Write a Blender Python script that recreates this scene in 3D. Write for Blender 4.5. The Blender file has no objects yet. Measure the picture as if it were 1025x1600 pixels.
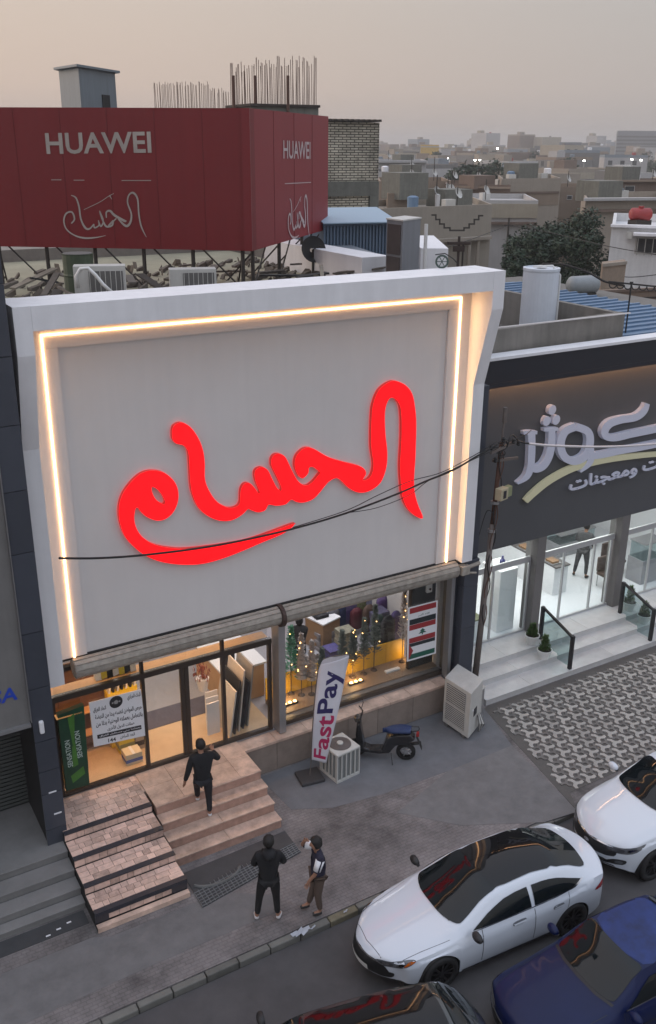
import bpy, bmesh, math, random
import numpy as np
from mathutils import Vector, Matrix, geometry
from mathutils.bvhtree import BVHTree
R = math.radians
rnd = random.Random(7)
SC = bpy.context.scene
COL = SC.collection

# ------------------------------------------------------------ camera
FPX, CX, CY = 1474.0, 512.5, 800.0            # focal length and centre, photograph pixels (1025 x 1600)
PITCH, ROLL, AZ, CAMH = R(21.3), R(0.41), R(59.2), 13.0
fw = Vector((math.cos(AZ), math.sin(AZ), 0)); rt = Vector((math.sin(AZ), -math.cos(AZ), 0)); up = Vector((0, 0, 1))
FV = fw*math.cos(PITCH) - up*math.sin(PITCH)
UV = up*math.cos(PITCH) + fw*math.sin(PITCH)
CAM = Vector((0, 0, CAMH))
cd = bpy.data.cameras.new('camera'); cam = bpy.data.objects.new('camera', cd); COL.objects.link(cam)
cd.sensor_fit = 'VERTICAL'; cd.sensor_height = 36.0; cd.lens = 36.0*FPX/1600.0
cd.clip_start = 0.1; cd.clip_end = 6000
c_, s_ = math.cos(ROLL), math.sin(ROLL)
RX = rt*c_ + UV*s_ ; RY = -rt*s_ + UV*c_      # image axes after roll
m = Matrix((( RX.x, RY.x, -FV.x, CAM.x), (RX.y, RY.y, -FV.y, CAM.y), (RX.z, RY.z, -FV.z, CAM.z), (0, 0, 0, 1)))
cam.matrix_world = m
SC.camera = cam

# ------------------------------------------------------------ sky, sun, exposure
SUN_EL, SUN_AZ = R(4), R(125)                 # dusk, sun low in the haze behind the shop
w = bpy.data.worlds.new('World'); SC.world = w; w.use_nodes = True
nt = w.node_tree; N = nt.nodes; L = nt.links
bg = N['Background']
sky = N.new('ShaderNodeTexSky'); sky.sky_type = 'NISHITA'; sky.sun_disc = False
sky.sun_elevation = SUN_EL; sky.sun_rotation = R(90) - SUN_AZ; sky.dust_density = 5; sky.air_density = 1.5; sky.ozone_density = 2
geo = N.new('ShaderNodeTexCoord'); sep = N.new('ShaderNodeSeparateXYZ'); L.new(geo.outputs['Generated'], sep.inputs[0])
rmp = N.new('ShaderNodeValToRGB'); L.new(sep.outputs['Z'], rmp.inputs[0])
cr = rmp.color_ramp
cr.elements[0].position = 0.0; cr.elements[0].color = (1.85, 1.76, 1.76, 1)
cr.elements[1].position = 1.0; cr.elements[1].color = (4.8, 5.5, 6.8, 1)
for p_, c2 in ((0.05, (2.22, 2.08, 2.02)), (0.12, (2.22, 2.18, 2.19)), (0.35, (3.7, 3.75, 4.1)),):
    e_ = cr.elements.new(p_); e_.color = (*c2, 1)
# warm glow around the set sun
dotn = N.new('ShaderNodeVectorMath'); dotn.operation = 'DOT_PRODUCT'; L.new(geo.outputs['Generated'], dotn.inputs[0])
dotn.inputs[1].default_value = (math.cos(SUN_AZ)*math.cos(SUN_EL), math.sin(SUN_AZ)*math.cos(SUN_EL), math.sin(SUN_EL))
mr = N.new('ShaderNodeMapRange'); L.new(dotn.outputs['Value'], mr.inputs[0]); mr.inputs[1].default_value = -0.2; mr.inputs[2].default_value = 0.9
mr.interpolation_type = 'SMOOTHSTEP'
glow = N.new('ShaderNodeMix'); glow.data_type = 'RGBA'; glow.blend_type = 'MULTIPLY'
L.new(mr.outputs[0], glow.inputs[0]); L.new(rmp.outputs[0], glow.inputs[6]); glow.inputs[7].default_value = (1.48, 1.24, 1.06, 1)
mx = N.new('ShaderNodeMix'); mx.data_type = 'RGBA'; mx.inputs[0].default_value = 0.88
L.new(sky.outputs[0], mx.inputs[6]); L.new(glow.outputs[2], mx.inputs[7])
L.new(mx.outputs[2], bg.inputs[0]); bg.inputs[1].default_value = 0.15
sd = bpy.data.lights.new('sun', 'SUN'); so = bpy.data.objects.new('sun', sd); COL.objects.link(so)
sd.energy = 0.5; sd.angle = R(25); sd.color = (1, .86, .74)
so.rotation_euler = Vector((-math.cos(SUN_AZ)*math.cos(R(14)), -math.sin(SUN_AZ)*math.cos(R(14)), -math.sin(R(14)))).to_track_quat('-Z', 'Y').to_euler()
SC.view_settings.view_transform = 'Standard'; SC.view_settings.look = 'None'
SC.view_settings.exposure = 0.62; SC.view_settings.gamma = 1
SC.cycles.use_denoising = True; SC.cycles.max_bounces = 6; SC.cycles.volume_bounces = 0
HAZE = 0.00065
SC.cycles.transparent_max_bounces = 16; SC.cycles.sample_clamp_indirect = 6

# ------------------------------------------------------------ from a photograph pixel to a point on a plane of the place
def ray(x, y):
    a = (x-CX)/FPX; b = -(y-CY)/FPX
    return FV + a*RX + b*RY
def Z_(x, y, z=0.0):
    d = ray(x, y); return CAM + d*((z-CAM.z)/d.z)
def Y_(x, y, Y):
    d = ray(x, y); return CAM + d*((Y-CAM.y)/d.y)
def X_(x, y, X):
    d = ray(x, y); return CAM + d*((X-CAM.x)/d.x)
def PL(x, y, P, n):
    d = ray(x, y); return CAM + d*((P-CAM).dot(n)/d.dot(n))

# ------------------------------------------------------------ materials
MATS = {}
def mat(name, col, rough=0.6, metal=0.0, var=0.0, scale=5.0, bump=0.0, bscale=40.0, coat=0.0, emit=None, estr=0.0, streak=0.0, obj_var=0.0, spec=0.5, alpha=1.0):
    if name in MATS: return MATS[name]
    m = bpy.data.materials.new(name); m.use_nodes = True; MATS[name] = m
    nt = m.node_tree; N = nt.nodes; L = nt.links; b = N['Principled BSDF']
    b.inputs['Base Color'].default_value = (*col, 1); b.inputs['Roughness'].default_value = rough
    b.inputs['Metallic'].default_value = metal; b.inputs['Coat Weight'].default_value = coat
    b.inputs['Coat Roughness'].default_value = 0.04
    b.inputs['Specular IOR Level'].default_value = spec
    b.inputs['Alpha'].default_value = alpha
    tc = N.new('ShaderNodeTexCoord')
    out = None
    if var or streak or obj_var:
        val = None
        def addn(sock, wgt):
            nonlocal val
            mm = N.new('ShaderNodeMath'); mm.operation = 'MULTIPLY_ADD'; L.new(sock, mm.inputs[0]); mm.inputs[1].default_value = wgt
            if val is None: mm.inputs[2].default_value = 1.0 - wgt*0.5
            else:
                sb = N.new('ShaderNodeMath'); sb.operation = 'SUBTRACT'; L.new(val, sb.inputs[0]); sb.inputs[1].default_value = wgt*0.5
                L.new(sb.outputs[0], mm.inputs[2])
            val = mm.outputs[0]
        if var:
            n1 = N.new('ShaderNodeTexNoise'); n1.inputs['Scale'].default_value = scale; n1.inputs['Detail'].default_value = 8; n1.inputs['Roughness'].default_value = 0.65
            L.new(tc.outputs['Object'], n1.inputs['Vector']); addn(n1.outputs['Fac'], var*2)
            n3 = N.new('ShaderNodeTexNoise'); n3.inputs['Scale'].default_value = scale*0.13; n3.inputs['Detail'].default_value = 3
            L.new(tc.outputs['Object'], n3.inputs['Vector']); addn(n3.outputs['Fac'], var*1.2)
        if streak:
            mp = N.new('ShaderNodeMapping'); mp.inputs['Scale'].default_value = (3, 3, 0.25); L.new(tc.outputs['Object'], mp.inputs['Vector'])
            n2 = N.new('ShaderNodeTexNoise'); n2.inputs['Scale'].default_value = 2.0; n2.inputs['Detail'].default_value = 6
            L.new(mp.outputs[0], n2.inputs['Vector']); addn(n2.outputs['Fac'], streak*2)
        if obj_var:
            oi = N.new('ShaderNodeObjectInfo'); addn(oi.outputs['Random'], obj_var)
        mxn = N.new('ShaderNodeVectorMath'); mxn.operation = 'SCALE'; mxn.inputs[0].default_value = col; L.new(val, mxn.inputs['Scale'])
        L.new(mxn.outputs[0], b.inputs['Base Color'])
    if bump:
        n4 = N.new('ShaderNodeTexNoise'); n4.inputs['Scale'].default_value = bscale; n4.inputs['Detail'].default_value = 5
        L.new(tc.outputs['Object'], n4.inputs['Vector'])
        bp = N.new('ShaderNodeBump'); bp.inputs['Strength'].default_value = bump; bp.inputs['Distance'].default_value = 0.01
        L.new(n4.outputs['Fac'], bp.inputs['Height']); L.new(bp.outputs[0], b.inputs['Normal'])
    if emit:
        b.inputs['Emission Color'].default_value = (*emit, 1); b.inputs['Emission Strength'].default_value = estr
    return m
def glass(name, tint=(1, 1, 1), refl=0.9):
    if name in MATS: return MATS[name]
    m = bpy.data.materials.new(name); m.use_nodes = True; MATS[name] = m
    nt = m.node_tree; N = nt.nodes; L = nt.links; N.remove(N['Principled BSDF'])
    tr = N.new('ShaderNodeBsdfTransparent'); tr.inputs[0].default_value = (*tint, 1)
    gl = N.new('ShaderNodeBsdfGlossy'); gl.inputs['Roughness'].default_value = 0.02; gl.inputs[0].default_value = (refl, refl, refl, 1)
    lw = N.new('ShaderNodeLayerWeight'); lw.inputs[0].default_value = 0.5
    pw = N.new('ShaderNodeMath'); pw.operation = 'POWER'; L.new(lw.outputs['Facing'], pw.inputs[0]); pw.inputs[1].default_value = 5
    fr = N.new('ShaderNodeMath'); fr.operation = 'MULTIPLY_ADD'; L.new(pw.outputs[0], fr.inputs[0]); fr.inputs[1].default_value = .93; fr.inputs[2].default_value = .05
    mi = N.new('ShaderNodeMixShader'); L.new(fr.outputs[0], mi.inputs[0]); L.new(tr.outputs[0], mi.inputs[1]); L.new(gl.outputs[0], mi.inputs[2])
    L.new(mi.outputs[0], N['Material Output'].inputs[0])
    return m

# ------------------------------------------------------------ objects
def tag(o, label=None, cat=None, group=None, kind=None):
    if label: o['label'] = label
    if cat: o['category'] = cat
    if group: o['group'] = group
    if kind: o['kind'] = kind
    return o
def thing(name, label, cat, loc=(0, 0, 0), rz=0.0, group=None):
    o = bpy.data.objects.new(name, None); COL.objects.link(o); o.location = loc; o.rotation_euler = (0, 0, rz)
    o.empty_display_size = 0.3
    return tag(o, label, cat, group)
def dup(o, parent=None, loc=None, rz=None, label=None):
    c = o.copy(); COL.objects.link(c); c.parent = parent
    if parent is not None: c.matrix_parent_inverse = o.matrix_parent_inverse.copy()
    for ch in list(KIDS.get(o.name, [])):
        dup(ch, c)
    if parent is not None: KIDS.setdefault(parent.name, []).append(c)
    if loc is not None: c.location = loc
    if rz is not None: c.rotation_euler[2] = rz
    if label: c['label'] = label
    return c
KIDS = {}
def origin_of(p):
    v = Vector((0, 0, 0))
    while p is not None:
        v += Vector(p.location); p = p.parent
    return v
def link(name, me, material, parent, smooth=False, label=None, local=False, loc=None):
    """link a mesh whose vertices are world positions (local=False) under parent, or as it stands (local=True)"""
    if not local:
        off = origin_of(parent) if parent is not None else Vector((0, 0, 0))
        if loc is not None: off = Vector(loc)
        if off.length: me.transform(Matrix.Translation(-off))
    if material is not None:
        me.materials.append(material)
    if smooth:
        for p in me.polygons: p.use_smooth = True
    o = bpy.data.objects.new(name, me); COL.objects.link(o)
    if parent is not None:
        o.parent = parent; KIDS.setdefault(parent.name, []).append(o)
        if loc is not None: o.location = Vector(loc)-origin_of(parent)
    elif loc is not None: o.location = loc
    if label: o['label'] = label
    return o

class MB:
    def __init__(s): s.v = []; s.f = []
    def add(s, vs, fs):
        b = len(s.v); s.v += [tuple(v) for v in vs]; s.f += [tuple(i+b for i in f) for f in fs]; return s
    def box(s, x0, x1, y0, y1, z0, z1):
        return s.hexa([(x0,y0,z0),(x1,y0,z0),(x1,y1,z0),(x0,y1,z0)], [(x0,y0,z1),(x1,y0,z1),(x1,y1,z1),(x0,y1,z1)])
    def hexa(s, b, t):
        return s.add(list(b)+list(t), [(3,2,1,0),(4,5,6,7),(0,1,5,4),(1,2,6,5),(2,3,7,6),(3,0,4,7)])
    def obox(s, c, u, v, n, hu, hv, hn):
        """oriented box: centre, axes, half sizes"""
        c, u, v, n = Vector(c), Vector(u).normalized(), Vector(v).normalized(), Vector(n).normalized()
        P = [c+u*a*hu+v*b*hv+n*d*hn for d in (-1, 1) for a, b in ((-1,-1),(1,-1),(1,1),(-1,1))]
        return s.add(P, [(3,2,1,0),(4,5,6,7),(0,1,5,4),(1,2,6,5),(2,3,7,6),(3,0,4,7)])
    def bar(s, a, b, r, n=6, r2=None, cap=True):
        a, b = Vector(a), Vector(b); d = (b-a).normalized()
        u = d.cross(Vector((0, 0, 1)) if abs(d.z) < 0.95 else Vector((1, 0, 0))).normalized(); v = d.cross(u)
        r2 = r if r2 is None else r2
        P = [a+(u*math.cos(t)+v*math.sin(t))*r for t in [2*math.pi*i/n for i in range(n)]] + [b+(u*math.cos(t)+v*math.sin(t))*r2 for t in [2*math.pi*i/n for i in range(n)]]
        F = [(i, (i+1) % n, n+(i+1) % n, n+i) for i in range(n)]
        if cap: F += [tuple(range(n-1, -1, -1)), tuple(range(n, 2*n))]
        return s.add(P, F)
    def tube(s, pts, r, n=6):
        pts = [Vector(p) for p in pts]; rings = []
        u = None
        for i, p in enumerate(pts):
            d = (pts[min(i+1, len(pts)-1)]-pts[max(i-1, 0)]).normalized()
            if u is None: u = d.cross(Vector((0, 0, 1)) if abs(d.z) < 0.95 else Vector((1, 0, 0))).normalized()
            else: u = (u-d*u.dot(d)).normalized()
            v = d.cross(u); rr = r[i] if isinstance(r, (list, tuple)) else r
            rings.append([p+(u*math.cos(t)+v*math.sin(t))*rr for t in [2*math.pi*k/n for k in range(n)]])
        P = [q for g in rings for q in g]; F = []
        for i in range(len(pts)-1):
            for k in range(n): F.append((i*n+k, i*n+(k+1) % n, (i+1)*n+(k+1) % n, (i+1)*n+k))
        F += [tuple(range(n-1, -1, -1)), tuple(range((len(pts)-1)*n, len(pts)*n))]
        return s.add(P, F)
    def lathe(s, c, prof, n=16, axis=(0, 0, 1), closed=True):
        """prof: (radius, height) pairs from bottom to top"""
        c = Vector(c); a = Vector(axis).normalized(); u = a.orthogonal().normalized(); v = a.cross(u)
        P = []; F = []
        for r, h in prof:
            for k in range(n):
                t = 2*math.pi*k/n; P.append(c+a*h+(u*math.cos(t)+v*math.sin(t))*r)
        for i in range(len(prof)-1):
            for k in range(n): F.append((i*n+k, i*n+(k+1) % n, (i+1)*n+(k+1) % n, (i+1)*n+k))
        if closed: F += [tuple(range(n-1, -1, -1)), tuple(range((len(prof)-1)*n, len(prof)*n))]
        return s.add(P, F)
    def prism(s, poly, d):
        """poly: coplanar points, extruded by vector d"""
        poly = [Vector(p) for p in poly]; d = Vector(d); n = len(poly)
        return s.add(poly+[p+d for p in poly], [tuple(range(n-1, -1, -1)), tuple(range(n, 2*n))]+[(i, (i+1) % n, n+(i+1) % n, n+i) for i in range(n)])
    def quad(s, a, b, c, d): return s.add([a, b, c, d], [(0, 1, 2, 3)])
    def mesh(s, name='mesh', fix=True):
        me = bpy.data.meshes.new(name); me.from_pydata([tuple(v) for v in s.v], [], s.f)
        if fix:
            bm = bmesh.new(); bm.from_mesh(me); bmesh.ops.recalc_face_normals(bm, faces=bm.faces); bm.to_mesh(me); bm.free()
        me.update(); return me
    def build(s, name, material, parent=None, smooth=False, label=None, local=False, loc=None, bevel=0.0, fix=True):
        o = link(name, s.mesh(name, fix), material, parent, smooth, label, local, loc)
        if bevel:
            md = o.modifiers.new('bevel', 'BEVEL'); md.width = bevel; md.segments = 2; md.limit_method = 'ANGLE'
        return o
def struct(o): o['kind'] = 'structure'; return o

def catmull(pts, closed=False, sub=6):
    pts = [Vector(p) for p in pts]; n = len(pts); out = []
    rng = n if closed else n-1
    for i in range(rng):
        p0 = pts[(i-1) % n] if closed or i > 0 else pts[0]; p1 = pts[i]; p2 = pts[(i+1) % n]; p3 = pts[(i+2) % n] if closed or i+2 < n else pts[-1]
        for k in range(sub):
            t = k/sub
            out.append(0.5*((2*p1)+(p2-p0)*t+(2*p0-5*p1+4*p2-p3)*t*t+(3*p1-p0-3*p2+p3)*t*t*t))
    if not closed: out.append(pts[-1])
    return out
def plate(outlines, to3, back):
    """outlines: closed 2-D point lists (first the rim, then holes); to3 maps to the front face; back: extrusion vector. returns front MB and side MB"""
    polys = [[Vector((p[0], p[1], 0)) for p in o] for o in outlines]
    tris = geometry.tessellate_polygon(polys)
    flat = [p for o in polys for p in o]
    F = MB(); F.add([to3(p.x, p.y) for p in flat], [tuple(t) for t in tris])
    S = MB()
    for o in polys:
        q = [to3(p.x, p.y) for p in o]; n = len(q)
        S.add(q+[p+Vector(back) for p in q], [(i, (i+1) % n, n+(i+1) % n, n+i) for i in range(n)])
    return F, S
def stroke(mb, pts, widths, to3, nrm, k=0, sub=6, depth=0.0):
    """a brush stroke: centre line and widths in the drawing's units, mapped by to3; k lifts it by 2 mm steps"""
    P = catmull([(*p, w_) for p, w_ in zip([(a, b) for a, b in pts], widths)], False, sub)
    n = len(P); lo = []; hi = []
    for i, p in enumerate(P):
        a = P[max(i-1, 0)]; b = P[min(i+1, n-1)]; t = Vector((b.x-a.x, b.y-a.y)).normalized(); q = Vector((-t.y, t.x))*p.z*0.5
        lo.append(to3(p.x-q.x, p.y-q.y)+nrm*0.002*k); hi.append(to3(p.x+q.x, p.y+q.y)+nrm*0.002*k)
    if not depth:
        mb.add(lo+hi, [(i, i+1, n+i+1, n+i) for i in range(n-1)])
    else:
        b = nrm*-(depth+0.002*k); m4 = lo+hi+[p+b for p in lo]+[p+b for p in hi]
        F = []
        for i in range(n-1): F += [(i, i+1, n+i+1, n+i), (i, i+1, 2*n+i+1, 2*n+i), (n+i, n+i+1, 3*n+i+1, 3*n+i)]
        F += [(0, n, 3*n, 2*n), (n-1, 2*n-1, 4*n-1, 3*n-1)]
        mb.add(m4, F)
ARB = {'ا':0xFE8D,'ب':0xFE8F,'ة':0xFE93,'ت':0xFE95,'ث':0xFE99,'ج':0xFE9D,'ح':0xFEA1,'خ':0xFEA5,'د':0xFEA9,'ذ':0xFEAB,'ر':0xFEAD,'ز':0xFEAF,'س':0xFEB1,'ش':0xFEB5,'ص':0xFEB9,'ض':0xFEBD,'ط':0xFEC1,'ظ':0xFEC5,'ع':0xFEC9,'غ':0xFECD,'ف':0xFED1,'ق':0xFED5,'ك':0xFED9,'ل':0xFEDD,'م':0xFEE1,'ن':0xFEE5,'ه':0xFEE9,'و':0xFEED,'ي':0xFEF1,'أ':0xFE83}
NJ = set('اةدذرزوأ')
def arab(s):
    out = []
    for i, c in enumerate(s):
        if c not in ARB: out.append(c); continue
        p = i > 0 and s[i-1] in ARB and s[i-1] not in NJ; n = i < len(s)-1 and s[i+1] in ARB and c not in NJ
        b = ARB[c]
        out.append(chr(b+(1 if p else 0)) if c in NJ else chr(b+(3 if p and n else 1 if p else 2 if n else 0)))
    return ''.join(reversed(out))
def text_part(name, body, o3, u, v, width, height, material, parent, bold=0.0, depth=0.0, label=None):
    """lettering fitted into width x height with its lower left corner at o3, reading along u"""
    c = bpy.data.curves.new('tmp', 'FONT'); c.body = body; c.offset = bold; c.resolution_u = 3
    t = bpy.data.objects.new('tmp', c); COL.objects.link(t)
    me = bpy.data.meshes.new_from_object(t.evaluated_get(bpy.context.evaluated_depsgraph_get()))
    bpy.data.objects.remove(t); bpy.data.curves.remove(c)
    xs = [q.co.x for q in me.vertices]; ys = [q.co.y for q in me.vertices]
    x0, x1, y0, y1 = min(xs), max(xs), min(ys), max(ys)
    u = Vector(u).normalized(); v = Vector(v).normalized(); nrm = u.cross(v)
    V = [Vector(o3)+u*((q.co.x-x0)/(x1-x0)*width)+v*((q.co.y-y0)/(y1-y0)*height) for q in me.vertices]
    F = [tuple(p.vertices) for p in me.polygons]
    mb = MB(); mb.add(V, F)
    bpy.data.meshes.remove(me)
    if depth:
        n = len(V); edges = {}
        for f in F:
            for i in range(len(f)):
                a, b = f[i], f[(i+1) % len(f)]; kk = (min(a, b), max(a, b)); edges[kk] = edges.get(kk, 0)+1
        E = [k for k, c3 in edges.items() if c3 == 1]
        W = [q-nrm*depth for q in V]; mb.v += [tuple(q) for q in W]
        mb.f += [(a, b, b+n, a+n) for a, b in E]
    return mb.build(name, material, parent, label=label, fix=False)
# ------------------------------------------------------------ ground, road, pavement
m_asph = mat('asphalt', (.072, .068, .070), .72, var=.55, scale=1.3, bump=.25, bscale=120)
m_ground = mat('dusty_ground', (.20, .18, .16), .9, var=.2, scale=.3)
m_curb = mat('kerb_concrete', (.15, .145, .13), .85, var=.3, scale=6, bump=.3, obj_var=.35)
m_curby = mat('kerb_faded_yellow', (.17, .15, .10), .85, var=.5, scale=6)
m_black = mat('black_void', (.012, .012, .013), .7)
def brick_mat(name, c1, c2, mort, sx, sy, scale, rough=.8, bump=.5, msize=.02, warp=0):
    m = bpy.data.materials.new(name); m.use_nodes = True; MATS[name] = m
    nt = m.node_tree; N = nt.nodes; L = nt.links; b = N['Principled BSDF']; b.inputs['Roughness'].default_value = rough
    tc = N.new('ShaderNodeTexCoord'); mp = N.new('ShaderNodeMapping'); L.new(tc.outputs['Object'], mp.inputs[0])
    if warp: mp.inputs['Rotation'].default_value = warp
    br = N.new('ShaderNodeTexBrick'); L.new(mp.outputs[0], br.inputs[0]); br.inputs['Scale'].default_value = scale
    br.inputs['Color1'].default_value = (*c1, 1); br.inputs['Color2'].default_value = (*c2, 1); br.inputs['Mortar'].default_value = (*mort, 1)
    br.inputs['Brick Width'].default_value = sx; br.inputs['Row Height'].default_value = sy; br.inputs['Mortar Size'].default_value = msize
    no = N.new('ShaderNodeTexNoise'); no.inputs['Scale'].default_value = 2.2; no.inputs['Detail'].default_value = 9; no.inputs['Roughness'].default_value = .7; L.new(tc.outputs['Object'], no.inputs[0])
    n2 = N.new('ShaderNodeTexNoise'); n2.inputs['Scale'].default_value = .5; n2.inputs['Detail'].default_value = 4; L.new(tc.outputs['Object'], n2.inputs[0])
    ad = N.new('ShaderNodeMath'); ad.operation = 'ADD'; L.new(no.outputs[0], ad.inputs[0]); L.new(n2.outputs[0], ad.inputs[1])
    ml = N.new('ShaderNodeMath'); ml.operation = 'MULTIPLY_ADD'; L.new(ad.outputs[0], ml.inputs[0]); ml.inputs[1].default_value = 1.9; ml.inputs[2].default_value = -.9
    sc = N.new('ShaderNodeVectorMath'); sc.operation = 'SCALE'; L.new(br.outputs[0], sc.inputs[0]); L.new(ml.outputs[0], sc.inputs['Scale']); L.new(sc.outputs[0], b.inputs['Base Color'])
    bp = N.new('ShaderNodeBump'); bp.inputs['Strength'].default_value = bump; bp.inputs['Distance'].default_value = .01; bp.invert = True; L.new(br.outputs['Fac'], bp.inputs['Height']); L.new(bp.outputs[0], b.inputs['Normal'])
    return m
m_pave = brick_mat('worn_pavers', (.185, .168, .165), (.168, .152, .150), (.140, .128, .125), .5, .25, 3.4, bump=.25, msize=.03)
m_conc = mat('pavement_concrete', (.145, .148, .158), .8, var=.4, scale=2.5, bump=.3, bscale=60)

ROADZ = -0.13
g = MB(); g.quad((-3000, -400, -.2), (3000, -400, -.2), (3000, 4000, -.2), (-3000, 4000, -.2))
tag(g.build('ground', m_ground, fix=False), kind='structure')
g = MB(); g.quad((-40, -14, ROADZ), (60, -14, ROADZ), (60, 11.2, ROADZ), (-40, 11.2, ROADZ))
tag(g.build('road', m_asph, fix=False), kind='structure')
KY = 11.22
g = MB(); g.box(-30, 45, KY+.14, 17.0, -.3, 0.0)
pav = g.build('pavement', m_pave); struct(pav)
for i in range(60):
    x0 = -4+i*.6
    kb = MB(); j = rnd.uniform(-.02, .02); kb.box(x0+.008, x0+.592, KY+j, KY+.139, -.25, -.008+rnd.uniform(-.022, .006))
    kb.build('kerb_stone', m_curby if rnd.random() < .08 else m_curb, pav, bevel=.022)
# smooth concrete in front of the right half of the shop, up to the patterned paving
P1 = Z_(757, 1108); P2 = Z_(903, 1268)
def slab(name, pts, z, material, parent=pav, t=.004):
    mb = MB(); mb.prism([(p[0], p[1], z-.05) for p in pts], (0, 0, .05)); return mb.build(name, material, parent)
slab('concrete_slab', [Z_(405, 1215), Z_(693, 1108), Z_(757, 1108), Z_(800, 1165), Z_(700, 1205), Z_(600, 1240), Z_(520, 1262), Z_(455, 1265)], .004, m_conc)
slab('concrete_patch', [Z_(800, 1165), P2, Z_(850, 1285), Z_(720, 1290), Z_(620, 1270), Z_(700, 1205)], .0045, mat('patch_concrete', (.165, .160, .160), .85, var=.45, scale=3, bump=.3))
slab('concrete_apron', [(-6, 13.0), (3.0, 13.0), (3.3, 12.85), (5.4, 12.85), (6.2, 12.3), (6.0, 11.9), (3.6, 11.9), (0, 11.8), (-6, 11.8)], .0042, mat('apron_concrete', (.155, .150, .150), .85, var=.45, scale=3, bump=.3))

# patterned paving of three-armed stones in front of the right-hand shop
base_px = [P1, Vector((13.72, 15.24, 0)), Vector((24, 15.24, 0)), Vector((24, KY+.5, 0)), Vector((P2.x+.3, KY+.5, 0)), P2]
m_tdark = mat('paver_dark', (.095, .088, .082), .8, var=.25, scale=8, obj_var=.3)
m_tlight = mat('paver_light', (.36, .34, .315), .75, var=.2, scale=8, obj_var=.35)
tp = tag(MB().prism([(p.x, p.y, -.02) for p in base_px], (0, 0, .026)).build('tile_paving', m_tdark), kind='structure')
def star_mesh(s, mt):
    pts = []
    for k in range(3):
        a = R(90+120*k)
        for da, r_ in ((-60, .14), (-24, .36), (2, .53), (22, .50), (20, .24)):
            pts.append((math.cos(a+R(da))*r_*s, math.sin(a+R(da))*r_*s))
    mb = MB(); mb.prism([(x, y, 0) for x, y in pts], (0, 0, .022)); me = mb.mesh('star_stone'); me.materials.append(mt); return me
S_ = .375; smL = star_mesh(S_*1.0, m_tlight); smM = star_mesh(S_*.74, mat('paver_mid', (.155, .145, .135), .8, var=.2, scale=8, obj_var=.3))
def inside(p, poly):
    c = False; n = len(poly)
    for i in range(n):
        a, b = poly[i], poly[(i+1) % n]
        if (a[1] > p.y) != (b[1] > p.y) and p.x < (b[0]-a[0])*(p.y-a[1])/(b[1]-a[1])+a[0]: c = not c
    return c
inner = [(P1.x+.18, P1.y-.1), (13.9, 15.08), (23.8, 15.08), (23.8, KY+.65), (P2.x+.55, KY+.65), (P2.x+.22, P2.y)]
cands = []
for i in range(-60, 60):
    for j in range(-60, 60):
        p = Vector((17+S_*(i+.5*j), 13.5+S_*.866*j, 0))
        if inside(p, inner): cands.append((p, 0))
        p = p+Vector((S_*.5, S_*.289, 0))
        if inside(p, inner): cands.append((p, 1))
cands.sort(key=lambda c: c[0].length)
rest = [MB(), MB()]
for k, (p, kind) in enumerate(cands):
    sm_ = (smL, smM)[kind]; rz = R(12 if kind == 0 else 72)
    if k < 296:
        o = bpy.data.objects.new('paving_stone', sm_); COL.objects.link(o); o.parent = tp; o.location = (p.x, p.y, .004+rnd.uniform(0, .004)); o.rotation_euler[2] = rz
    else: rest[kind].add([(Matrix.Rotation(rz, 3, 'Z') @ v.co)+Vector((p.x, p.y, .004)) for v in sm_.vertices], [tuple(f.vertices) for f in sm_.polygons])
for r_, sm_ in zip(rest, (smL, smM)):
    if r_.v: tag(r_.build('paving_stones', sm_.materials[0], tp), kind='stuff')

# ------------------------------------------------------------ main shop building
m_white = mat('white_render', (.76, .755, .77), .55, var=.10, scale=2, streak=.10, bump=.1)
m_panel = mat('sign_panel_grey', (.68, .645, .625), .5, var=.06, scale=.9, streak=.04)
m_band = mat('frame_band', (.70, .66, .64), .5, var=.05)
m_led = mat('led_strip', (1, .8, .6), .5, emit=(1, .52, .22), estr=6)
m_ltube = mat('led_tube', (1, .9, .8), .5, emit=(1, .80, .60), estr=4)
m_dclad = mat('dark_cladding', (.050, .056, .072), .35, var=.15, scale=3, obj_var=.25)
m_brown = mat('brown_aluminium', (.045, .033, .026), .35, var=.1)
m_alu = mat('aluminium', (.42, .42, .43), .35, metal=.7, var=.1)
m_rusty = mat('weathered_shutter', (.33, .30, .26), .6, var=.5, scale=9, streak=.3, metal=.15)
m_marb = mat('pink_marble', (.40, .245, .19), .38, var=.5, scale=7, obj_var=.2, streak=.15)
m_marblit = mat('lit_pink_stone', (.54, .385, .305), .4, var=.75, scale=4, obj_var=.25)  # pale copy of the marble; light on treads and ledge is in its colour
m_tile = mat('crazy_marble', (.62, .44, .365), .4, var=.55, scale=11, obj_var=.5)
m_noser = mat('black_granite', (.035, .035, .045), .3, var=.5, scale=14)
m_glass = glass('shop_glass', (.93, .94, .93))
m_glassg = glass('clear_glass', (.95, .98, .97))
m_floor = mat('interior_floor', (.42, .40, .42), .25, var=.08)
m_inwall = mat('interior_wall', (.5, .48, .47), .6)
m_wood = mat('light_wood', (.62, .36, .17), .5, var=.2, scale=4)
m_roof = mat('roof_concrete', (.17, .16, .145), .9, var=.3, scale=1.5, bump=.4)

GY, FZ = 16.0, .82
Bd = thing('shop_building', 'two storey shop with grey sign wall inside a white frame lined by a lit strip', 'building', (8, 16, 0))
FX0, FX1, FTOP = 3.30, 13.15, 10.63
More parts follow.
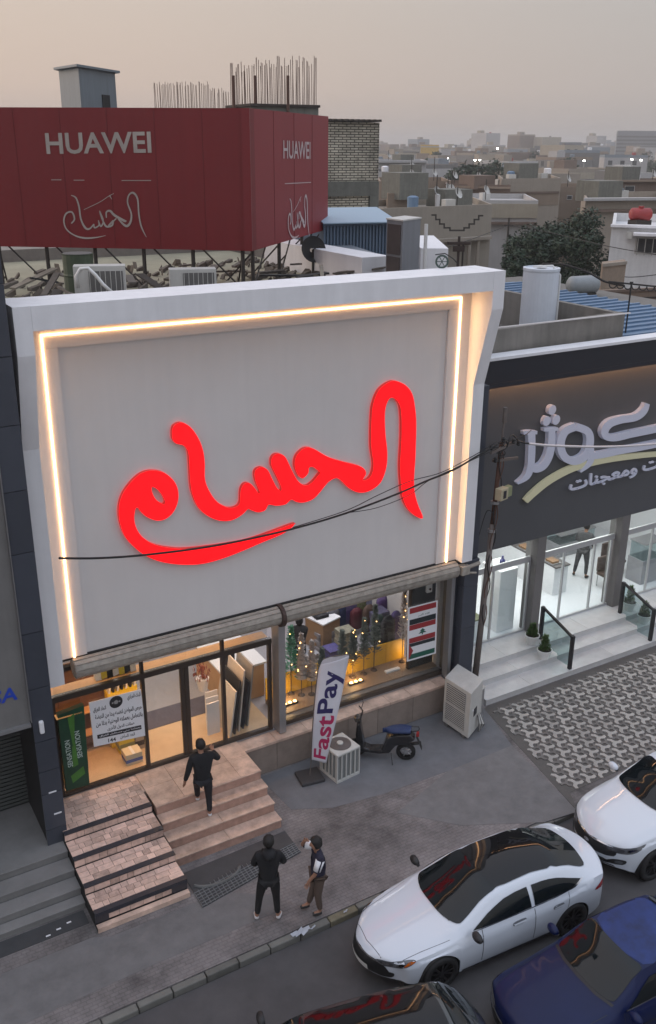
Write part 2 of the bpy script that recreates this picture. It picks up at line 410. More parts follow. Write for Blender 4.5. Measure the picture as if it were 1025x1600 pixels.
# frame: three members with a front that leans out at the top
def fin(x0, x1, zb, name):
    prof = [(16.05, zb), (15.50, zb), (15.49, 8.2), (15.06, 9.86), (15.06, FTOP), (16.05, FTOP)]
    MB().prism([(x0, y, z) for y, z in prof], (x1-x0, 0, 0)).build(name, m_white, Bd)
fin(FX0, 3.58, 3.62, 'frame_side'); fin(12.85, FX1, 4.0, 'frame_side')
MB().prism([(3.583, y, z) for y, z in [(16.05, 10.24), (15.062, 10.24), (15.062, FTOP-.003), (16.05, FTOP-.003)]], (9.264, 0, 0)).build('frame_head', m_white, Bd)
MB().box(3.583, 12.847, 15.74, 15.95, 9.81, 10.237).box(3.583, 4.11, 15.74, 15.95, 4.0, 9.807).box(12.29, 12.847, 15.74, 15.95, 4.0, 9.807).build('frame_band', m_band, Bd)
MB().box(4.113, 12.287, 15.80, 15.98, 4.0, 9.806).build('sign_panel', m_panel, Bd)
# lit strip: a bright tube on the band
MB().box(3.85, 12.585, 15.712, 15.739, 10.026, 10.054).box(3.85, 3.878, 15.712, 15.739, 4.0, 10.024).box(12.557, 12.585, 15.712, 15.739, 4.0, 10.024).build('light_strip', m_led, Bd)
# body behind
MB().box(3.0, 3.25, 16.2, 28, -.2, 10.2).box(13.0, 13.25, 16.15, 28, -.2, 10.2).box(3.25, 13.0, 27.8, 28, -.2, 10.2).build('wall', mat('block_wall', (.22, .2, .18), .9, var=.3), Bd)
MB().box(3.25, 13.0, 16.05, 27.8, 9.7, 9.85).build('roof', m_roof, Bd)
MB().box(3.0, 13.2, 16.052, 16.25, 9.852, 10.45).build('parapet', m_roof, Bd)
MB().box(3.25, 13.0, 16.0, 24, 4.02, 4.2).build('ceiling', m_inwall, Bd)
MB().box(3.25, 13.0, 23.9, 24.0, FZ, 4.02).box(3.25, 3.33, 16.3, 23.9, FZ, 4.02).box(12.9, 12.998, 16.3, 23.9, FZ, 4.02).build('inner_wall', m_inwall, Bd)
MB().box(3.25, 13.0, 15.98, 24, .5, FZ-.01).build('floor', m_floor, Bd)
MB().box(3.3, 8.2, 16.15, 17.3, FZ-.008, FZ+.0).build('floor_strip', mat('warm_floor', (.62, .45, .28), .4, var=.15), Bd)
MB().box(5.2, 8.2, 17.32, 18.0, FZ-.008, FZ+.004).build('door_mat', mat('mat_grey', (.12, .11, .14), .9, var=.3), Bd)
# left-hand dark edge pier and right-hand dark pier of the shop
MB().box(12.98, 13.24, 15.82, 16.14, 0, 4.0).build('pier', m_dclad, Bd)
for z0, z1 in ((0.0, 1.1), (1.11, 2.2), (2.21, 3.3), (3.31, 3.98)):
    MB().box(13.0, 13.42, 15.55, 15.815, z0, z1).build('cladding_panel', m_dclad, Bd, bevel=.006)
MB().box(13.16, 13.40, 15.60, 15.9, 4.0, 8.1).build('side_cladding', m_dclad, Bd)
# shop front: left bay
def frame_bar(x0, x1, z0, z1, y0=GY-.05, y1=GY+.05, nm='frame_bar', mt=None):
    return MB().box(x0, x1, y0, y1, z0, z1).build(nm, mt or m_brown, Bd)
frame_bar(3.4, 8.12, FZ, FZ+.07); frame_bar(3.4, 8.12, 3.0, 3.12, GY-.055, GY+.055, 'transom'); frame_bar(3.4, 8.12, 3.62, 3.70)
for x in (3.42, 5.22, 6.98, 8.08): frame_bar(x-.035, x+.035, FZ+.071, 2.999, nm='mullion')
for x in (5.22, 6.98): frame_bar(x-.03, x+.03, 3.121, 3.619, nm='mullion')
for x in (6.06, 6.16): frame_bar(x-.045, x+.045, FZ+.075, 2.995, GY-.03, GY+.03, 'door_stile')
for x0, x1 in ((3.46, 5.18), (5.26, 6.01), (6.21, 6.94), (7.02, 8.04)):
    MB().box(x0, x1, GY-.006, GY+.006, FZ+.08, 2.99).build('pane', m_glass, Bd)
for x0, x1 in ((3.46, 5.18), (5.26, 6.94), (7.02, 8.04)):
    MB().box(x0, x1, GY-.006, GY+.006, 3.125, 3.615).build('pane', m_glass, Bd)
MB().box(3.40, 8.12, 16.07, 16.42, 3.03, 3.07).build('inner_shelf', m_wood, Bd)
# white post between the bays
MB().box(8.17, 8.33, 15.72, 16.05, FZ, 3.62).build('post', m_alu, Bd)
# right bay
frame_bar(8.38, 12.95, FZ, FZ+.09, nm='sill'); frame_bar(8.38, 12.95, 3.62, 3.70)
frame_bar(12.90, 12.97, FZ+.09, 3.62, nm='mullion'); frame_bar(8.36, 8.42, FZ+.09, 3.62, nm='mullion')
MB().box(12.80, 12.90, 15.74, 15.94, FZ, 3.7).build('guide_rail', m_alu, Bd)
MB().box(8.42, 12.90, GY-.006, GY+.006, FZ+.09, 3.615).build('pane', m_glass, Bd)
# rolled shutter housings
for x0, x1 in ((3.80, 8.14), (8.22, 12.80)):
    cy, cz, r = 15.67, 3.80, .18
    sb = MB(); sb.bar((x0, cy, cz), (x1, cy, cz), r, 14)
    so_ = sb.build('shutter_housing', m_rusty, Bd)
    for k in range(6):
        a = R(95+k*31); c2 = Vector((0, math.cos(a)*(r+.004), math.sin(a)*(r+.004)))
        t = Vector((0, -math.sin(a), math.cos(a)))
        MB().obox(Vector(((x0+x1)/2, cy, cz))+c2, (1, 0, 0), t, c2, (x1-x0)/2-.01, .040, .014).build('slat', m_rusty, so_)
MB().bar((8.14, 15.66, 3.79), (8.22, 15.66, 3.79), .25, 14).build('shutter_bracket', mat('rusty_dark', (.05, .03, .025), .7, var=.3), Bd)
MB().box(12.82, 13.05, 15.42, 15.62, 3.7, 3.92).bar((13.05, 15.5, 3.85), (13.35, 15.45, 3.92), .05).bar((13.0, 15.5, 3.72), (13.3, 15.5, 3.65), .03).build('shutter_motor', m_rusty, Bd, bevel=.01)
MB().box(3.6, 12.95, 15.75, 16.1, 3.95, 3.995).build('soffit', m_black, Bd)
# plinth / ledge below the right bay
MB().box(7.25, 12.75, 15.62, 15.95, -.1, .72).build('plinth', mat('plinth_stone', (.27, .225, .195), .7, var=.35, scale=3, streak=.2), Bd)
x = 7.22
while x < 12.7:
    wd = min(rnd.uniform(.6, .85), 12.78-x)
    MB().box(x, x+wd-.008, 15.57, 15.946, .722, .79).build('ledge_slab', m_marblit, Bd, bevel=.006); x += wd
x = 7.26
while x < 12.7:
    wd = min(rnd.uniform(.75, 1.1), 12.74-x)
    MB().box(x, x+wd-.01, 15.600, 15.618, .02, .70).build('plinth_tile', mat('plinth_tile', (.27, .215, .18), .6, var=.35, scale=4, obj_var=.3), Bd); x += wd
MB().box(3.1, 7.2, 15.35, 15.96, .3, .80).build('landing', m_marblit, Bd)
x = 4.9
while x < 7.2:
    wd = min(.62, 7.22-x); MB().box(x, x+wd-.006, 14.78, 15.40, .801, .822).build('landing_slab', m_marblit, Bd); MB().box(x, x+wd-.006, 15.406, 15.945, .801, .822).build('landing_slab', m_marblit, Bd); x += wd

# pink entrance stairs
St = thing('entrance_stairs', 'flight of pink marble steps leading up to the glass shop door', 'stairs', (6.1, 14.3, 0))
NS = 4
for k in range(NS):
    y0 = 13.85+k*.30; z1 = .205*(k+1)
    xr = 7.22
    if k == NS-1: y1_ = 15.34
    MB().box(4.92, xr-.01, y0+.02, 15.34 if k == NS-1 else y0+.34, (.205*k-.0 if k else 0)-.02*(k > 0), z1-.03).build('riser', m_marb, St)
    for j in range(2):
        xa = 4.9+j*1.165; MB().box(xa, xa+1.16, y0, (14.775 if k == NS-1 else y0+.315), z1-.029, z1).build('tread', m_marblit, St, bevel=.006)
MB().box(7.20, 7.215, 13.9, 15.3, 0, .2).build('string', m_marb, St)
# broken-marble side steps
Sm = thing('side_steps', 'steep side steps clad in broken marble tiles with black granite nosings', 'stairs', (4, 13.9, 0))
nz = [(13.03, 0.0, .10), (13.16, .10, .33), (13.70, .33, .49), (14.28, .49, .66), (14.86, .66, .82)]
bounds = [13.03, 13.16, 13.70, 14.28, 14.86, 15.94]
XL, XR = 3.12, 4.86
def tiles(x0, x1, y0, y1, z, vertical=False, rows=2, fronty=0):
    for r_ in range(rows):
        a = y0+(y1-y0)*r_/rows; b = y0+(y1-y0)*(r_+1)/rows-.008; x = x0
        while x < x1-.02:
            wd = min(rnd.uniform(.10, .30), x1-x)
            if x1-x-wd < .07: wd = x1-x
            if vertical: MB().box(x, x+wd-.008, fronty-.016-rnd.uniform(0, .004), fronty-.001, a, b).build('tile', m_tile, Sm)
            else: MB().box(x, x+wd-.008, a, b, z, z+.014+rnd.uniform(0, .004)).build('tile', m_tile, Sm)
            x += wd
core = MB()
for i, (y0, za, zb) in enumerate(nz):
    y1 = bounds[i+1] if i < 4 else 15.34
    core.box(XL, XR, y0+.02, 15.345, za, zb-.02)
core.build('core', m_black, Sm)
for i, (y0, za, zb) in enumerate(nz):
    y1 = bounds[i+1] if i < 4 else 15.94
    if i == 0:
        MB().box(XL, XR, y0, y0+.018, 0, .082).build('border', m_marblit, Sm); MB().box(XL, XR, y0, y1-.02, .083, .1).build('border', m_marblit, Sm); continue
    if i == 1: # broad black band with a pale inset
        tiles(XL+.25, XR-.3, za+.02, zb-.09, 0, True, 1, y0+.019)
        MB().box(XL, XL+.245, y0, y0+.018, za, zb-.022).box(XR-.295, XR, y0, y0+.018, za, zb-.022).box(XL, XR, y0-.02, y0-.002, zb-.085, zb-.022).build('riser', m_noser, Sm)
    else:
        tiles(XL, XR, za+.0, zb-.022, 0, True, 1, y0+.019)
    MB().box(XL, XR, y0-.015, y0+.10, zb-.02, zb+.001).build('nosing', m_noser, Sm)
    tiles(XL, XR, y0+.11, y1-.02, zb-.018, rows=3 if i < 4 else 6)

# drain slab and grating on the pavement before the stairs
Dr = thing('drain_cover', 'dark drain slab with steel grating before the entrance stairs', 'drain cover', tuple(Z_(370, 1360)))
q = [Z_(285, 1366), Z_(445, 1299), Z_(470, 1332), Z_(317, 1419)]
MB().prism([(p.x, p.y, .003) for p in q], (0, 0, .012)).build('slab', mat('drain_slab', (.055, .055, .058), .7, var=.3, scale=4), Dr)
def lerp(a, b, t): return a+(b-a)*t
m_steel = mat('dark_steel', (.20, .20, .20), .5, metal=.5, var=.3)
for k in range(26):
    t = k/25; a = lerp(q[3], q[2], t); b = lerp(q[0], q[1], t); e = lerp(a, b, .42+.1*math.sin(t*4))
    MB().bar((a.x, a.y, .02), (e.x, e.y, .02), .011, 4).build('grate_bar', m_steel, Dr)
for k in range(6):
    t = .02+k*.075; a = lerp(q[3], q[0], t); b = lerp(q[2], q[1], t)
    MB().bar((a.x, a.y, .03), (b.x, b.y, .03), .009, 4).build('cross_bar', m_steel, Dr)
c = lerp(lerp(q[3], q[0], .5), lerp(q[2], q[1], .5), .33)
MB().tube([(c.x+.5*math.cos(a)-.2, c.y+.28*math.sin(a)+.1, .03) for a in [R(200+i*16) for i in range(10)]], .03, 6).build('edge_ring', mat('pale_conc', (.14, .14, .135), .8, var=.2), Dr)

# ------------------------------------------------------------ red calligraphy sign
m_red = mat('lit_red_face', (.5, .008, .008), .8, emit=(1, .006, .011), estr=.85, spec=.1)
m_reds = mat('red_return', (.5, .02, .02), .4, emit=(1, .04, .03), estr=.16)
A1 = [(240,498),(300,505),(350,540),(377,590),(378,650),(355,705),(315,740),(270,747),(225,730),(195,705),(178,682),(165,690),(159,740),(172,790),(205,835),(260,868),(340,885),(430,888),(600,868),(750,838),(950,766),(957,770),(950,780),(900,815),(800,857),(700,900),(600,938),(500,964),(400,968),(300,955),(220,925),(160,880),(110,820),(85,740),(85,670),(105,610),(145,555),(190,515)]
A1h = [(248,580),(275,590),(300,620),(315,655),(303,666),(270,645),(250,610)]
B1 = [(350,300),(360,272),(395,257),(440,280),(480,335),(503,395),(512,460),(513,540),(535,600),(575,655),(630,684),(672,678),(690,655),(693,600),(708,567),(735,560),(762,585),(782,613),(788,600),(766,545),(765,500),(795,480),(827,495),(850,540),(872,582),(892,600),(897,580),(870,520),(847,470),(851,430),(880,413),(915,430),(945,490),(975,545),(1010,572)]
B2 = [(225,600),(270,550),(273,538),(240,512),(215,515),(210,545),(180,572),(155,550),(139,500),(150,450),(185,415),(215,408),(250,420),(320,460),(400,485),(480,505),(512,525),(518,552),(500,582),(530,577),(553,545),(560,490),(548,400),(550,250),(560,170),(590,100),(640,60),(680,53),(730,75),(765,120),(780,190),(787,280),(783,450),(776,560),(778,640),(795,710),(823,784),(780,770),(740,730),(715,670),(707,600),(702,500),(710,350),(708,220),(692,165),(660,140),(635,160),(620,220),(622,330),(632,430),(628,510),(605,580),(570,620),(520,645),(470,645),(425,620),(390,585),(360,570),(320,590),(280,637),(240,680),(190,700),(150,698),(120,685),(90,710),(40,718),(0,712)]
B3 = [(815,695),(780,706),(745,695),(728,690),(700,717),(650,745),(590,748),(530,725),(480,680),(450,610),(440,540),(435,440),(427,395),(405,370),(370,362),(352,340)]
a5 = lambda P: [(160+x/3.203, 580+y/3.203) for x, y in P]
a6 = lambda P: [(420+x/3.4167, 580+y/3.4167) for x, y in P]
Sg = thing('calligraphy_sign', 'large glowing red Arabic calligraphy letters fixed on the grey sign wall', 'sign', (8, 15.7, 7))
SY = 15.70
for outl in ([a5(A1), a5(A1h)], [a5(B1)+a6(B2)+a5(B3)]):
    outl = [[(p.x, p.y) for p in catmull([(*q, 0) for q in o], True, 4)] for o in outl]
    F, S = plate(outl, lambda x, y: Y_(x, y, SY), (0, .09, 0))
    lo = F.build('letter_face', m_red, Sg, fix=False)
    S.build('letter_return', m_reds, lo, fix=False)

for sx, xx in ((1, 12.56), (-1, 3.88)):  # unseen area lamps added at the strip to brighten the frame returns
    l = bpy.data.lights.new('reveal_fill', 'AREA'); l.shape = 'RECTANGLE'; l.size = .03; l.size_y = 6.0; l.energy = 3.6; l.spread = R(120); l.color = (1, .66, .30); lo = bpy.data.objects.new('reveal_fill', l); COL.objects.link(lo)
    zax = Vector((-sx*.80, .60, 0)).normalized(); yax = Vector((0, 0, 1)); xax = yax.cross(zax)
    lo.matrix_world = Matrix(((xax.x, yax.x, zax.x, xx), (xax.y, yax.y, zax.y, 15.66), (xax.z, yax.z, zax.z, 7.05), (0, 0, 0, 1)))
for k, (px, py, s2) in enumerate(((470, 1457, .16), (489, 1450, .05), (540, 1425, .04))):
    p = Z_(px, py, 0); t = thing('litter', ('crumpled pale plastic sheet on the kerb below the two standing men', 'small white scrap on the pavement edge near the man in navy', 'tiny white scrap on the kerb left of the white saloon')[k], 'litter', (p.x, p.y, 0)); mb = MB()
    for j in range(5): mb.obox((p.x+(j-2)*s2*.35, p.y+rnd.uniform(-.3, .3)*s2, .012+.004*j), (1, rnd.uniform(-.5, .5), .2), (rnd.uniform(-.3, .3), 1, 0), (0, 0, 1), s2*.4, s2*.25, .003)
    mb.build('scrap', mat('litter_white', (.42, .45, .5), .6, var=.3), t)
def VH(base, px, py):
    d = ray(px, py); t = (Vector(base)-CAM).dot(fw)/d.dot(fw); return CAM.z+t*d.z
def area_light(name, loc, size, size_y, power, col, parent=None, rot=(0, 0, 0)):
    l = bpy.data.lights.new(name, 'AREA'); l.shape = 'RECTANGLE'; l.size = size; l.size_y = size_y; l.energy = power; l.color = col
    o = bpy.data.objects.new(name, l); COL.objects.link(o); o.location = loc; o.rotation_euler = rot
    return o
m_wht = mat('white_board', (.72, .72, .74), .5)
m_blk = mat('black_print', (.02, .02, .025), .5)
# ---------------- shop fittings, left bay
area_light('ceiling_light', (5.6, 18.2, 3.98), 4.5, 2.0, 60, (1, .88, .76))
area_light('ceiling_light', (5.6, 16.45, 3.0), 4.2, .12, 30, (1, .50, .2))
area_light('ceiling_light', (5.6, 16.35, 3.60), 4.4, .12, 7, (1, .62, .30))
area_light('ceiling_light', (10.6, 18.4, 3.98), 4.0, 2.5, 80, (.95, .93, 1))
ns = thing('notice_board', 'white Arabic notice with a round black emblem behind the left window pane', 'notice', tuple(Y_(185, 1120, 15.95)))
c4 = [Y_(x, y, 15.955) for x, y in ((139, 1098), (220, 1077), (229, 1149), (147, 1167))]
MB().prism(c4, (0, .012, 0)).build('sheet', m_wht, ns)
def NP(s, t, k=1): # s right, t down
    a = lerp(c4[0], c4[1], s); b = lerp(c4[3], c4[2], s); p = lerp(a, b, t); return Vector((p.x, p.y-.003*k, p.z))
def nline(body, s0, s1, t0, t1, mt=m_blk, k=1, bold=.02):
    o = NP(s0, t1, k); u = NP(s1, t1, k)-o; v = NP(s0, t0, k)-o
    text_part('lettering', arab(body), o, u, v, u.length, v.length, mt, ns, bold)
nline('البنك المركزي', .72, .98, .05, .17); nline('اتحاد العراق', .06, .30, .14, .26)
nline('حرص المواطن لنفسه يبدا من النهضة', .08, .97, .30, .43); nline('بالتعامل بعملته الوطنية بدلا من', .08, .97, .46, .59); nline('عملات الدول الأخرى', .28, .80, .61, .72)
MB().prism([NP(.08, .75), NP(.92, .75), NP(.92, .84), NP(.08, .84)], (0, .002, 0)).build('print_bar', m_blk, ns)
nline('بعملتنا نبني مستقبل العراق', .12, .90, .765, .825, m_wht, 2); nline('الخط الساخن', .5, .78, .87, .96)
o = NP(.27, .97); text_part('lettering', '144', o, NP(.43, .97)-o, NP(.27, .87)-o, .16, .09, m_blk, ns, .02)
cc = NP(.5, .13); MB().lathe((cc.x, cc.y, cc.z), [(.135, 0), (.135, .004)], 24, (0, -1, 0)).build('emblem', m_blk, ns)
MB().lathe((cc.x, cc.y-.006, cc.z), [(.05, 0), (.05, .002)], 5, (0, -1, 0)).lathe((cc.x-.07, cc.y-.006, cc.z), [(.02, 0), (.02, .002)], 6, (0, -1, 0)).lathe((cc.x+.07, cc.y-.006, cc.z), [(.02, 0), (.02, .002)], 6, (0, -1, 0)).build('emblem_mark', mat('grey_print', (.3, .3, .3), .5), ns)

gs = thing('poster_stand', 'green poster display box with pale sideways lettering beside the dark pillar', 'display stand', (3.45, 15.85, FZ))
gp = [Y_(x, y, 15.80) for x, y in ((90, 1118), (131, 1102), (140, 1226), (104, 1236))]
m = mat('green_poster', (.010, .055, .028), .35, var=.9, scale=2.6)
MB().prism(gp, (0, .12, 0)).build('poster', m, gs)
mlg = mat('lime_print', (.06, .19, .03), .4, var=.6)
def GP(s, t, k=1): a = lerp(gp[0], gp[1], s); b = lerp(gp[3], gp[2], s); p = lerp(a, b, t); return Vector((p.x, p.y-.003*k, p.z))
MB().add([GP(.35, .08), GP(.62, .05), GP(.52, .45), GP(.45, .45)], [(0, 1, 2, 3)]).add([GP(.25, .82), GP(.8, .74), GP(.85, .84), GP(.3, .92)], [(0, 1, 2, 3)]).add([GP(.42, .45), GP(.55, .4), GP(.6, .7), GP(.35, .72)], [(0, 1, 2, 3)]).build('leaf_print', mlg, gs, fix=False)
m_let = mat('pale_lettering', (.5, .6, .55), .5)
for s0 in (.38, .80):
    o = GP(s0, .70 if s0 < .5 else .62, 2); u = GP(s0-.05, .28, 2)-o; v = u.cross(Vector((0, -1, 0))).normalized()*-1
    text_part('lettering', 'SENSATION', o, u, Vector((-1, 0, 0)), .62, .10, m_let, gs, .01)
tb = [Y_(x, y, 15.78) for x, y in ((88, 1101), (124, 1090), (132, 1102), (93, 1117))]
MB().box(3.42, 3.92, 15.80, 16.0, 2.72, 2.75).build('lit_top', mat('amber_top', (.75, .38, .14), .5, emit=(1, .5, .18), estr=.25), gs)
fl = [Z_(p[0], p[1], FZ+.01) for p in ((0, 0),)]
def carton(label, px, py, z, w_, d_, h_, mt, name='carton', yaw=0, band=None):
    p = Z_(px, py, z); t = thing(name, label, 'box', (p.x, p.y, z), yaw)
    MB().box(-w_/2, w_/2, -d_/2, d_/2, 0, h_).build('body', mt, t, local=True, bevel=.008)
    MB().box(-w_/2-.002, w_/2+.002, -d_/2-.002, d_/2+.002, h_*.25, h_*.55).build('band', band or m_blk, t, local=True)
    MB().box(-.03, .03, -d_/2-.003, d_/2+.003, h_+.0005, h_+.002).build('tape', m_wht, t, local=True)
    return t
m_yel = mat('yellow_card', (.75, .55, .02), .5); m_blue = mat('blue_card', (.06, .12, .4), .5); m_cream = mat('cream_card', (.65, .55, .38), .5)
carton('cream and blue printed box standing in the left window on the wooden floor', 207, 1188, FZ, .36, .3, .26, m_cream, band=m_blue)
carton('yellow box stacked behind the cream box in the left window', 196, 1170, FZ, .34, .3, .42, m_yel, band=mat('olive', (.3, .3, .1), .5))
carton('grey and beige box behind the notice in the left window', 220, 1165, FZ, .3, .25, .40, mat('beige_card', (.4, .33, .25), .5))
bp_ = thing('brown_partition', 'dark brown wooden display back wall behind the white notice', 'partition', (4.3, 17.3, FZ))
for k in range(4): MB().box(3.36+k*.46, 3.815+k*.46, 17.30, 17.34, FZ, 3.0).build('plank', mat('brown_plank', (.13, .065, .035), .5, var=.4, obj_var=.3), bp_)
for k in range(3): MB().box(3.36, 5.2, 17.05, 17.295, 1.3+k*.55, 1.33+k*.55).build('shelf', m_wood, bp_)
# black and yellow chevron display above the notice
cv = thing('chevron_display', 'yellow and black zigzag edged shelf display behind the top of the white notice', 'display', (4.6, 16.5, 2.2))
p0 = Z_(168, 1085, 2.2); p1 = Z_(214, 1070, 2.2); d = (p1-p0)
MB().hexa([(p0.x, p0.y, .85), (p1.x, p1.y, .85), (p1.x, p1.y+.25, .85), (p0.x, p0.y+.25, .85)], [(p0.x, p0.y, 2.2), (p1.x, p1.y, 2.2), (p1.x, p1.y+.25, 2.2), (p0.x, p0.y+.25, 2.2)]).build('case', m_yel, cv)
for k in range(7):
    a = p0+d*(k/7+.03); b = p0+d*(k/7+.09)
    MB().prism([(a.x, a.y-.004, 2.20), (b.x, b.y-.004, 2.20), (b.x+.03, b.y-.004, 2.38), (a.x+.03, a.y-.004, 2.38)], (0, .22, 0)).build('stripe', m_blk if k % 2 else m_wht, cv)
cv2 = thing('folded_banner', 'crumpled striped banner lying above the transom of the left bay', 'banner', (4.9, 16.3, 3.1))
for k in range(7):
    x = 4.35+k*.12; zz = 3.08+.14*(k % 3)
    MB().prism([(x, 16.2, 3.08), (x+.11, 16.2, 3.08+.03*(k % 2)), (x+.13, 16.3, zz+.18), (x+.01, 16.3, zz+.12)], (0, .12, 0)).build('fold', [m_wht, m_yel, m_blk][k % 3], cv2)
# flower stand
fb = Z_(335, 1142, FZ); fs = thing('flower_stand', 'white stand with reddish dried flowers just inside the glass door', 'flower stand', (fb.x, fb.y, FZ))
for k in range(3):
    MB().box(fb.x-.2+k*.08, fb.x+.1+k*.08, fb.y-.1+k*.22, fb.y-.07+k*.22, FZ, FZ+.8).build('panel', m_wht, fs)
MB().lathe((fb.x-.02, fb.y+.5, FZ+.8), [(.10, 0), (.15, .3)], 12).build('pot', m_wht, fs)
fl_ = MB()
for k in range(90):
    a = rnd.uniform(0, 6.28); r_ = rnd.uniform(0, .22); z = FZ+1.1+rnd.uniform(0, .3); c = Vector((fb.x-.02+r_*math.cos(a), fb.y+.5+r_*math.sin(a), z))
    fl_.obox(c, (rnd.random(), 1, 0), (0, rnd.random(), 1), (1, 0, rnd.random()-.5), .03, .03, .004)
fl_.build('flowers', mat('dried_flower', (.25, .07, .04), .8, var=.4), fs)
# leaning boards
lb = thing('leaning_boards', 'white and black framed boards leaning together inside the right end of the left bay', 'boards', (7.5, 16.5, FZ))
for k, (c, h_) in enumerate((((.6, .58, .54), 1.1), ((.02, .02, .02), 1.3), ((.55, .5, .45), 1.5), ((.03, .03, .035), 1.15), ((.3, .28, .26), 1.5))):
    x = 7.15+k*.13
    MB().prism([(x, 16.15+k*.05, FZ), (x, 16.95+k*.05, FZ), (x+.18, 16.95+k*.05, FZ+h_), (x+.18, 16.15+k*.05, FZ+h_)], (.035, 0, 0)).build('board', mat('board%d' % k, c, .4, var=.2), lb)
sc = thing('side_counter', 'pale wooden counter in the right end of the left bay', 'counter', (7.9, 17.3, FZ))
MB().box(7.55, 8.6, 17.3, 18.9, FZ, 1.7).build('case', m_wood, sc); MB().box(7.5, 8.65, 17.25, 18.95, 1.702, 1.75).build('top', m_wht, sc)
MB().box(7.7, 7.95, 17.5, 17.53, 1.75, 2.05).build('screen', m_blk, sc)
# ---------------- right bay
pf = thing('window_platform', 'low display platform with yellow back board behind the right window', 'platform', (10, 16.5, FZ))
MB().box(8.45, 12.85, 16.22, 16.95, FZ, .93).build('deck', mat('deck_wood', (.26, .18, .12), .5, var=.2), pf)
MB().box(8.45, 12.85, 16.07, 16.215, FZ, .90).build('inner_sill', mat('grey_sill', (.13, .125, .125), .4), pf)
for k in range(7):
    MB().box(8.46+k*.56, 9.01+k*.56, 16.96, 16.99, FZ, 1.48).build('back_board', mat('yellow_board', (.55, .33, .02), .5, var=.15), pf)
m_fir = mat('frosted_fir', (.10, .12, .10), .8, var=.5, scale=30); m_firg = mat('green_tinsel', (.03, .22, .11), .4, var=.6, scale=30); m_silver = mat('silver_tinsel', (.42, .36, .33), .35, metal=.3, var=.5, scale=25)
m_stem = mat('thin_stem', (.06, .04, .03), .7)
m_bulb = mat('warm_bulb', (1, .8, .5), .5, emit=(1, .55, .18), estr=6)
tr = [(455, 1084, 455, 978, .22, m_firg, 'green tinsel tree, leftmost in the window display'), (471, 1086, 472, 990, .15, m_silver, 'silver banded cone tree right of the green tinsel tree'),
      (487, 1085, 486, 1001, .13, m_silver, 'smaller silver banded cone tree, second from the green one'), (503, 1078, 501, 1012, .10, m_fir, 'little dark fir half behind the feather flag'),
      (534, 1062, 531, 985, .16, m_fir, 'round topped frosted fir just right of the feather flag'), (551, 1058, 552, 985, .17, m_fir, 'frosted fir with lit trunk in the middle of the window'),
      (568, 1053, 567, 966, .15, m_fir, 'tall thin frosted fir before the yellow board'), (584, 1047, 583, 945, .17, m_fir, 'tallest frosted fir left of the hanging dark coats'),
      (628, 1034, 630, 921, .14, m_silver, 'tall gold lit tree right beside the flag poster')]
for i, (bx, by, tx, ty, r_, mt, lab) in enumerate(tr):
    b = Z_(bx, by, .93); h = VH(b, tx, ty)-.93; b.z = .93
    t = thing('display_tree', lab, 'ornamental tree', tuple(b), 0, 'small decorated trees in the shop window')
    MB().bar((b.x, b.y, .93), (b.x, b.y, .93+h*.5), .012, 5).lathe((b.x, b.y, .93), [(.09, 0), (.07, .03), (0.01, .04)], 8).build('stem', m_stem, t)
    lf = MB(); n_ = 9 if i in (1, 2) else 0
    z0 = .3
    if n_:
        for k in range(n_):
            f = k/n_; zz = .93+h*(z0+(1-z0)*f); rr = r_*(1-f*.85); lf.lathe((b.x, b.y, zz), [(rr, 0), (rr*.8, h*.05), (rr*.45, h*.065)], 10)
    for k in range(420):
        f = rnd.random()**.8; zz = .93+h*(z0+(1-z0)*f); rr = r_*(1-f*.88)*math.sqrt(rnd.random()); a = rnd.uniform(0, 6.28)
        o3 = Vector((b.x+rr*math.cos(a), b.y+rr*math.sin(a), zz)); dv = Vector((math.cos(a), math.sin(a), rnd.uniform(.1, .9))).normalized()
        lf.obox(o3, dv, (-math.sin(a), math.cos(a), 0), dv.cross(Vector((-math.sin(a), math.cos(a), 0))), .05, .010, .003)
    lf.build('foliage', mt, t)
    for k in range(6 if i in (0, 1, 5, 8) else 2):
        f = rnd.random(); a = rnd.uniform(3.4, 6.2); rr = r_*(1-f*.8)
        MB().obox((b.x+rr*math.cos(a), b.y+rr*math.sin(a), .93+h*(z0+(1-z0)*f)), (1, 0, 0), (0, 1, 0), (0, 0, 1), .008, .008, .008).build('light_bulb', m_bulb, t)
for px, py in ((453, 1100), (556, 1067), (613, 1048), (648, 1036)):
    b = Z_(px, py, .93); lab = {453: 'spotlight bar at the left end of the window display', 556: 'spotlight bar in the middle of the window display', 613: 'unlit spotlight box right of the middle one', 648: 'spotlight bar under the flag poster'}[px]
    t = thing('spot_bar', lab, 'spotlight', (b.x, b.y, .93))
    MB().box(b.x-.2, b.x+.2, b.y-.05, b.y+.05, .93, .97).build('housing', m_blk if px != 613 else m_wht, t)
    if px != 613:
        for k in (-.13, 0, .13): MB().lathe((b.x+k, b.y, .972), [(.045, 0), (.03, .02)], 8).build('bulb', m_bulb, t)
        l = bpy.data.lights.new('spot_glow', 'POINT'); l.energy = 7; l.color = (1, .6, .25); l.shadow_soft_size = .12; lo = bpy.data.objects.new('spot_glow', l); COL.objects.link(lo); lo.location = (b.x, b.y+.12, 1.12)
pt_ = thing('dark_partition', 'dark grey glossy partition behind the flag poster', 'partition', (12.3, 16.45, .93)); XP = Y_(640, 1000, 16.45).x; MB().box(XP, 12.86, 16.42, 16.48, .93, 3.6).build('panel', mat('dark_gloss', (.05, .055, .06), .15), pt_); MB().box(XP-.05, XP-.002, 16.40, 16.50, .93, 3.6).build('edge', m_brown, pt_)
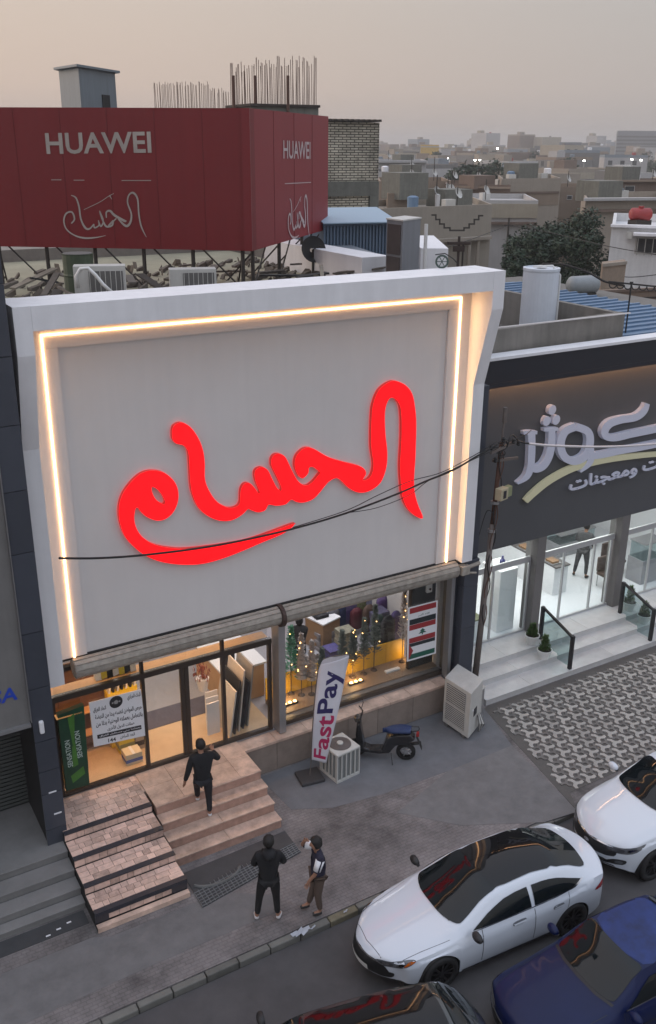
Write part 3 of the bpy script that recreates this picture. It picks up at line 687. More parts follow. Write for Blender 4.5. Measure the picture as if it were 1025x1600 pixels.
for k, (px, py, ww, hh, c_) in enumerate(((505, 1010, .5, .5, (.30, .28, .3)), (520, 1030, .4, .35, (.12, .1, .3)), (540, 1020, .45, .7, (.35, .33, .25)), (590, 1000, .5, .9, (.1, .09, .16)), (480, 1040, .5, .4, (.3, .3, .33)))):
    p = Z_(px, py, FZ); t = thing('goods_stack', ('grey', 'violet', 'beige', 'dark purple', 'pale')[k]+' stack of folded goods on the shop floor '+('behind the flag top', 'left of the firs', 'behind the round topped fir', 'by the dark coats', 'behind the mannequin')[k], 'goods', (p.x, p.y, FZ))
    for j in range(5): MB().box(p.x-ww/2+.02*(j % 2), p.x+ww/2-.03*(j % 3), p.y-.2, p.y+.2, FZ+hh*j/5, FZ+hh*(j+.9)/5).build('folded_item', mat('goods%d' % k, c_, .8, var=.5, scale=18, obj_var=.6), t)
# desk
dk = thing('shop_desk', 'wooden desk with white top and black till behind the window display', 'desk', (9.8, 19, FZ))
q = [Z_(x, y, 1.62) for x, y in ((505, 977), (531, 964), (501, 950), (477, 963))]
MB().hexa([(p.x, p.y, FZ) for p in q], [(p.x, p.y, 1.60) for p in q]).build('case', mat('desk_wood', (.32, .19, .1), .5, var=.2), dk)
cen = sum(q, Vector())/4
MB().hexa([(cen+(p-cen)*1.05).to_tuple()[:2]+(1.601,) for p in q], [(cen+(p-cen)*1.05).to_tuple()[:2]+(1.64,) for p in q]).build('top', m_wht, dk)
MB().box(cen.x-.25, cen.x+.12, cen.y-.15, cen.y+.15, 1.641, 1.74).build('till', m_blk, dk, bevel=.02)
# clothes and mannequin
def garment(label, px, py, pty, w_, mt, z=FZ):
    b = Z_(px, py, z); h = VH(b, px, pty)-z
    t = thing('hanging_coat', label, 'coat', (b.x, b.y, z), 0, 'clothes hanging inside the right bay')
    pr = []
    for k in range(7):
        f = k/6; pr.append((w_*(.95-.1*f-(.5 if f > .95 else 0)), h*(.22+.78*f)))
    g_ = MB(); n = 12; P = []
    for r_, hh in pr:
        for k in range(n):
            a = 2*math.pi*k/n; q_ = 1+.12*math.cos(5*a); P.append((b.x+r_*math.cos(a)*q_, b.y+.45*r_*math.sin(a)*q_, z+hh))
    g_.add(P, [(i*n+k, i*n+(k+1) % n, (i+1)*n+(k+1) % n, (i+1)*n+k) for i in range(6) for k in range(n)]+[tuple(range(6*n, 7*n))])
    g_.build('cloth', mt, t, smooth=True); MB().bar((b.x, b.y, z), (b.x, b.y, z+h), .015, 5).build('rail', m_alu, t)
m_navy = mat('navy_cloth', (.018, .016, .035), .8); m_purp = mat('purple_cloth', (.06, .04, .13), .8, var=.4); m_bk = mat('black_cloth', (.008, .008, .01), .85)
garment('long black coat hanging left of the gold lit tree', 604, 1035, 962, .22, m_bk)
garment('dark purple coat hanging behind the long black coat', 616, 1018, 955, .2, m_purp)
garment('purple shirts on a rail behind the desk', 545, 985, 938, .25, m_purp)
garment('striped green shirts hanging near the window top', 560, 970, 925, .3, mat('olive_cloth', (.16, .17, .07), .8, var=.6, scale=20))
garment('blue and grey shirts hanging near the tallest fir', 578, 965, 920, .25, mat('grey_cloth', (.2, .2, .3), .8, var=.6, scale=20))
for k, (px, py, pty) in enumerate(((520, 1000, 950), (532, 990, 942), (596, 985, 930), (606, 978, 925), (618, 975, 922), (590, 1010, 960), (575, 1000, 945))):
    garment(('grey', 'dark blue', 'violet', 'black', 'navy', 'dark green', 'brown')[k]+' garment on the racks behind the window trees, '+('first', 'second', 'third', 'fourth', 'fifth', 'sixth', 'seventh')[k]+' from the left', px, py, pty, .2, mat('rack%d' % k, ((.12, .12, .14), (.03, .04, .1), (.09, .05, .16), (.01, .01, .012), (.015, .02, .05), (.03, .06, .05), (.08, .05, .04))[k], .8, var=.5, scale=15))
garment('dark red cloth pile beside the striped shirts', 556, 990, 950, .2, mat('wine_cloth', (.10, .02, .03), .8))
mb_ = Z_(468, 1040, FZ); hm = VH(mb_, 466, 966)-FZ
mq = thing('mannequin', 'black clothed mannequin standing behind the silver trees', 'mannequin', (mb_.x, mb_.y, FZ))
MB().lathe((mb_.x, mb_.y, FZ), [(.16, 0), (.17, hm*.35), (.15, hm*.55), (.22, hm*.78), (.08, hm*.84), (.06, hm*.87)], 14).build('robe', m_bk, mq, smooth=True)
MB().lathe((mb_.x, mb_.y, FZ+hm*.86), [(.03, 0), (.085, .05), (.1, .12), (.08, .2), (.02, .24)], 12).build('head', m_bk, mq, smooth=True)
# flag poster on the glass
fp = thing('flag_poster', 'white framed poster with three striped flags hanging in the right end of the window', 'poster', tuple(Y_(660, 985, 15.95)))
f4 = [Y_(x, y, 15.955) for x, y in ((638, 950), (684, 938), (681, 1021), (636, 1034))]
MB().prism(f4, (0, .015, 0)).build('board', m_wht, fp)
def FPt(s, t, k=1): a = lerp(f4[0], f4[1], s); b = lerp(f4[3], f4[2], s); p = lerp(a, b, t); return Vector((p.x, p.y-.002*k, p.z))
m_fr = mat('flag_red', (.30, .025, .03), .5, var=.15); m_fg = mat('flag_green', (.015, .10, .07), .5); m_fb = mat('flag_black', (.012, .02, .025), .5)
for t0, t1, mt in ((.02, .12, m_fr), (.23, .33, m_fb), (.335, .43, m_fr), (.575, .67, m_fr), (.675, .74, m_fb), (.88, .97, m_fg)):
    MB().add([FPt(.05, t0), FPt(.95, t0), FPt(.95, t1), FPt(.05, t1)], [(0, 1, 2, 3)]).build('flag_stripe', mt, fp, fix=False)
MB().add([FPt(.05, .68, 2), FPt(.20, .82, 2), FPt(.05, .97, 2)], [(0, 1, 2)]).build('flag_stripe', m_fr, fp, fix=False)
MB().add([FPt(.50, .44, 2), FPt(.60, .49, 2), FPt(.54, .49, 2), FPt(.64, .53, 2), FPt(.52, .53, 2), FPt(.52, .56, 2), FPt(.48, .56, 2), FPt(.48, .53, 2), FPt(.36, .53, 2), FPt(.46, .49, 2), FPt(.40, .49, 2)], [tuple(range(11))]).build('cedar', m_fg, fp, fix=False)
o = FPt(.33, .21, 2); u = FPt(.72, .21, 2)-o; text_part('lettering', arab('الله أكبر'), o, u, (0, 0, 1), u.length, .07, m_fg, fp, .01)
cb = thing('security_camera', 'small white security camera inside the top right of the window', 'camera', tuple(Y_(670, 918, 16.4)))
p = Y_(670, 918, 16.4); MB().obox(p, (1, 0, 0), (0, 1, 0), (0, 0, 1), .08, .05, .12).build('housing', m_wht, cb, bevel=.02); MB().lathe(p+Vector((0, -.05, -.02)), [(.03, 0), (.03, .02)], 10, (0, -1, 0)).build('lens', m_blk, cb)

# ------------------------------------------------------------ left neighbour
Ln = thing('neighbour_building', 'dark clad building with grey sign wall and closed slatted shutter at the left edge', 'building', (2, 16, 0))
zj = [-.1, .95, 1.75, 2.25, 2.9, 4.0, 5.1, 6.6, 7.7, 8.8, 9.9, 11.0, 12.0]
for a, b in zip(zj, zj[1:]):
    MB().box(2.82, 3.20, 14.98, 15.02, a+.006, b-.006).build('cladding_panel', m_dclad, Ln)
MB().box(2.84, 3.19, 15.021, 16.9, -.1, 12).build('pier', m_black, Ln)
MB().box(2.93-.13, 2.81, 14.96, 15.2, 3.35, 8.9).build('edge_trim', m_alu, Ln)
MB().box(-4, 2.795, 15.05, 15.3, 3.32, 8.9).build('sign_wall', mat('grey_composite', (.17, .165, .16), .5, var=.25, scale=1.2, streak=.2), Ln)
MB().box(-4, 2.795, 14.99, 15.06, 3.25, 3.318).build('edge_trim', m_alu, Ln)
for k in range(3): MB().box(-4, 2.80, 15.0, 15.3, 8.91+k*1.05, 8.9+(k+1)*1.05-.01).build('cladding_panel', m_dclad, Ln)
MB().box(-4, 2.84, 15.3, 16.3, 3.0, 12).build('upper_wall', m_black, Ln)
m_shut = mat('shutter_steel', (.052, .058, .055), .45, metal=.3, var=.2)
MB().box(-4, 2.84, 16.50, 16.6, .3, 3.2).build('shutter_backing', m_black, Ln)
for k in range(22):
    z = .42+k*.088
    MB().prism([(-4, 16.49, z), (-4, 16.45, z+.03), (-4, 16.47, z+.08), (-4, 16.49, z+.083)], (6.9, 0, 0)).build('shutter_slat', m_shut, Ln)
MB().box(2.90, 2.97, 16.38, 16.44, .36, 2.36).box(-4, 2.899, 16.38, 16.44, 2.30, 2.36).box(-4, 2.899, 16.38, 16.44, .36, .42).build('shutter_frame', m_alu, Ln)
o = Y_(-22, 1102, 15.045); o2 = Y_(22, 1092, 15.045)
text_part('lettering', 'VISA', Vector((o2.x-.74, 15.04, o.z-.05)), (1, 0, 0), (.12, 0, 1), .80, .27, mat('royal_blue', (.02, .06, .42), .4), Ln, .02, .03)
MB().box(2.92, 3.0, 14.90, 14.98, 3.1, 3.35).build('wall_camera', m_wht, Ln, bevel=.02)
for z, x in ((1.75, 2.95), (1.25, 3.0)): MB().box(x, x+.14, 14.972, 14.979, z, z+.03).build('white_tape', m_wht, Ln)
Ls = thing('neighbour_steps', 'worn grey concrete steps before the closed shutter at the left edge', 'stairs', (1, 14.5, 0))
m_gs = mat('grey_steps', (.20, .195, .19), .8, var=.3, scale=3, bump=.3)
for k, (y, z0, z1) in enumerate(((13.75, 0, .15), (13.98, .15, .30), (14.32, .30, .45), (14.70, .45, .60))):
    MB().box(-6, 3.105, y, (13.98, 14.32, 14.70, 16.45)[k]+.03, z0-.05, z1-.035).build('riser', m_gs, Ls)
    for j in range(6): MB().box(-6+j*1.52, -6+j*1.52+1.51 if j < 5 else 3.108, y-.03, (13.95, 14.29, 14.67, 16.45)[k]-.002, z1-.034, z1).build('tread', m_gs, Ls, bevel=.006)
MB().box(-6, 3.05, 13.35, 13.70, .0, .012).build('gutter', mat('gutter_dark', (.05, .052, .055), .6, var=.3), Ls)
for k in range(3): MB().box(2.3+k*.2, 2.38+k*.2, 13.4+.06*k, 13.43+.06*k, .013, .02).build('litter', m_wht, Ls)

# ------------------------------------------------------------ right-hand shop
Rb = thing('sweet_shop_building', 'single storey sweet shop with dark grey sign board and bright white interior', 'building', (19, 17, 0))
m_dg = mat('sign_board_dark', (.080, .082, .088), .5, var=.12, scale=1.5)
m_navyb = mat('dark_fascia', (.016, .018, .026), .4)
m_mw = mat('white_marble', (.55, .54, .53), .25, var=.2, scale=4, obj_var=.12)
m_iw = mat('bright_wall', (.8, .8, .82), .4)
RX1 = 27
MB().box(14.0, RX1, 16.85, 17.0, 3.42, 8.0).build('sign_board', m_dg, Rb)
MB().box(13.45, RX1, 16.45, 17.1, 7.86, 8.40).build('fascia', m_navyb, Rb)
MB().box(13.45, RX1, 16.42, 16.85, 8.403, 8.47).build('cornice', m_white, Rb)
MB().box(13.42, 13.998, 16.5, 17.1, 0, 7.855).build('side_pier', m_navyb, Rb)
MB().box(14.0, RX1, 16.60, 16.64, 7.84, 7.858).build('glow_strip', mat('amber_glow', (1, .6, .3), .5, emit=(1, .52, .26), estr=26), Rb)
MB().box(13.45, RX1, 16.45, 16.48, 7.74, 7.858).build('fascia_lip', m_navyb, Rb)
MB().box(14.0, RX1, 16.851, 17.3, 3.36, 3.418).build('soffit', m_dg, Rb)
glz = 17.10
cols = []
for (xa, ya), (xb, yb) in (((823, 978), (848, 985)), ((950, 950), (969, 957))):
    xa_ = Y_(xa, ya, 17.0).x; xb_ = xa_+.30
    cols.append((xa_, xb_)); MB().box(xa_, xb_, 16.86, 17.3, .51, 3.36).build('column', mat('column_grey', (.16, .15, .145), .5, var=.15), Rb, bevel=.01)
m_fw = mat('pale_aluminium', (.5, .5, .5), .35, metal=.3)
spans = [(14.0, cols[0][0]), (cols[0][1], cols[1][0]), (cols[1][1], 23.0)]
for i, (a, b) in enumerate(spans):
    MB().box(a, b, glz-.03, glz+.03, 2.60, 2.76).build('transom', m_fw, Rb)
    MB().box(a, b, glz-.03, glz+.03, .51, .57).build('sill', m_fw, Rb)
    MB().box(a+.02, b-.02, glz-.005, glz+.005, 2.765, 3.355).build('pane', m_glassg, Rb)
    xs = {0: [a+.03, (a+b)/2, b-.03], 1: [a+.03, a+.12, a+.95, b-.75, b-.1], 2: [a+.03, a+1.3, a+2.6]}[i]
    for x in xs: MB().box(x-.025, x+.025, glz-.03, glz+.03, .575, 2.595).build('mullion', m_fw, Rb)
    for x0, x1 in zip(xs, xs[1:]):
        if x1-x0 > .3: MB().box(x0+.028, x1-.028, glz-.005, glz+.005, .575, 2.595).build('pane', m_glassg, Rb)
MB().box(14.0, 24, 17.0, 25, .45, .508).build('floor', mat('white_floor', (.72, .73, .76), .15), Rb)
MB().box(13.8, 13.998, 17.101, 25, .5, 3.5).box(24.0, 24.2, 17.0, 25, .5, 3.5).box(14, 24, 24.9, 25.1, .51, 3.5).build('inner_wall', m_iw, Rb)
MB().box(13.8, 24.2, 17.31, 25.1, 3.45, 3.6).build('ceiling', m_iw, Rb)
MB().box(13.5, 27, 17.61, 30, 7.9, 8.0).build('roof', m_roof, Rb)
MB().box(13.5, 13.7, 17.61, 30, 0, 7.9).box(13.5, 27, 29.8, 30, 0, 7.9).build('wall', MATS['block_wall'], Rb)
for x in (15.3, 17.9, 20.6): area_light('ceiling_light', (x, 19.2, 3.44), 2.2, 3.2, 48, (1, .99, .96))
area_light('ceiling_light', (18, 17.5, 3.35), 7.5, .2, 22, (.95, .98, 1))
for zt, y0, y1 in ((.17, 15.25, 15.82), (.34, 15.80, 16.27), (.51, 16.25, 17.06)):
    MB().box(13.72, RX1, y0+.02, 17.05, zt-.17-.01, zt-.031).build('riser', m_mw, Rb)
    for k in range(9): MB().box(13.70+k*1.48, 13.70+k*1.48+1.474, y0, y1, zt-.03, zt).build('tread', m_mw, Rb, bevel=.005)
# sign lettering
a3 = lambda x, y: (780+x/4.184, 560+y/4.184)
SYY = 16.72
def T3(x, y): q_ = a3(x, y); return Y_(q_[0], q_[1], SYY)
nr = Vector((0, -1, 0))
m_sl = mat('raised_letter', (.50, .52, .60), .4, emit=(.7, .72, 1), estr=.04); m_sc = mat('cream_swoosh', (.50, .48, .33), .5, emit=(1, .95, .6), estr=.06)
Sk = thing('arabic_shop_sign', 'raised white Arabic letters above a cream swoosh on the dark sign board', 'sign', (17, 16.7, 6))
for k, (pts, ws) in enumerate((([(160,488),(205,484),(250,486)], [22,26,22]), ([(212,492),(214,560),(212,640),(205,715),(180,775),(120,818)], [48,46,46,44,38,16]),
        ([(208,712),(245,722),(290,700),(325,640),(342,560),(345,470)], [46,50,50,50,48,44]), ([(292,468),(340,463),(386,462)], [20,26,20]),
        ([(500,446),(430,480),(402,560),(425,640),(490,672),(560,640),(592,560),(580,480),(500,446)], [50]*9), ([(590,560),(600,640),(585,690),(530,742)], [46,44,36,12]),
        ([(590,640),(680,628),(800,602),(900,585),(1100,545),(1300,500)], [46,44,44,44,44,44]),
        ([(968,295),(945,345),(890,385),(800,400),(725,425),(690,470),(700,510),(760,518),(860,495),(1040,458),(1300,400)], [30,42,46,48,50,48,46,46,46,46,46]))):
    mb = MB(); stroke(mb, pts, ws, T3, nr, k, 6, .12); mb.build('letter', m_sl, Sk, fix=True)
mb = MB(); stroke(mb, [(175,935),(230,880),(330,800),(470,725),(620,680),(800,650),(1030,628),(1300,620)], [34,40,42,42,40,36,30,26], T3, nr, 0, 6, .08); mb.build('swoosh', m_sc, Sk)
for x, y in ((347, 337), (311, 410), (373, 402)):
    c = T3(x, y); MB().lathe((c.x, c.y-.002*x*.01, c.z), [(.125, -.12), (.125, 0)], 20, (0, -1, 0)).build('dot', m_sl, Sk)
o = T3(455, 893)+nr*.01; o2 = T3(1210, 690)+nr*.01
text_part('lettering', arab('حلويات ومعجنات'), o, (o2-o), (0, 0, 1), (o2-o).length*1.06, .44, m_sl, Sk, .02, .05)
# roof tank enclosure is built with the roof things
# glass balustrades
m_rail = mat('black_rail', (.015, .015, .017), .4); m_frost = glass('rail_glass', (.72, .80, .80), 1)
for k, x in enumerate((16.58, 19.62)):
    t = thing('glass_balustrade', ('black posted glass balustrade beside the two white flower pots', 'black posted glass balustrade at the right edge of the picture')[k], 'balustrade', (x, 15.9, .17), 0, 'balustrades on the sweet shop steps')
    for y, z0 in ((15.34, .17), (16.5, .51)): MB().box(x-.045, x+.045, y-.045, y+.045, z0, z0+.98).build('post', m_rail, t, bevel=.008)
    MB().prism([(x-.03, 15.385, 1.08), (x-.03, 16.455, 1.42), (x-.03, 16.455, 1.48), (x-.03, 15.385, 1.14)], (.06, 0, 0)).build('handrail', m_rail, t)
    MB().prism([(x-.006, 15.39, .24), (x-.006, 15.82, .24), (x-.006, 15.83, .40), (x-.006, 16.27, .41), (x-.006, 16.28, .56), (x-.006, 16.45, .56), (x-.006, 16.45, 1.415), (x-.006, 15.39, 1.075)], (.012, 0, 0)).build('pane', m_frost, t, fix=True)
def leaf_clump(c, r_, h, n, mt_, parent, name='leaves', sz=.05):
    mb = MB()
    for k in range(n):
        a = rnd.uniform(0, 6.28); f = rnd.random(); rr = r_*rnd.random()**.5*(1-.6*f); p = Vector((c[0]+rr*math.cos(a), c[1]+rr*math.sin(a), c[2]+h*f))
        dv = Vector((math.cos(a)*.6, math.sin(a)*.6, rnd.uniform(.3, 1.2))).normalized(); sv = dv.cross(Vector((rnd.random()-.5, rnd.random()-.5, 1))).normalized()
        l_ = sz*rnd.uniform(.7, 1.4); mb.add([p-dv*l_, p+sv*l_*.3, p+dv*l_, p-sv*l_*.3], [(0, 1, 2, 3)])
    return mb.build(name, mt_, parent, fix=False)
m_leafp = mat('pot_leaf', (.07, .13, .035), .6, var=.5, scale=20); m_potw = mat('white_pot', (.68, .67, .65), .4); m_soil = mat('soil', (.03, .022, .016), .9)
for (x, y, z, hh, lab) in ((16.20, 16.42, .51, .34, 'white flower pot on the top step by the left grey column'), (16.16, 15.78+.1, .34, .42, 'white flower pot on the middle step in front of the other pot'), (19.98, 16.5, .51, .5, 'potted shrub on the top step beyond the right balustrade'), (20.0, 15.95, .34, .4, 'potted shrub on the middle step at the right edge')):
    t = thing('flower_pot', lab, 'flower pot', (x, y, z), 0, 'potted shrubs on the sweet shop steps')
    MB().lathe((x, y, z), [(.12, 0), (.125, .03), (.17, .22), (.20, .225), (.205, .27), (.18, .272), (.175, .24)], 20, closed=True).build('pot', m_potw, t, smooth=False)
    MB().lathe((x, y, z+.235), [(.172, 0), (.172, .015)], 16).build('soil', m_soil, t)
    leaf_clump((x, y, z+.26), .17, hh, 420, m_leafp, t, sz=.045)
    MB().bar((x, y, z+.25), (x, y, z+.25+hh*.7), .012, 5).build('stem', m_stem, t)
# inside the sweet shop
def boxthing(name, label, cat, P, z0, z1, mt, parts=(), grow=.03):
    cx = sum(p[0] for p in P)/len(P); cy = sum(p[1] for p in P)/len(P)
    t = thing(name, label, cat, (cx, cy, z0)); P = [Vector((p[0], p[1], 0)) for p in P]; c = Vector((cx, cy, 0))
    MB().prism([(p.x, p.y, z0) for p in P], (0, 0, z1-z0-.04)).build('case', mt, t)
    MB().prism([((c+(p-c)*(1+grow)).x, (c+(p-c)*(1+grow)).y, z1-.039) for p in P], (0, 0, .04)).build('top', parts[0] if parts else mt, t)
    return t
fz = .51
boxthing('counter', 'long white sweet counter running back inside the bright shop', 'counter', [(18.7, 18.3), (19.25, 18.3), (19.25, 22.5), (18.7, 22.5)], fz, 1.45, m_iw, (mat('dark_top', (.1, .09, .09), .3),))
for k in range(5):
    y = 18.2+k*1.3; t = thing('wall_shelf', ('nearest', 'second', 'third', 'fourth', 'farthest')[k]+' white display shelf along the left inner wall of the sweet shop', 'shelf', (14.2, y, fz)); MB().box(14.0, 14.4, y, y+1.1, fz, 2.6).build('case', mat('shelf_grey', (.5, .5, .52), .4), t)
    for j in range(4): MB().box(14.401, 14.47, y+.05, y+1.05, fz+.35+j*.5, fz+.38+j*.5).build('shelf_board', m_alu, t); MB().box(14.41, 14.46, y+.1+.1*(j % 3), y+.8, fz+.381+j*.5, fz+.55+j*.5).build('goods_row', mat('goods_row', (.25, .16, .1), .6, var=.7, scale=12), t)
for k, (x, y, w4, d4, h4) in enumerate(((21.6, 20.6, 1.6, .7, .75), (22.0, 17.8, .9, .6, 1.3), (17.2, 22.5, 1.2, .6, 1.2))):
    t = thing('display_case', ('low glass topped table right of the counter', 'tall glass case behind the right window', 'glass sweet case at the back of the white shop')[k], 'display case', (x, y, fz)); MB().box(x-w4/2, x+w4/2, y-d4/2, y+d4/2, fz, fz+h4*.6).build('base', mat('case_grey', (.3, .3, .32), .4), t); MB().box(x-w4/2+.03, x+w4/2-.03, y-d4/2+.03, y+d4/2-.03, fz+h4*.6+.002, fz+h4).build('glass_top', m_frost, t); MB().box(x-w4/2, x+w4/2, y-d4/2, y+d4/2, fz+h4+.002, fz+h4+.03).build('rim', m_alu, t)
for k in range(6):
    c = (18.8+.1*(k % 2), 18.6+k*.6, 1.45); t = thing('cake_tray', ('nearest', 'second', 'third', 'fourth', 'fifth', 'farthest')[k]+' tray of sweets on the long counter inside the sweet shop', 'tray', c, 0, 'trays along the sweet counter'); MB().box(c[0]-.1, c[0]+.25, c[1]-.2, c[1]+.2, 1.452, 1.48).build('tray', m_alu, t); MB().box(c[0]-.06, c[0]+.2, c[1]-.15, c[1]+.15, 1.481, 1.54).build('sweets', mat('brown_sweets', (.25, .14, .07), .6, var=.5, scale=30), t)
p = Z_(806, 983, fz); boxthing('white_cabinet', 'tall white cabinet inside the left window of the sweet shop', 'cabinet', [(15.75, 17.35), (16.35, 17.35), (16.35, 18.1), (15.75, 18.1)], fz, 2.35, m_iw)
bx = boxthing('bread_counter', 'white stand with a bread basket behind the utility pole', 'counter', [(14.05, 17.3), (15.2, 17.3), (15.2, 18.3), (14.05, 18.3)], fz, 1.15, m_iw, (mat('green_tray', (.16, .17, .08), .5),))
t = thing('bread_basket', 'round woven basket of bread on the white stand', 'basket', (14.6, 17.75, 1.16)); MB().lathe((14.6, 17.75, 1.152), [(.25, 0), (.38, .12), (.40, .16), (.36, .15), (.26, .06)], 20).build('rim', mat('wicker', (.5, .24, .08), .7, var=.3), t)
for k in range(5): MB().lathe((14.6+.18*math.cos(k*1.3), 17.75+.18*math.sin(k*1.3), 1.23), [(.03, 0), (.11, .04), (.1, .09), (.02, .12)], 9).build('bread', mat('bread', (.62, .42, .22), .7, var=.3), t)
t = thing('brown_vase', 'dark brown sculptural vase above the bread basket', 'vase', (15.0, 18.6, 1.2)); MB().lathe((15.0, 18.6, fz), [(.14, 0), (.2, .3), (.1, .7), (.26, 1.1), (.28, 1.35), (.12, 1.55), (.18, 1.62)], 12).build('body', mat('vase_brown', (.09, .06, .045), .5, var=.3), t, smooth=True)
t = thing('display_bottle', 'blue bottle standing on the tall white cabinet', 'bottle', (16.0, 17.6, 2.35)); MB().lathe((16.0, 17.6, 2.352), [(.07, 0), (.08, .03), (.08, .2), (.03, .26), (.03, .33)], 12).build('body', mat('bottle_blue', (.03, .03, .15), .2), t)
for k, (x, y) in enumerate(((20.6, 17.9), (21.5, 18.6))):
    t = thing('waiting_chair', ('brown chair beside the counter seen through the right glass', 'brown chair further back behind the right glass')[k], 'chair', (x, y, fz)); MB().box(x-.28, x+.28, y-.28, y+.28, fz+.38, fz+.48).build('seat', mat('brown_leather', (.09, .06, .05), .4), t, bevel=.03); MB().box(x-.28, x+.28, y+.22, y+.30, fz+.48, fz+.95).build('backrest', MATS['brown_leather'], t, bevel=.03)
    for a, b in ((-.24, -.24), (.24, -.24), (-.24, .24), (.24, .24)): MB().bar((x+a, y+b, fz), (x+a, y+b, fz+.38), .015, 6).build('leg', m_alu, t)
# ------------------------------------------------------------ utility pole and wires
m_pole = mat('pole_steel', (.13, .11, .10), .7, var=.4, scale=6); m_wire = mat('black_wire', (.012, .012, .012), .6); m_rust = mat('pole_rust', (.10, .05, .035), .8, var=.5, scale=12)
pb = Z_(738, 1097); pt = Vector((pb.x+.30, pb.y-.05, 0)); pt.z = VH(pt, 790, 640)
Po = thing('utility_pole', 'leaning grey steel utility pole between the two shops', 'utility pole', tuple(pb))
def onpole(z): t = z/pt.z; return Vector((pb.x+(pt.x-pb.x)*t, pb.y+(pt.y-pb.y)*t, z))
zc_ = VH(pb, 783, 700); zj_ = VH(pb, 776, 820)
MB().bar(pb, onpole(zj_), .085, 12, .065).build('lower_pole', m_pole, Po, smooth=True)
MB().bar(onpole(zj_), onpole(zc_+.1), .055, 10, .05).build('upper_pole', m_rust, Po, smooth=True)
MB().bar(onpole(zc_), pt, .022, 6).bar(pt-Vector((0, 0, .3)), pt+Vector((0, 0, .05)), .05, 6).build('mast', m_pole, Po)
for z in (zj_-.2, zj_+.5): MB().bar(onpole(z), onpole(z+.06), .1, 12).build('clamp', m_alu, Po)
c = onpole(zc_)
MB().obox(c+Vector((0, -.06, 0)), (1, .2, .1), (0, 1, 0), (0, 0, 1), .42, .03, .03).obox(c+Vector((.1, -.06, -.3)), (1, -.3, .05), (0, 1, 0), (0, 0, 1), .3, .03, .03).build('cross_arm', m_pole, Po)
for k, (dx, dz) in enumerate(((-.35, .0), (-.2, -.32), (.3, .05), (.45, -.02), (.0, .12))):
    MB().lathe(c+Vector((dx, -.07, dz)), [(.03, 0), (.055, .03), (.03, .06), (.055, .09), (.02, .12)], 10).build('insulator', m_wire, Po)
for k in range(6):
    a0 = rnd.uniform(0, 6); r_ = rnd.uniform(.1, .22); cc = c+Vector((rnd.uniform(-.25, .2), -.08, rnd.uniform(-.35, .1)))
    MB().tube([cc+Vector((r_*math.cos(a0+k2*.5), .02*k2/10, r_*.8*math.sin(a0+k2*.5))) for k2 in range(9)], .012, 5).build('wire_coil', m_wire, Po)
for k in range(2):
    MB().tube([onpole(z)+Vector((.07*math.cos(z*5+k*3), -.07+.02*math.sin(z*5), 0)) for z in np.linspace(2.2, zc_, 30)], .014, 5).build('down_cable', m_wire if k else m_rust, Po)
mb_c = onpole(VH(pb, 781, 770))
Mx = thing('meter_box', 'small cream electric meter box strapped to the utility pole', 'meter box', tuple(mb_c))
MB().obox(mb_c+Vector((.02, -.17, 0)), (1, .25, 0), (-.25, 1, 0), (0, 0, 1), .14, .09, .14).build('case', mat('cream_plastic', (.42, .37, .25), .5, var=.2), Mx, bevel=.015)
MB().obox(mb_c+Vector((.02+.02, -.265, 0)), (1, .25, 0), (-.25, 1, 0), (0, 0, 1), .05, .006, .09).build('window', m_blk, Mx)
MB().obox(mb_c+Vector((.26, -.10, 0)), (1, .25, 0), (-.25, 1, 0), (0, 0, 1), .09, .06, .12).build('side_box', mat('green_grey', (.25, .27, .15), .5), Mx)
def wire(name, label, P, r, mt=m_wire, cat='wire', group=None, n=8):
    P = catmull(P, False, n); o = MB().tube(P, r, 5).build(name, mt, None, smooth=True, loc=P[0]); tag(o, label, cat, group); return o
wl = Y_(92, 872, 15.02); wn = (Vector((c.x-wl.x, c.y-.1-wl.y, 0))).cross(up).normalized(); wp = Vector((wl.x, wl.y, 0))
pts = [(92, 872), (150, 872), (215, 868), (300, 858), (370, 846), (458, 826), (540, 802), (620, 772), (665, 752), (707, 735), (745, 713), (778, 694)]
wire('overhead_cable', 'black twisted cable sagging across the grey sign wall from the utility pole', [PL(x, y, wp, wn) for x, y in pts], .022)
wire('overhead_wire', 'thin black wire looping just above the sagging cable at its right half', [PL(x, y, wp+Vector((0, -.06, 0)), wn) for x, y in [(458, 824), (540, 798), (590, 774), (640, 752), (690, 738), (740, 712), (776, 690)]], .009)
wire('overhead_wire', 'thin black wire hanging just below the sagging cable near the red letters', [PL(x, y, wp+Vector((0, -.04, 0)), wn) for x, y in [(545, 801), (590, 793), (640, 773), (670, 751), (720, 727), (779, 700)]], .008)
wire('lamp_tube', 'white tube fixed from the utility pole across the Arabic letters to the right edge', [Y_(x, y, 15.6) for x, y in [(826, 693), (860, 696), (920, 698), (975, 697), (1040, 692), (1120, 684)]], .030, mat('white_tube', (.62, .59, .60), .5), 'tube')
wire('overhead_wire', 'black connector cable from the pole head to the white tube', [c+Vector((.1, -.08, 0))]+[Y_(x, y, 15.6) for x, y in [(800, 680), (812, 690), (828, 693)]], .022)
wire('overhead_wire', 'thin wire running down left of the utility pole to the pier', [onpole(zc_-1.6)+Vector((-.05, -.08, 0)), Y_(760, 800, 15.6), Y_(745, 850, 15.65)], .009)
wire('overhead_wire', 'thin wire leaving the pole head towards the upper right letters', [c+Vector((.1, -.05, .1)), Y_(820, 680, 15.7), Y_(830, 672, 16.6)], .010)

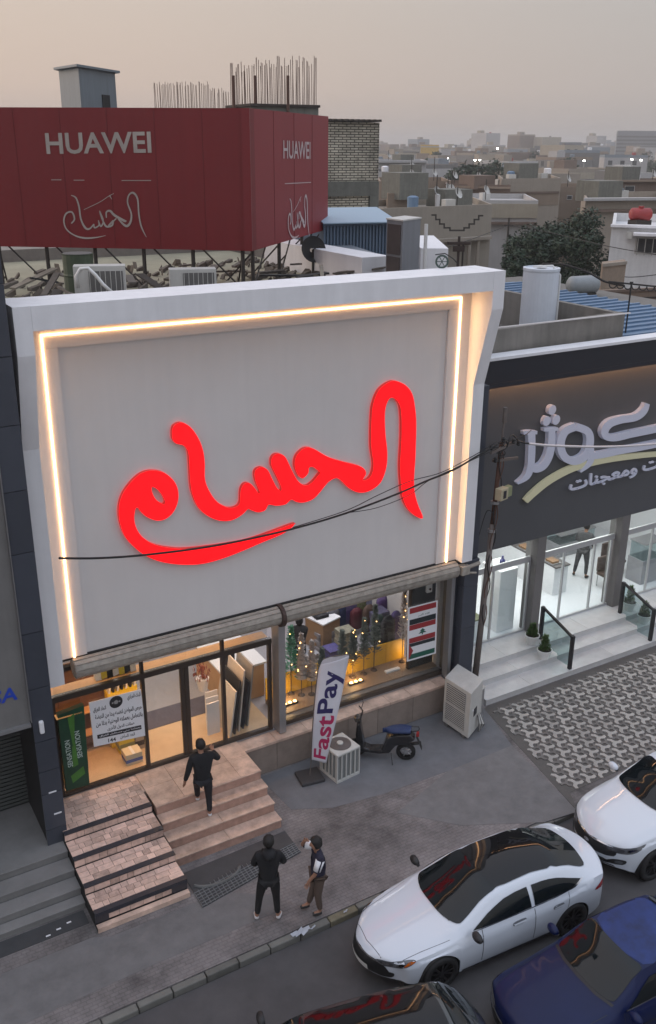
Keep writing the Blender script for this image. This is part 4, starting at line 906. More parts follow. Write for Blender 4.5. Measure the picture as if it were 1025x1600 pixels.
# ------------------------------------------------------------ outdoor air conditioners
m_acw = mat('ac_paint', (.50, .49, .46), .5, var=.15, scale=4, streak=.15); m_acd = mat('ac_grille', (.13, .125, .12), .6, var=.3)
A = Z_(691, 1131); B = Z_(731, 1159); Cc = Z_(750, 1135); D = A+Cc-B; hA = VH(A, 696, 1058)
Ac = thing('air_conditioner', 'tall beige outdoor air conditioner with two grilles beside the utility pole', 'air conditioner', tuple((A+B+Cc+D)/4))
u = (B-A).normalized(); v = (Cc-B).normalized(); Lw = (B-A).length; Dp = (Cc-B).length
MB().prism([A+Vector((0, 0, .08)), B+Vector((0, 0, .08)), Cc+Vector((0, 0, .08)), D+Vector((0, 0, .08))], (0, 0, hA-.08)).build('cabinet', m_acw, Ac, bevel=.015)
for s_ in (.15, .8): MB().obox(A+u*Lw*s_+v*Dp*.5+Vector((0, 0, .04)), u, v, up, .05, Dp*.5, .04).build('foot', m_acd, Ac)
outw = -v
for z0, z1 in ((.16, .50), (.54, .92)):
    za, zb = hA*z0, hA*z1
    gl = MB().obox(A+u*Lw*.45-v*.006+Vector((0, 0, (za+zb)/2)), u, v, up, Lw*.36, .006, (zb-za)/2).build('grille', m_acd, Ac)
    for k in range(9): MB().obox(A+u*Lw*.45-v*.018+Vector((0, 0, za+(zb-za)*(k+.5)/9)), u, v, up, Lw*.36, .005, .007).build('louvre', m_acw, gl)
MB().obox(B+v*Dp*.45+u*.004+Vector((0, 0, hA*.5)), v, u, up, .09, .004, .1).build('label', m_blk, Ac); MB().obox(B+v*Dp*.25+u*.006+Vector((0, 0, hA*.58)), v, u, up, .03, .006, .02).build('label', m_wht, Ac)
for k in range(5): MB().tube([B+v*(Dp*.6+.03*k)+u*.04+Vector((0, 0, .5)), B+v*(Dp*.6+.03*k)+u*(.1+.03*k)+Vector((0, 0, .3)), B+v*(Dp*.7+.04*k)+u*(.06)+Vector((0, 0, .03))], .018, 6).build('pipe', m_acw if k % 2 else m_acd, Ac)
Bb = thing('cable_cabinet', 'narrow grey metal box standing behind the tall beige air conditioner', 'cabinet', tuple(D+u*.5+v*.2))
q_ = Cc+v*.08-u*.3; MB().obox(q_+v*.12+Vector((0, 0, .45)), u, v, up, .22, .1, .45).build('case', m_alu, Bb, bevel=.01); MB().obox(q_+v*.12+Vector((0, 0, .905)), u, v, up, .235, .115, .012).build('lid', m_acw, Bb)

F0 = Z_(527, 1225); Rr = Z_(561.5, 1208.5); L0 = Z_(507, 1200); hC = VH(F0, 529, 1181)
u = (Rr-F0); Lr = u.length; u.normalize(); v = Vector((-u.y, u.x, 0)); Bk = min(.8, (L0-F0).length)
Cn = thing('condenser_unit', 'square ribbed condenser with a round fan on top behind the feather flag', 'air conditioner', tuple(F0+u*Lr/2+v*Bk/2))
cen = F0+u*Lr/2+v*Bk/2
MB().obox(cen+Vector((0, 0, hC*.5)), u, v, up, Lr/2-.03, Bk/2-.03, hC*.5-.02).build('coil', mat('coil_grey', (.20, .21, .205), .6, var=.2), Cn)
MB().obox(cen+Vector((0, 0, hC-.03)), u, v, up, Lr/2+.01, Bk/2+.01, .03).build('lid', m_acw, Cn, bevel=.02)
MB().obox(cen+Vector((0, 0, .03)), u, v, up, Lr/2+.005, Bk/2+.005, .03).build('base', m_acw, Cn)
for s_, d_, n_ in ((-1, v, 6), (1, v, 6)):
    for k in range(n_): MB().obox(cen+u*(-Lr/2+Lr*(k+.0)/(n_-1))*.985+d_*s_*(Bk/2-.012)+Vector((0, 0, hC/2)), u, v, up, .014, .012, hC/2-.05).build('rib', m_acw, Cn)
for s_ in (-1, 1):
    for k in range(5): MB().obox(cen+u*s_*(Lr/2-.012)+v*(-Bk/2+Bk*(k+.5)/5)+Vector((0, 0, hC/2)), v, u, up, .014, .012, hC/2-.05).build('rib', m_acw, Cn)
MB().lathe(cen+Vector((0, 0, hC+.001)), [(Lr*.40, 0), (Lr*.40, .012)], 28).build('fan_guard', mat('fan_brown', (.16, .13, .12), .6, var=.2), Cn)
for k in range(4):
    r_ = Lr*(.13+.08*k); MB().tube([cen+Vector((r_*math.cos(a), r_*math.sin(a), hC+.02)) for a in np.linspace(0, 6.283, 25)], .005, 4).build('guard_ring', m_acd, Cn)
MB().lathe(cen+Vector((0, 0, hC+.014)), [(Lr*.12, 0), (Lr*.11, .03)], 16).build('fan_cap', m_acw, Cn)

# ------------------------------------------------------------ feather flag
fb = Z_(484, 1216)
Fl = thing('feather_flag', 'white feather flag with sideways red and blue lettering on a dark square base', 'flag', tuple(fb))
MB().obox(fb+Vector((0, 0, .04)), (1, -.15, 0), (.15, 1, 0), up, .27, .25, .04).build('base', mat('base_rubber', (.045, .043, .045), .6, var=.3), Fl, bevel=.02)
def FGp(x, y, k=0.0): # plane of the cloth, turned to the street
    n_ = Vector((-fw.x, -fw.y, 0)); wv = .05*math.sin(y*.035)+.03*math.sin(x*.12+y*.05)
    return PL(x, y, fb+n_*(.02), n_)+n_*(wv+k)
lft = [(487, 1190), (487.5, 1170), (489, 1140), (491, 1110), (494, 1080), (497.5, 1052), (501, 1041)]
rgt = [(510, 1193), (514, 1172), (521, 1142), (528, 1112), (535, 1082), (541, 1052), (545.5, 1027)]
def cloth(lf, rg, nn=8, sub=5, k=0.0):
    a = catmull([(*p, 0) for p in lf], False, sub); b = catmull([(*p, 0) for p in rg], False, sub); mb = MB(); n = len(a)
    P = [FGp(a[i].x+(b[i].x-a[i].x)*j/nn, a[i].y+(b[i].y-a[i].y)*j/nn, k) for i in range(n) for j in range(nn+1)]
    mb.add(P, [(i*(nn+1)+j, i*(nn+1)+j+1, (i+1)*(nn+1)+j+1, (i+1)*(nn+1)+j) for i in range(n-1) for j in range(nn)]); return mb
m_cloth = mat('flag_cloth', (.62, .61, .66), .7, var=.12, scale=3)
o = cloth(lft, rgt).build('cloth', m_cloth, Fl, smooth=True); md = o.modifiers.new('t', 'SOLIDIFY'); md.thickness = .004; md.offset = -1
o = cloth([(501, 1041), (505, 1034), (517, 1028)], [(545.5, 1027), (544, 1026), (540, 1025)], 8, 5).build('top_fold', mat('flag_fold', (.50, .49, .53), .7, var=.25, scale=8), Fl, smooth=True)
MB().tube([fb+Vector((0, 0, .08)), FGp(486, 1195, -.02), FGp(487, 1160, -.02), FGp(490, 1110, -.02), FGp(496, 1055, -.02), FGp(506, 1033, -.02), FGp(525, 1026, -.02), FGp(545, 1026, -.02)], .012, 6).build('pole', m_pole, Fl)
# lettering follows the cloth: text plane is bent vertex by vertex
def flagtext(body, s0, s1, t0, t1, mt):
    c = bpy.data.curves.new('tmp', 'FONT'); c.body = body; c.offset = .022; t = bpy.data.objects.new('tmp', c); COL.objects.link(t)
    me = bpy.data.meshes.new_from_object(t.evaluated_get(bpy.context.evaluated_depsgraph_get())); bpy.data.objects.remove(t)
    bm = bmesh.new(); bm.from_mesh(me); bmesh.ops.triangulate(bm, faces=bm.faces); bmesh.ops.subdivide_edges(bm, edges=[e for e in bm.edges if e.calc_length() > .12], cuts=2, use_grid_fill=True); bm.to_mesh(me); bm.free()
    xs = [q.co.x for q in me.vertices]; ys = [q.co.y for q in me.vertices]; x0, x1, y0, y1 = min(xs), max(xs), min(ys), max(ys)
    a = catmull([(*p, 0) for p in lft], False, 6); b = catmull([(*p, 0) for p in rgt], False, 6); n = len(a)
    for q in me.vertices:
        t = t0+(t1-t0)*(q.co.x-x0)/(x1-x0); s_ = s0+(s1-s0)*(q.co.y-y0)/(y1-y0); i = min(int(t*(n-1)), n-2); f = t*(n-1)-i
        L_ = a[i].lerp(a[i+1], f); R_ = b[i].lerp(b[i+1], f); p = L_.lerp(R_, 1-s_); q.co = FGp(p.x, p.y, .008)
    o = link('lettering', me, mt, Fl)
flagtext('Fast', .10, .88, .06, .47, mat('flag_lettering_red', (.42, .02, .10), .6)); flagtext('Pay', .02, .88, .49, .86, mat('flag_lettering_navy', (.025, .02, .10), .6))

# ------------------------------------------------------------ scooter
r_w = Z_(630, 1186); f_w = Z_(566, 1180); dv = (f_w-r_w); Ls_ = 1.22
Sc = thing('scooter', 'black scooter with a blue seat parked by the pink stone ledge', 'scooter', tuple(lerp(r_w, f_w, .5)), math.atan2(dv.y, dv.x)-R(0))
m_scb = mat('scooter_black', (.012, .012, .014), .25, coat=.6); m_seat = mat('scooter_blue', (.012, .03, .10), .45, var=.3, scale=9); m_rub = mat('rubber', (.012, .012, .012), .8)
def wheel_lathe(mb, c, R_, w_, ax=(0, 1, 0), n=24): return mb.lathe(Vector(c)-Vector(ax)*w_/2, [(R_*.62, 0), (R_*.9, 0), (R_, w_*.3), (R_, w_*.7), (R_*.9, w_), (R_*.62, w_)], n, ax, False)
for x in (-.52, .60):
    wheel_lathe(MB(), (x, 0, .22), .22, .10).build('tyre', m_rub, Sc, local=True, smooth=True)
    mb = MB(); mb.lathe((x, -.03, .22), [(.05, 0), (.05, .06)], 10, (0, 1, 0)); 
    for k in range(5): mb.bar((x, 0, .22), (x+.14*math.cos(k*1.257), 0, .22+.14*math.sin(k*1.257)), .014, 5)
    mb.build('rim', m_alu, Sc, local=True)
body_pts = [(-.72, .62), (-.60, .74), (-.30, .70), (-.08, .60), (-.02, .40), (.02, .27), (.30, .25), (.42, .30), (.47, .60), (.52, .92), (.60, .90), (.62, .60), (.60, .35), (.50, .18), (.10, .16), (-.15, .20), (-.30, .42), (-.55, .48)]
MB().prism([(x, -.13, z) for x, z in body_pts], (0, .26, 0)).build('body', m_scb, Sc, local=True, bevel=.03)
sp = catmull([(-.62, 0, .80), (-.40, 0, .80), (-.15, 0, .76), (.02, 0, .72)], False, 4)
mb = MB(); rings = []; n = 12
for i, p in enumerate(sp):
    f = i/(len(sp)-1); w_ = .15*math.sin(math.pi*min(1, f*1.1+.12))**.4+.02; h_ = .065; rings += [(p.x, w_*math.cos(a), p.z+h_*math.sin(a)) for a in [2*math.pi*k/n for k in range(n)]]
m_ = len(sp); mb.add(rings, [(i*n+k, i*n+(k+1) % n, (i+1)*n+(k+1) % n, (i+1)*n+k) for i in range(m_-1) for k in range(n)]+[tuple(range(n)), tuple(range((m_-1)*n, m_*n))]).build('seat', m_seat, Sc, local=True, smooth=True)
MB().tube([(.60, -.32, 1.10), (.50, -.20, 1.06), (.52, 0, 1.02), (.50, .20, 1.06), (.60, .32, 1.10)], .016, 6).tube([(.52, 0, 1.02), (.56, 0, .7), (.62, 0, .25)], .022, 6).build('handlebar', m_scb, Sc, local=True)
MB().lathe((.58, 0, .98), [(.10, 0), (.09, .05), (.03, .09)], 14, (1, 0, .2)).build('headlight', m_scb, Sc, local=True)
for s_ in (-1, 1): MB().bar((.54, .25*s_, 1.07), (.50, .30*s_, 1.22), .008, 5).lathe((.50, .30*s_-.01, 1.26), [(.045, 0), (.045, .015)], 10, (1, 0, 0)).build('mirror', m_scb, Sc, local=True)
MB().tube([(-.35, -.10, .70), (-.6, -.11, .82), (-.78, -.08, .84), (-.80, 0, .84), (-.78, .08, .84), (-.6, .11, .82), (-.35, .10, .70)], .012, 5).build('rack', m_scb, Sc, local=True)
MB().box(-.80, -.74, -.05, .05, .66, .74).build('tail_light', mat('tail_lens', (.3, .02, .02), .2), Sc, local=True); MB().bar((-.2, .12, .22), (-.25, .28, 0.01), .012, 5).bar((-.5, -.14, .3), (-.85, -.15, .38), .04, 8).build('stand_and_exhaust', m_scb, Sc, local=True)
MB().prism([(-.74, -.06, .66), (-.74, .06, .66), (-.88, .07, .34), (-.88, -.07, .34)], (.01, 0, 0)).build('mudguard', m_rub, Sc, local=True)

# ------------------------------------------------------------ people
m_skin = mat('skin', (.32, .17, .11), .55, var=.1); m_hair = mat('hair', (.010, .008, .007), .7); m_shoe = mat('white_shoe', (.6, .58, .58), .6); m_shoed = mat('dark_shoe', (.03, .028, .028), .6)
def skin_obj(name, verts, edges, radii, material, parent, sub=2):
    me = bpy.data.meshes.new(name); me.from_pydata([tuple(v) for v in verts], edges, [])
    me.materials.append(material)
    o = bpy.data.objects.new(name, me); COL.objects.link(o); o.parent = parent; KIDS.setdefault(parent.name, []).append(o)
    sm_ = o.modifiers.new('skin', 'SKIN')
    if not me.skin_vertices: 
        bm = bmesh.new(); bm.from_mesh(me); bm.verts.layers.skin.verify(); bm.to_mesh(me); bm.free()
    for i, r_ in enumerate(radii):
        rr = r_ if isinstance(r_, tuple) else (r_, r_)
        me.skin_vertices[0].data[i].radius = rr; me.skin_vertices[0].data[i].use_root = (i == 0)
    sm_.use_smooth_shade = True; s2 = o.modifiers.new('sub', 'SUBSURF'); s2.levels = sub; s2.render_levels = sub
    return o
def chain(V, E, Rr, start, pts, rad):
    p = start
    for q, r_ in zip(pts, rad):
        V.append(Vector(q)); Rr.append(r_); E.append((p, len(V)-1)); p = len(V)-1
    return p
def person(label, loc, face, J, top, trouser, shoe, hood=False, patch=None, hair_long=.0):
    """J: joints in a frame where x is the person's right, y forward, z up from the ground"""
    t = thing('person', label, 'person', loc, math.atan2(face.y, face.x)-math.pi/2)
    V = [Vector(J['pelvis'])]; E = []; Rd = [(.10, .08)]
    ch = chain(V, E, Rd, 0, [J['belly'], J['chest']], [(.10, .07), (.11, .08)])
    nk = chain(V, E, Rd, ch, [J['neck'], J['jaw'], J['brow'], J['crown']], [.052, (.062, .07), (.078, .095), (.06, .07)])
    jaw = Vector(J['jaw']); fd = Vector(J.get('look', (0, 1, 0))).normalized(); sd_ = fd.cross(up).normalized(); brow = Vector(J['brow'])
    chain(V, E, Rd, nk-1, [brow+fd*.105-Vector((0, 0, .045))], [.014])
    for s_ in (-1, 1): chain(V, E, Rd, nk-1, [brow+sd_*s_*.088-Vector((0, 0, .03))], [.014])
    for s_ in ('L', 'R'):
        w_ = chain(V, E, Rd, ch, [J['sh'+s_], J['el'+s_], J['wr'+s_]], [.055, .040, .027])
        wr = Vector(J['wr'+s_]); dr = Vector(J['hd'+s_]).normalized(); pd = dr.orthogonal().normalized(); pl_ = chain(V, E, Rd, w_, [wr+dr*.06], [(.036, .018)])
        for q_, ln in ((-.03, .065), (-.01, .08), (.01, .085), (.028, .075)): chain(V, E, Rd, pl_, [wr+dr*.09+pd*q_, wr+dr*(.09+ln*.6)+pd*q_*1.1, wr+dr*(.09+ln)*.95+pd*q_+dr.cross(pd)*.02], [.009, .008, .007])
        chain(V, E, Rd, w_, [wr+dr*.05+pd*.045, wr+dr*.09+pd*.06], [.011, .009])
        k_ = chain(V, E, Rd, 0, [J['hp'+s_], J['kn'+s_], J['an'+s_]], [.07, .05, .036]); chain(V, E, Rd, k_, [Vector(J['an'+s_])+Vector(J.get('toe'+s_, (0, .14, -.05)))], [.035])
    skin_obj('body', V, E, Rd, m_skin, t)
    # top garment
    V = [Vector(J['belly'])]; E = []; Rd = [(.165, .14)]
    chain(V, E, Rd, 0, [Vector(J['pelvis'])+Vector((0, 0, -.03))], [(.175, .15)]); ch = chain(V, E, Rd, 0, [Vector(J['chest'])], [(.18, .145)]); chain(V, E, Rd, ch, [Vector(J['neck'])-Vector((0, 0, .03))], [.07])
    for s_ in ('L', 'R'): chain(V, E, Rd, ch, [J['sh'+s_], J['el'+s_]]+([lerp(Vector(J['el'+s_]), Vector(J['wr'+s_]), .93)] if patch is None else []), [.078, .062, .045])
    if patch is not None:
        V2 = V; 
    tp_ = skin_obj('top', V, E, Rd, top, t)
    if patch is not None: # pale sleeves
        for s_ in ('L', 'R'): a = Vector(J['sh'+s_]); b = Vector(J['el'+s_]); MB().bar(a.lerp(b, .12), a.lerp(b, .8), .083, 12, .070).build('sleeve', patch, t, smooth=True, local=True); MB().obox(a.lerp(b, .45)+(Vector((.08, 0, 0)) if s_ == 'R' else Vector((-.08, 0, 0))), b-a, (0, 1, 0), (1, 0, 0), .16, .012, .008).build('sleeve_stripe', top, t, local=True)
    if hood: MB().lathe(Vector(J['neck'])+Vector((0, -.07, -.08)), [(.05, 0), (.12, .03), (.13, .09), (.09, .14)], 14, (0, -.25, 1)).build('hood', top, t, smooth=True, local=True)
    V = [Vector(J['pelvis'])]; E = []; Rd = [(.145, .115)]
    for s_ in ('L', 'R'): chain(V, E, Rd, 0, [J['hp'+s_], Vector(J['hp'+s_]).lerp(Vector(J['kn'+s_]), .5), J['kn'+s_], Vector(J['kn'+s_]).lerp(Vector(J['an'+s_]), .9)], [.105, .095, .072, .055])
    skin_obj('trousers', V, E, Rd, trouser, t)
    for s_ in ('L', 'R'):
        a = Vector(J['an'+s_]); to = Vector(J.get('toe'+s_, (0, .14, -.05)))
        skin_obj('shoe', [a+Vector((0, -.03, -.02)), a+to*.45+Vector((0, 0, -.015)), a+to+Vector((0, .01, -.0))], [(0, 1), (1, 2)], [.045, .045, .036], shoe, t)
    hc = brow+Vector((0, 0, .02))-fd*.018
    hm_ = bmesh.new(); bmesh.ops.create_icosphere(hm_, subdivisions=3, radius=1)
    for v_ in hm_.verts:
        q = v_.co.copy(); r_ = 1+.05*math.sin(9*q.x+5*q.z)+.04*math.sin(13*q.y)
        fr = Vector((q.x, q.y, 0)).dot(fd); low = -.55 if fr < .2 else (-.55+(fr-.2)*1.4)
        z = max(q.z, low)
        v_.co = Vector((q.x*.098*r_, q.y*.112*r_, z*.118*r_ if z > 0 else z*(.14+hair_long)))
    me = bpy.data.meshes.new('hair'); hm_.to_mesh(me); hm_.free(); me.transform(Matrix.Translation(hc)); link('hair', me, m_hair, t, True, local=True)
    return t
# man by the kerb, seen from behind
pA = Z_(421, 1436); 
JA = dict(pelvis=(0, 0, .97), belly=(0, .01, 1.15), chest=(0, 0, 1.36), neck=(0.01, .02, 1.54), jaw=(.02, .045, 1.62), brow=(.02, .04, 1.70), crown=(.02, .03, 1.78), look=(.55, 1, -.2),
    shL=(-.19, 0, 1.46), elL=(-.27, .06, 1.20), wrL=(-.06, .25, 1.18), hdL=(1, .2, .1), shR=(.19, 0, 1.46), elR=(.29, .08, 1.20), wrR=(.08, .27, 1.24), hdR=(-1, .2, .1),
    hpL=(-.10, 0, .90), knL=(-.17, .03, .50), anL=(-.22, 0, .09), toeL=(-.03, .14, -.05), hpR=(.10, 0, .90), knR=(.13, .04, .50), anR=(.15, -.02, .09), toeR=(.06, .13, -.05))
person('man in a black hoodie with folded arms, seen from behind on the pavement', (pA.x, pA.y, 0), Vector((.42, .9, 0)), JA, m_bk, mat('black_trousers', (.008, .008, .009), .8), m_shoe, hood=True)
pB = Z_(497, 1424)
JB = dict(pelvis=(0, 0, .90), belly=(0, .02, 1.06), chest=(0, 0, 1.25), neck=(0, .03, 1.41), jaw=(0, .06, 1.48), brow=(0, .06, 1.56), crown=(0, .04, 1.63), look=(0, 1, .05),
    shL=(-.17, 0, 1.35), elL=(-.22, .10, 1.08), wrL=(-.16, .22, .88), hdL=(.1, .3, -1), shR=(.17, 0, 1.35), elR=(.24, .24, 1.36), wrR=(.10, .22, 1.56), hdR=(-.5, -.2, .5),
    hpL=(-.09, 0, .84), knL=(-.09, .03, .46), anL=(-.09, -.02, .09), hpR=(.09, 0, .84), knR=(.09, .07, .46), anR=(.10, .16, .12))
person('man in navy shirt and brown trousers raising a hand to his brow', (pB.x, pB.y, 0), Vector((-.9, .25, 0)), JB, m_navy, mat('brown_trousers', (.10, .07, .055), .8), m_shoed, patch=m_wht, hair_long=.05)
pC = Z_(321, 1277, .41)
JC = dict(pelvis=(-.02, .0, .98), belly=(-.02, .03, 1.14), chest=(-.02, .04, 1.35), neck=(-.02, .06, 1.52), jaw=(-.02, .09, 1.60), brow=(-.02, .09, 1.68), crown=(-.02, .08, 1.76), look=(-.2, 1, 0),
    shL=(-.20, .03, 1.45), elL=(-.30, -.02, 1.16), wrL=(-.36, .04, .92), hdL=(-.1, .2, -1), shR=(.18, .03, 1.45), elR=(.34, .16, 1.24), wrR=(.26, .40, 1.28), hdR=(-.1, 1, .2),
    hpL=(-.11, 0, .91), knL=(-.11, .20, .66), anL=(-.10, .27, .30), hpR=(.08, 0, .91), knR=(.09, .03, .49), anR=(.09, -.02, .09))
person('man in black clothes and white shoes climbing the pink marble steps', (pC.x, pC.y, .41), Vector((.25, 1, 0)), JC, m_bk, mat('charcoal_trousers', (.012, .012, .016), .8), m_shoe)
# person inside the sweet shop
pD = Z_(907, 902, .51)
JD = dict(JA); JD.update(elR=(.24, .1, 1.2), wrR=(.2, .25, 1.0), hdR=(0, 1, -.5))
person('shopper in dark grey clothes standing at the counter inside the sweet shop', (pD.x, pD.y, .51), Vector((.9, .5, 0)), JD, mat('grey_clothes', (.07, .07, .075), .8), mat('grey_trousers', (.06, .06, .065), .8), m_shoed)
# ------------------------------------------------------------ cars
def interp(tab, x):
    """tab: list of (x, value) - smooth Catmull-Rom through the keys"""
    xs = [t[0] for t in tab]; ys = [t[1] for t in tab]
    if x <= xs[0]: return ys[0]
    if x >= xs[-1]: return ys[-1]
    i = max(k for k in range(len(xs)) if xs[k] <= x); i = min(i, len(xs)-2)
    h = xs[i+1]-xs[i]; t = (x-xs[i])/h
    def sl(k):
        if k == 0: return (ys[1]-ys[0])/(xs[1]-xs[0])
        if k == len(xs)-1: return (ys[-1]-ys[-2])/(xs[-1]-xs[-2])
        a = (ys[k]-ys[k-1])/(xs[k]-xs[k-1]); b = (ys[k+1]-ys[k])/(xs[k+1]-xs[k])
        return 0 if a*b <= 0 else 2*a*b/(a+b)
    m0, m1 = sl(i)*h, sl(i+1)*h
    return ys[i]*(2*t**3-3*t*t+1)+m0*(t**3-2*t*t+t)+ys[i+1]*(-2*t**3+3*t*t)+m1*(t**3-t*t)
m_tyre = mat('tyre', (.013, .013, .014), .75); m_rimd = mat('dark_rim', (.05, .05, .055), .3, metal=.8); m_chrome = mat('chrome', (.6, .6, .62), .15, metal=1)
m_plas = mat('black_plastic', (.013, .013, .014), .5); m_cglass = mat('car_glass', (.004, .007, .009), .03, spec=.38); m_lens = mat('lamp_lens', (.10, .105, .115), .08, coat=1); m_lensd = mat('lamp_dark', (.05, .05, .055), .12, coat=1); m_tail = mat('tail_red', (.28, .012, .02), .15, coat=1); m_orange = mat('amber_lens', (.55, .12, .01), .2, coat=1)
m_plate = mat('licence_plate', (.6, .6, .58), .5)
def car(label, name, loc, yaw, C, paint, group='cars parked along the street', rimmat=None):
    t = thing(name, label, 'car', loc, yaw, group)
    T = C['keys']; cols = list(zip(*T)); X = cols[0]
    f = {k: list(zip(X, cols[i+1])) for i, k in enumerate(('w', 'zs', 'ws', 'zr', 'wr', 'zc'))}
    bowt = C['bow']; L_ = X[-1]; wx = C['wheels']; RA = C['arch']; zw = C['rw']; sill = C['sill']
    NX = 110; NU = 30
    xs = [L_*(1-math.cos(math.pi*i/NX))/2*.35+L_*i/NX*.65 for i in range(NX+1)]
    def side_prof(q): # q: height as a share of the shoulder height
        return interp([(0, .86), (.22, .95), (.42, .985), (.62, 1.0), (.80, .99), (.93, .965), (1.0, .93)], q)
    rows = []
    for x in xs:
        w, zs, ws, zr, wr, zc = [interp(f[k], x) for k in ('w', 'zs', 'ws', 'zr', 'wr', 'zc')]
        bw = interp(bowt, x)
        xe = x+bw
        zl = interp(C['low'], x)
        for xw in wx:
            d = abs(xe-xw)
            if d < RA: zl = max(zl, zw+math.sqrt(RA*RA-d*d))
        row = []
        nS = 12
        for j in range(nS+1):
            z = zl+(zs-zl)*j/nS; y = w*side_prof(z/zs)*ws/.93*1.0 if z/zs > .93 else w*side_prof(z/zs)
            row.append((y, z))
        ye = row[-1][0]
        nG = 6
        for j in range(1, nG+1):
            u_ = j/nG; bulge = .035*math.sin(math.pi*u_)*min(1, max(0, (zr-zs)/.3)); row.append((ye+(wr-ye)*u_+bulge, zs+(zr-zs)*u_))
        nT = NU-nS-nG
        for j in range(1, nT+1):
            u_ = j/nT; row.append((wr*(1-u_), zr+(zc-zr)*math.sin(u_*math.pi/2)))
        rows.append([(x+bw*min(1.15, (y/max(w, .01)))**2.2, y, z) for y, z in row])
    V = []; F = []
    for r_ in rows: V += [(x, y, z) for x, y, z in r_]+[(x, -y, z) for x, y, z in r_[:-1]]
    n = NU+1; st = 2*n-1
    def idx(i, j, s_): return i*st+(j if (s_ > 0 or j == NU) else n+j)
    for i in range(NX):
        for j in range(NU):
            F.append((idx(i, j, 1), idx(i+1, j, 1), idx(i+1, j+1, 1), idx(i, j+1, 1))); F.append((idx(i, j+1, -1), idx(i+1, j+1, -1), idx(i+1, j, -1), idx(i, j, -1)))
    nS2 = 12+6
    for i in (0, NX):  # close the ends with sheets that follow the bowed plan
        x0 = xs[i]; w = interp(f['w'], x0); bw = interp(bowt, x0); wr = interp(f['wr'], x0)
        fr = [1-k/12 for k in range(12)]+[0]+[-(k+1)/12 for k in range(12)]; grid = []
        zlo = rows[i][0][2]; zhi = rows[i][nS2][2]; sg = -1 if i == 0 else 1
        for j in range(nS2+1):
            xj, yj, zj = rows[i][j]; line = []
            for s_ in fr:
                y = yj*s_; bul = sg*.045*math.sin(math.pi*(zj-zlo)/(zhi-zlo))*(1-s_*s_)
                line.append(len(V)); V.append((xj if abs(s_) == 1 else x0+bw*min(1.15, abs(y)/max(w, .01))**2.2+bul, y, zj))
            grid.append(line)
        for j in range(nS2):
            for k in range(24): q = (grid[j][k], grid[j][k+1], grid[j+1][k+1], grid[j+1][k]); F.append(q)
        top = [idx(i, nS2+k, 1) for k in range(13)]+[idx(i, nS2+11-k, -1) for k in range(12)]
        for k in range(24): F.append((grid[nS2][k], grid[nS2][k+1], top[k+1], top[k]))
    me = bpy.data.meshes.new('body'); me.from_pydata(V, [], F)
    bm = bmesh.new(); bm.from_mesh(me); bmesh.ops.remove_doubles(bm, verts=bm.verts, dist=.0006); bmesh.ops.recalc_face_normals(bm, faces=bm.faces); bvh = BVHTree.FromBMesh(bm); bm.to_mesh(me); bm.free()
    body = link('body', me, paint, t, True, local=True)
    me.set_sharp_from_angle(angle=R(42))
    def patch(nm, poly, proj, material, lift=.006, step=.05, parent=None, sharp=False, lab=None):
        """poly in the drawing plane: proj 'T' top (x,y), 'L'/'Rr' side (x,z), 'F'/'B' end (y,z), or a (origin fn, dir) pair"""
        P = [Vector((a, b)) for a, b in poly]
        if not sharp: P = [Vector((q.x, q.y)) for q in catmull([(p.x, p.y, 0) for p in P], True, 3)]
        x0 = min(p.x for p in P); x1 = max(p.x for p in P); y0 = min(p.y for p in P); y1 = max(p.y for p in P)
        # densify the rim
        Q = []
        for i in range(len(P)):
            a, b = P[i], P[(i+1) % len(P)]; m2 = max(1, int((b-a).length/step))
            for k in range(m2): Q.append(a.lerp(b, k/m2))
        nq = len(Q); pts = list(Q)
        def ins(p):
            c4 = False
            for i in range(nq):
                a, b = Q[i], Q[(i+1) % nq]
                if (a.y > p.y) != (b.y > p.y) and p.x < (b.x-a.x)*(p.y-a.y)/(b.y-a.y)+a.x: c4 = not c4
            return c4
        yy = y0+step/2
        while yy < y1:
            xx = x0+step/2
            while xx < x1:
                p = Vector((xx, yy))
                if ins(p) and min((p-q).length for q in Q) > step*.45: pts.append(p)
                xx += step
            yy += step
        vo, eo, fo, *_ = geometry.delaunay_2d_cdt(pts, [(i, (i+1) % nq) for i in range(nq)], [], 1, 1e-5)
        out = []; ok = []
        for p in vo:
            if proj == 'T': o_, d_ = Vector((p.x, p.y, 3)), Vector((0, 0, -1))
            elif proj == 'L': o_, d_ = Vector((p.x, -3, p.y)), Vector((0, 1, 0))
            elif proj == 'R': o_, d_ = Vector((p.x, 3, p.y)), Vector((0, -1, 0))
            elif proj == 'F': o_, d_ = Vector((-3, p.x, p.y)), Vector((1, 0, 0))
            elif proj == 'B': o_, d_ = Vector((L_+3, p.x, p.y)), Vector((-1, 0, 0))
            elif proj == 'FL': d_ = Vector((.78, .62, 0)); s2 = Vector((.62, -.78, 0)); o_ = s2*(p.x+C.get('hl', .76))+Vector((0, 0, p.y))-d_*6
            elif proj == 'FR': d_ = Vector((.78, -.62, 0)); s2 = Vector((.62, .78, 0)); o_ = s2*(p.x+C.get('hl', .76))+Vector((0, 0, p.y))-d_*6
            h, nn, fi, ds = bvh.ray_cast(o_, d_)
            if h is None: out.append(None); continue
            if nn.dot(d_) > 0: nn = -nn
            out.append(h+nn*lift)
        mb = MB(); F2 = [fc for fc in fo if all(out[i] is not None for i in fc)]
        mb.add([q if q is not None else (0, 0, .5) for q in out], F2)
        return mb.build(nm, material, parent or t, smooth=True, local=True)
    for d_ in C['patches']: patch(*d_[:4], **(d_[4] if len(d_) > 4 else {}))
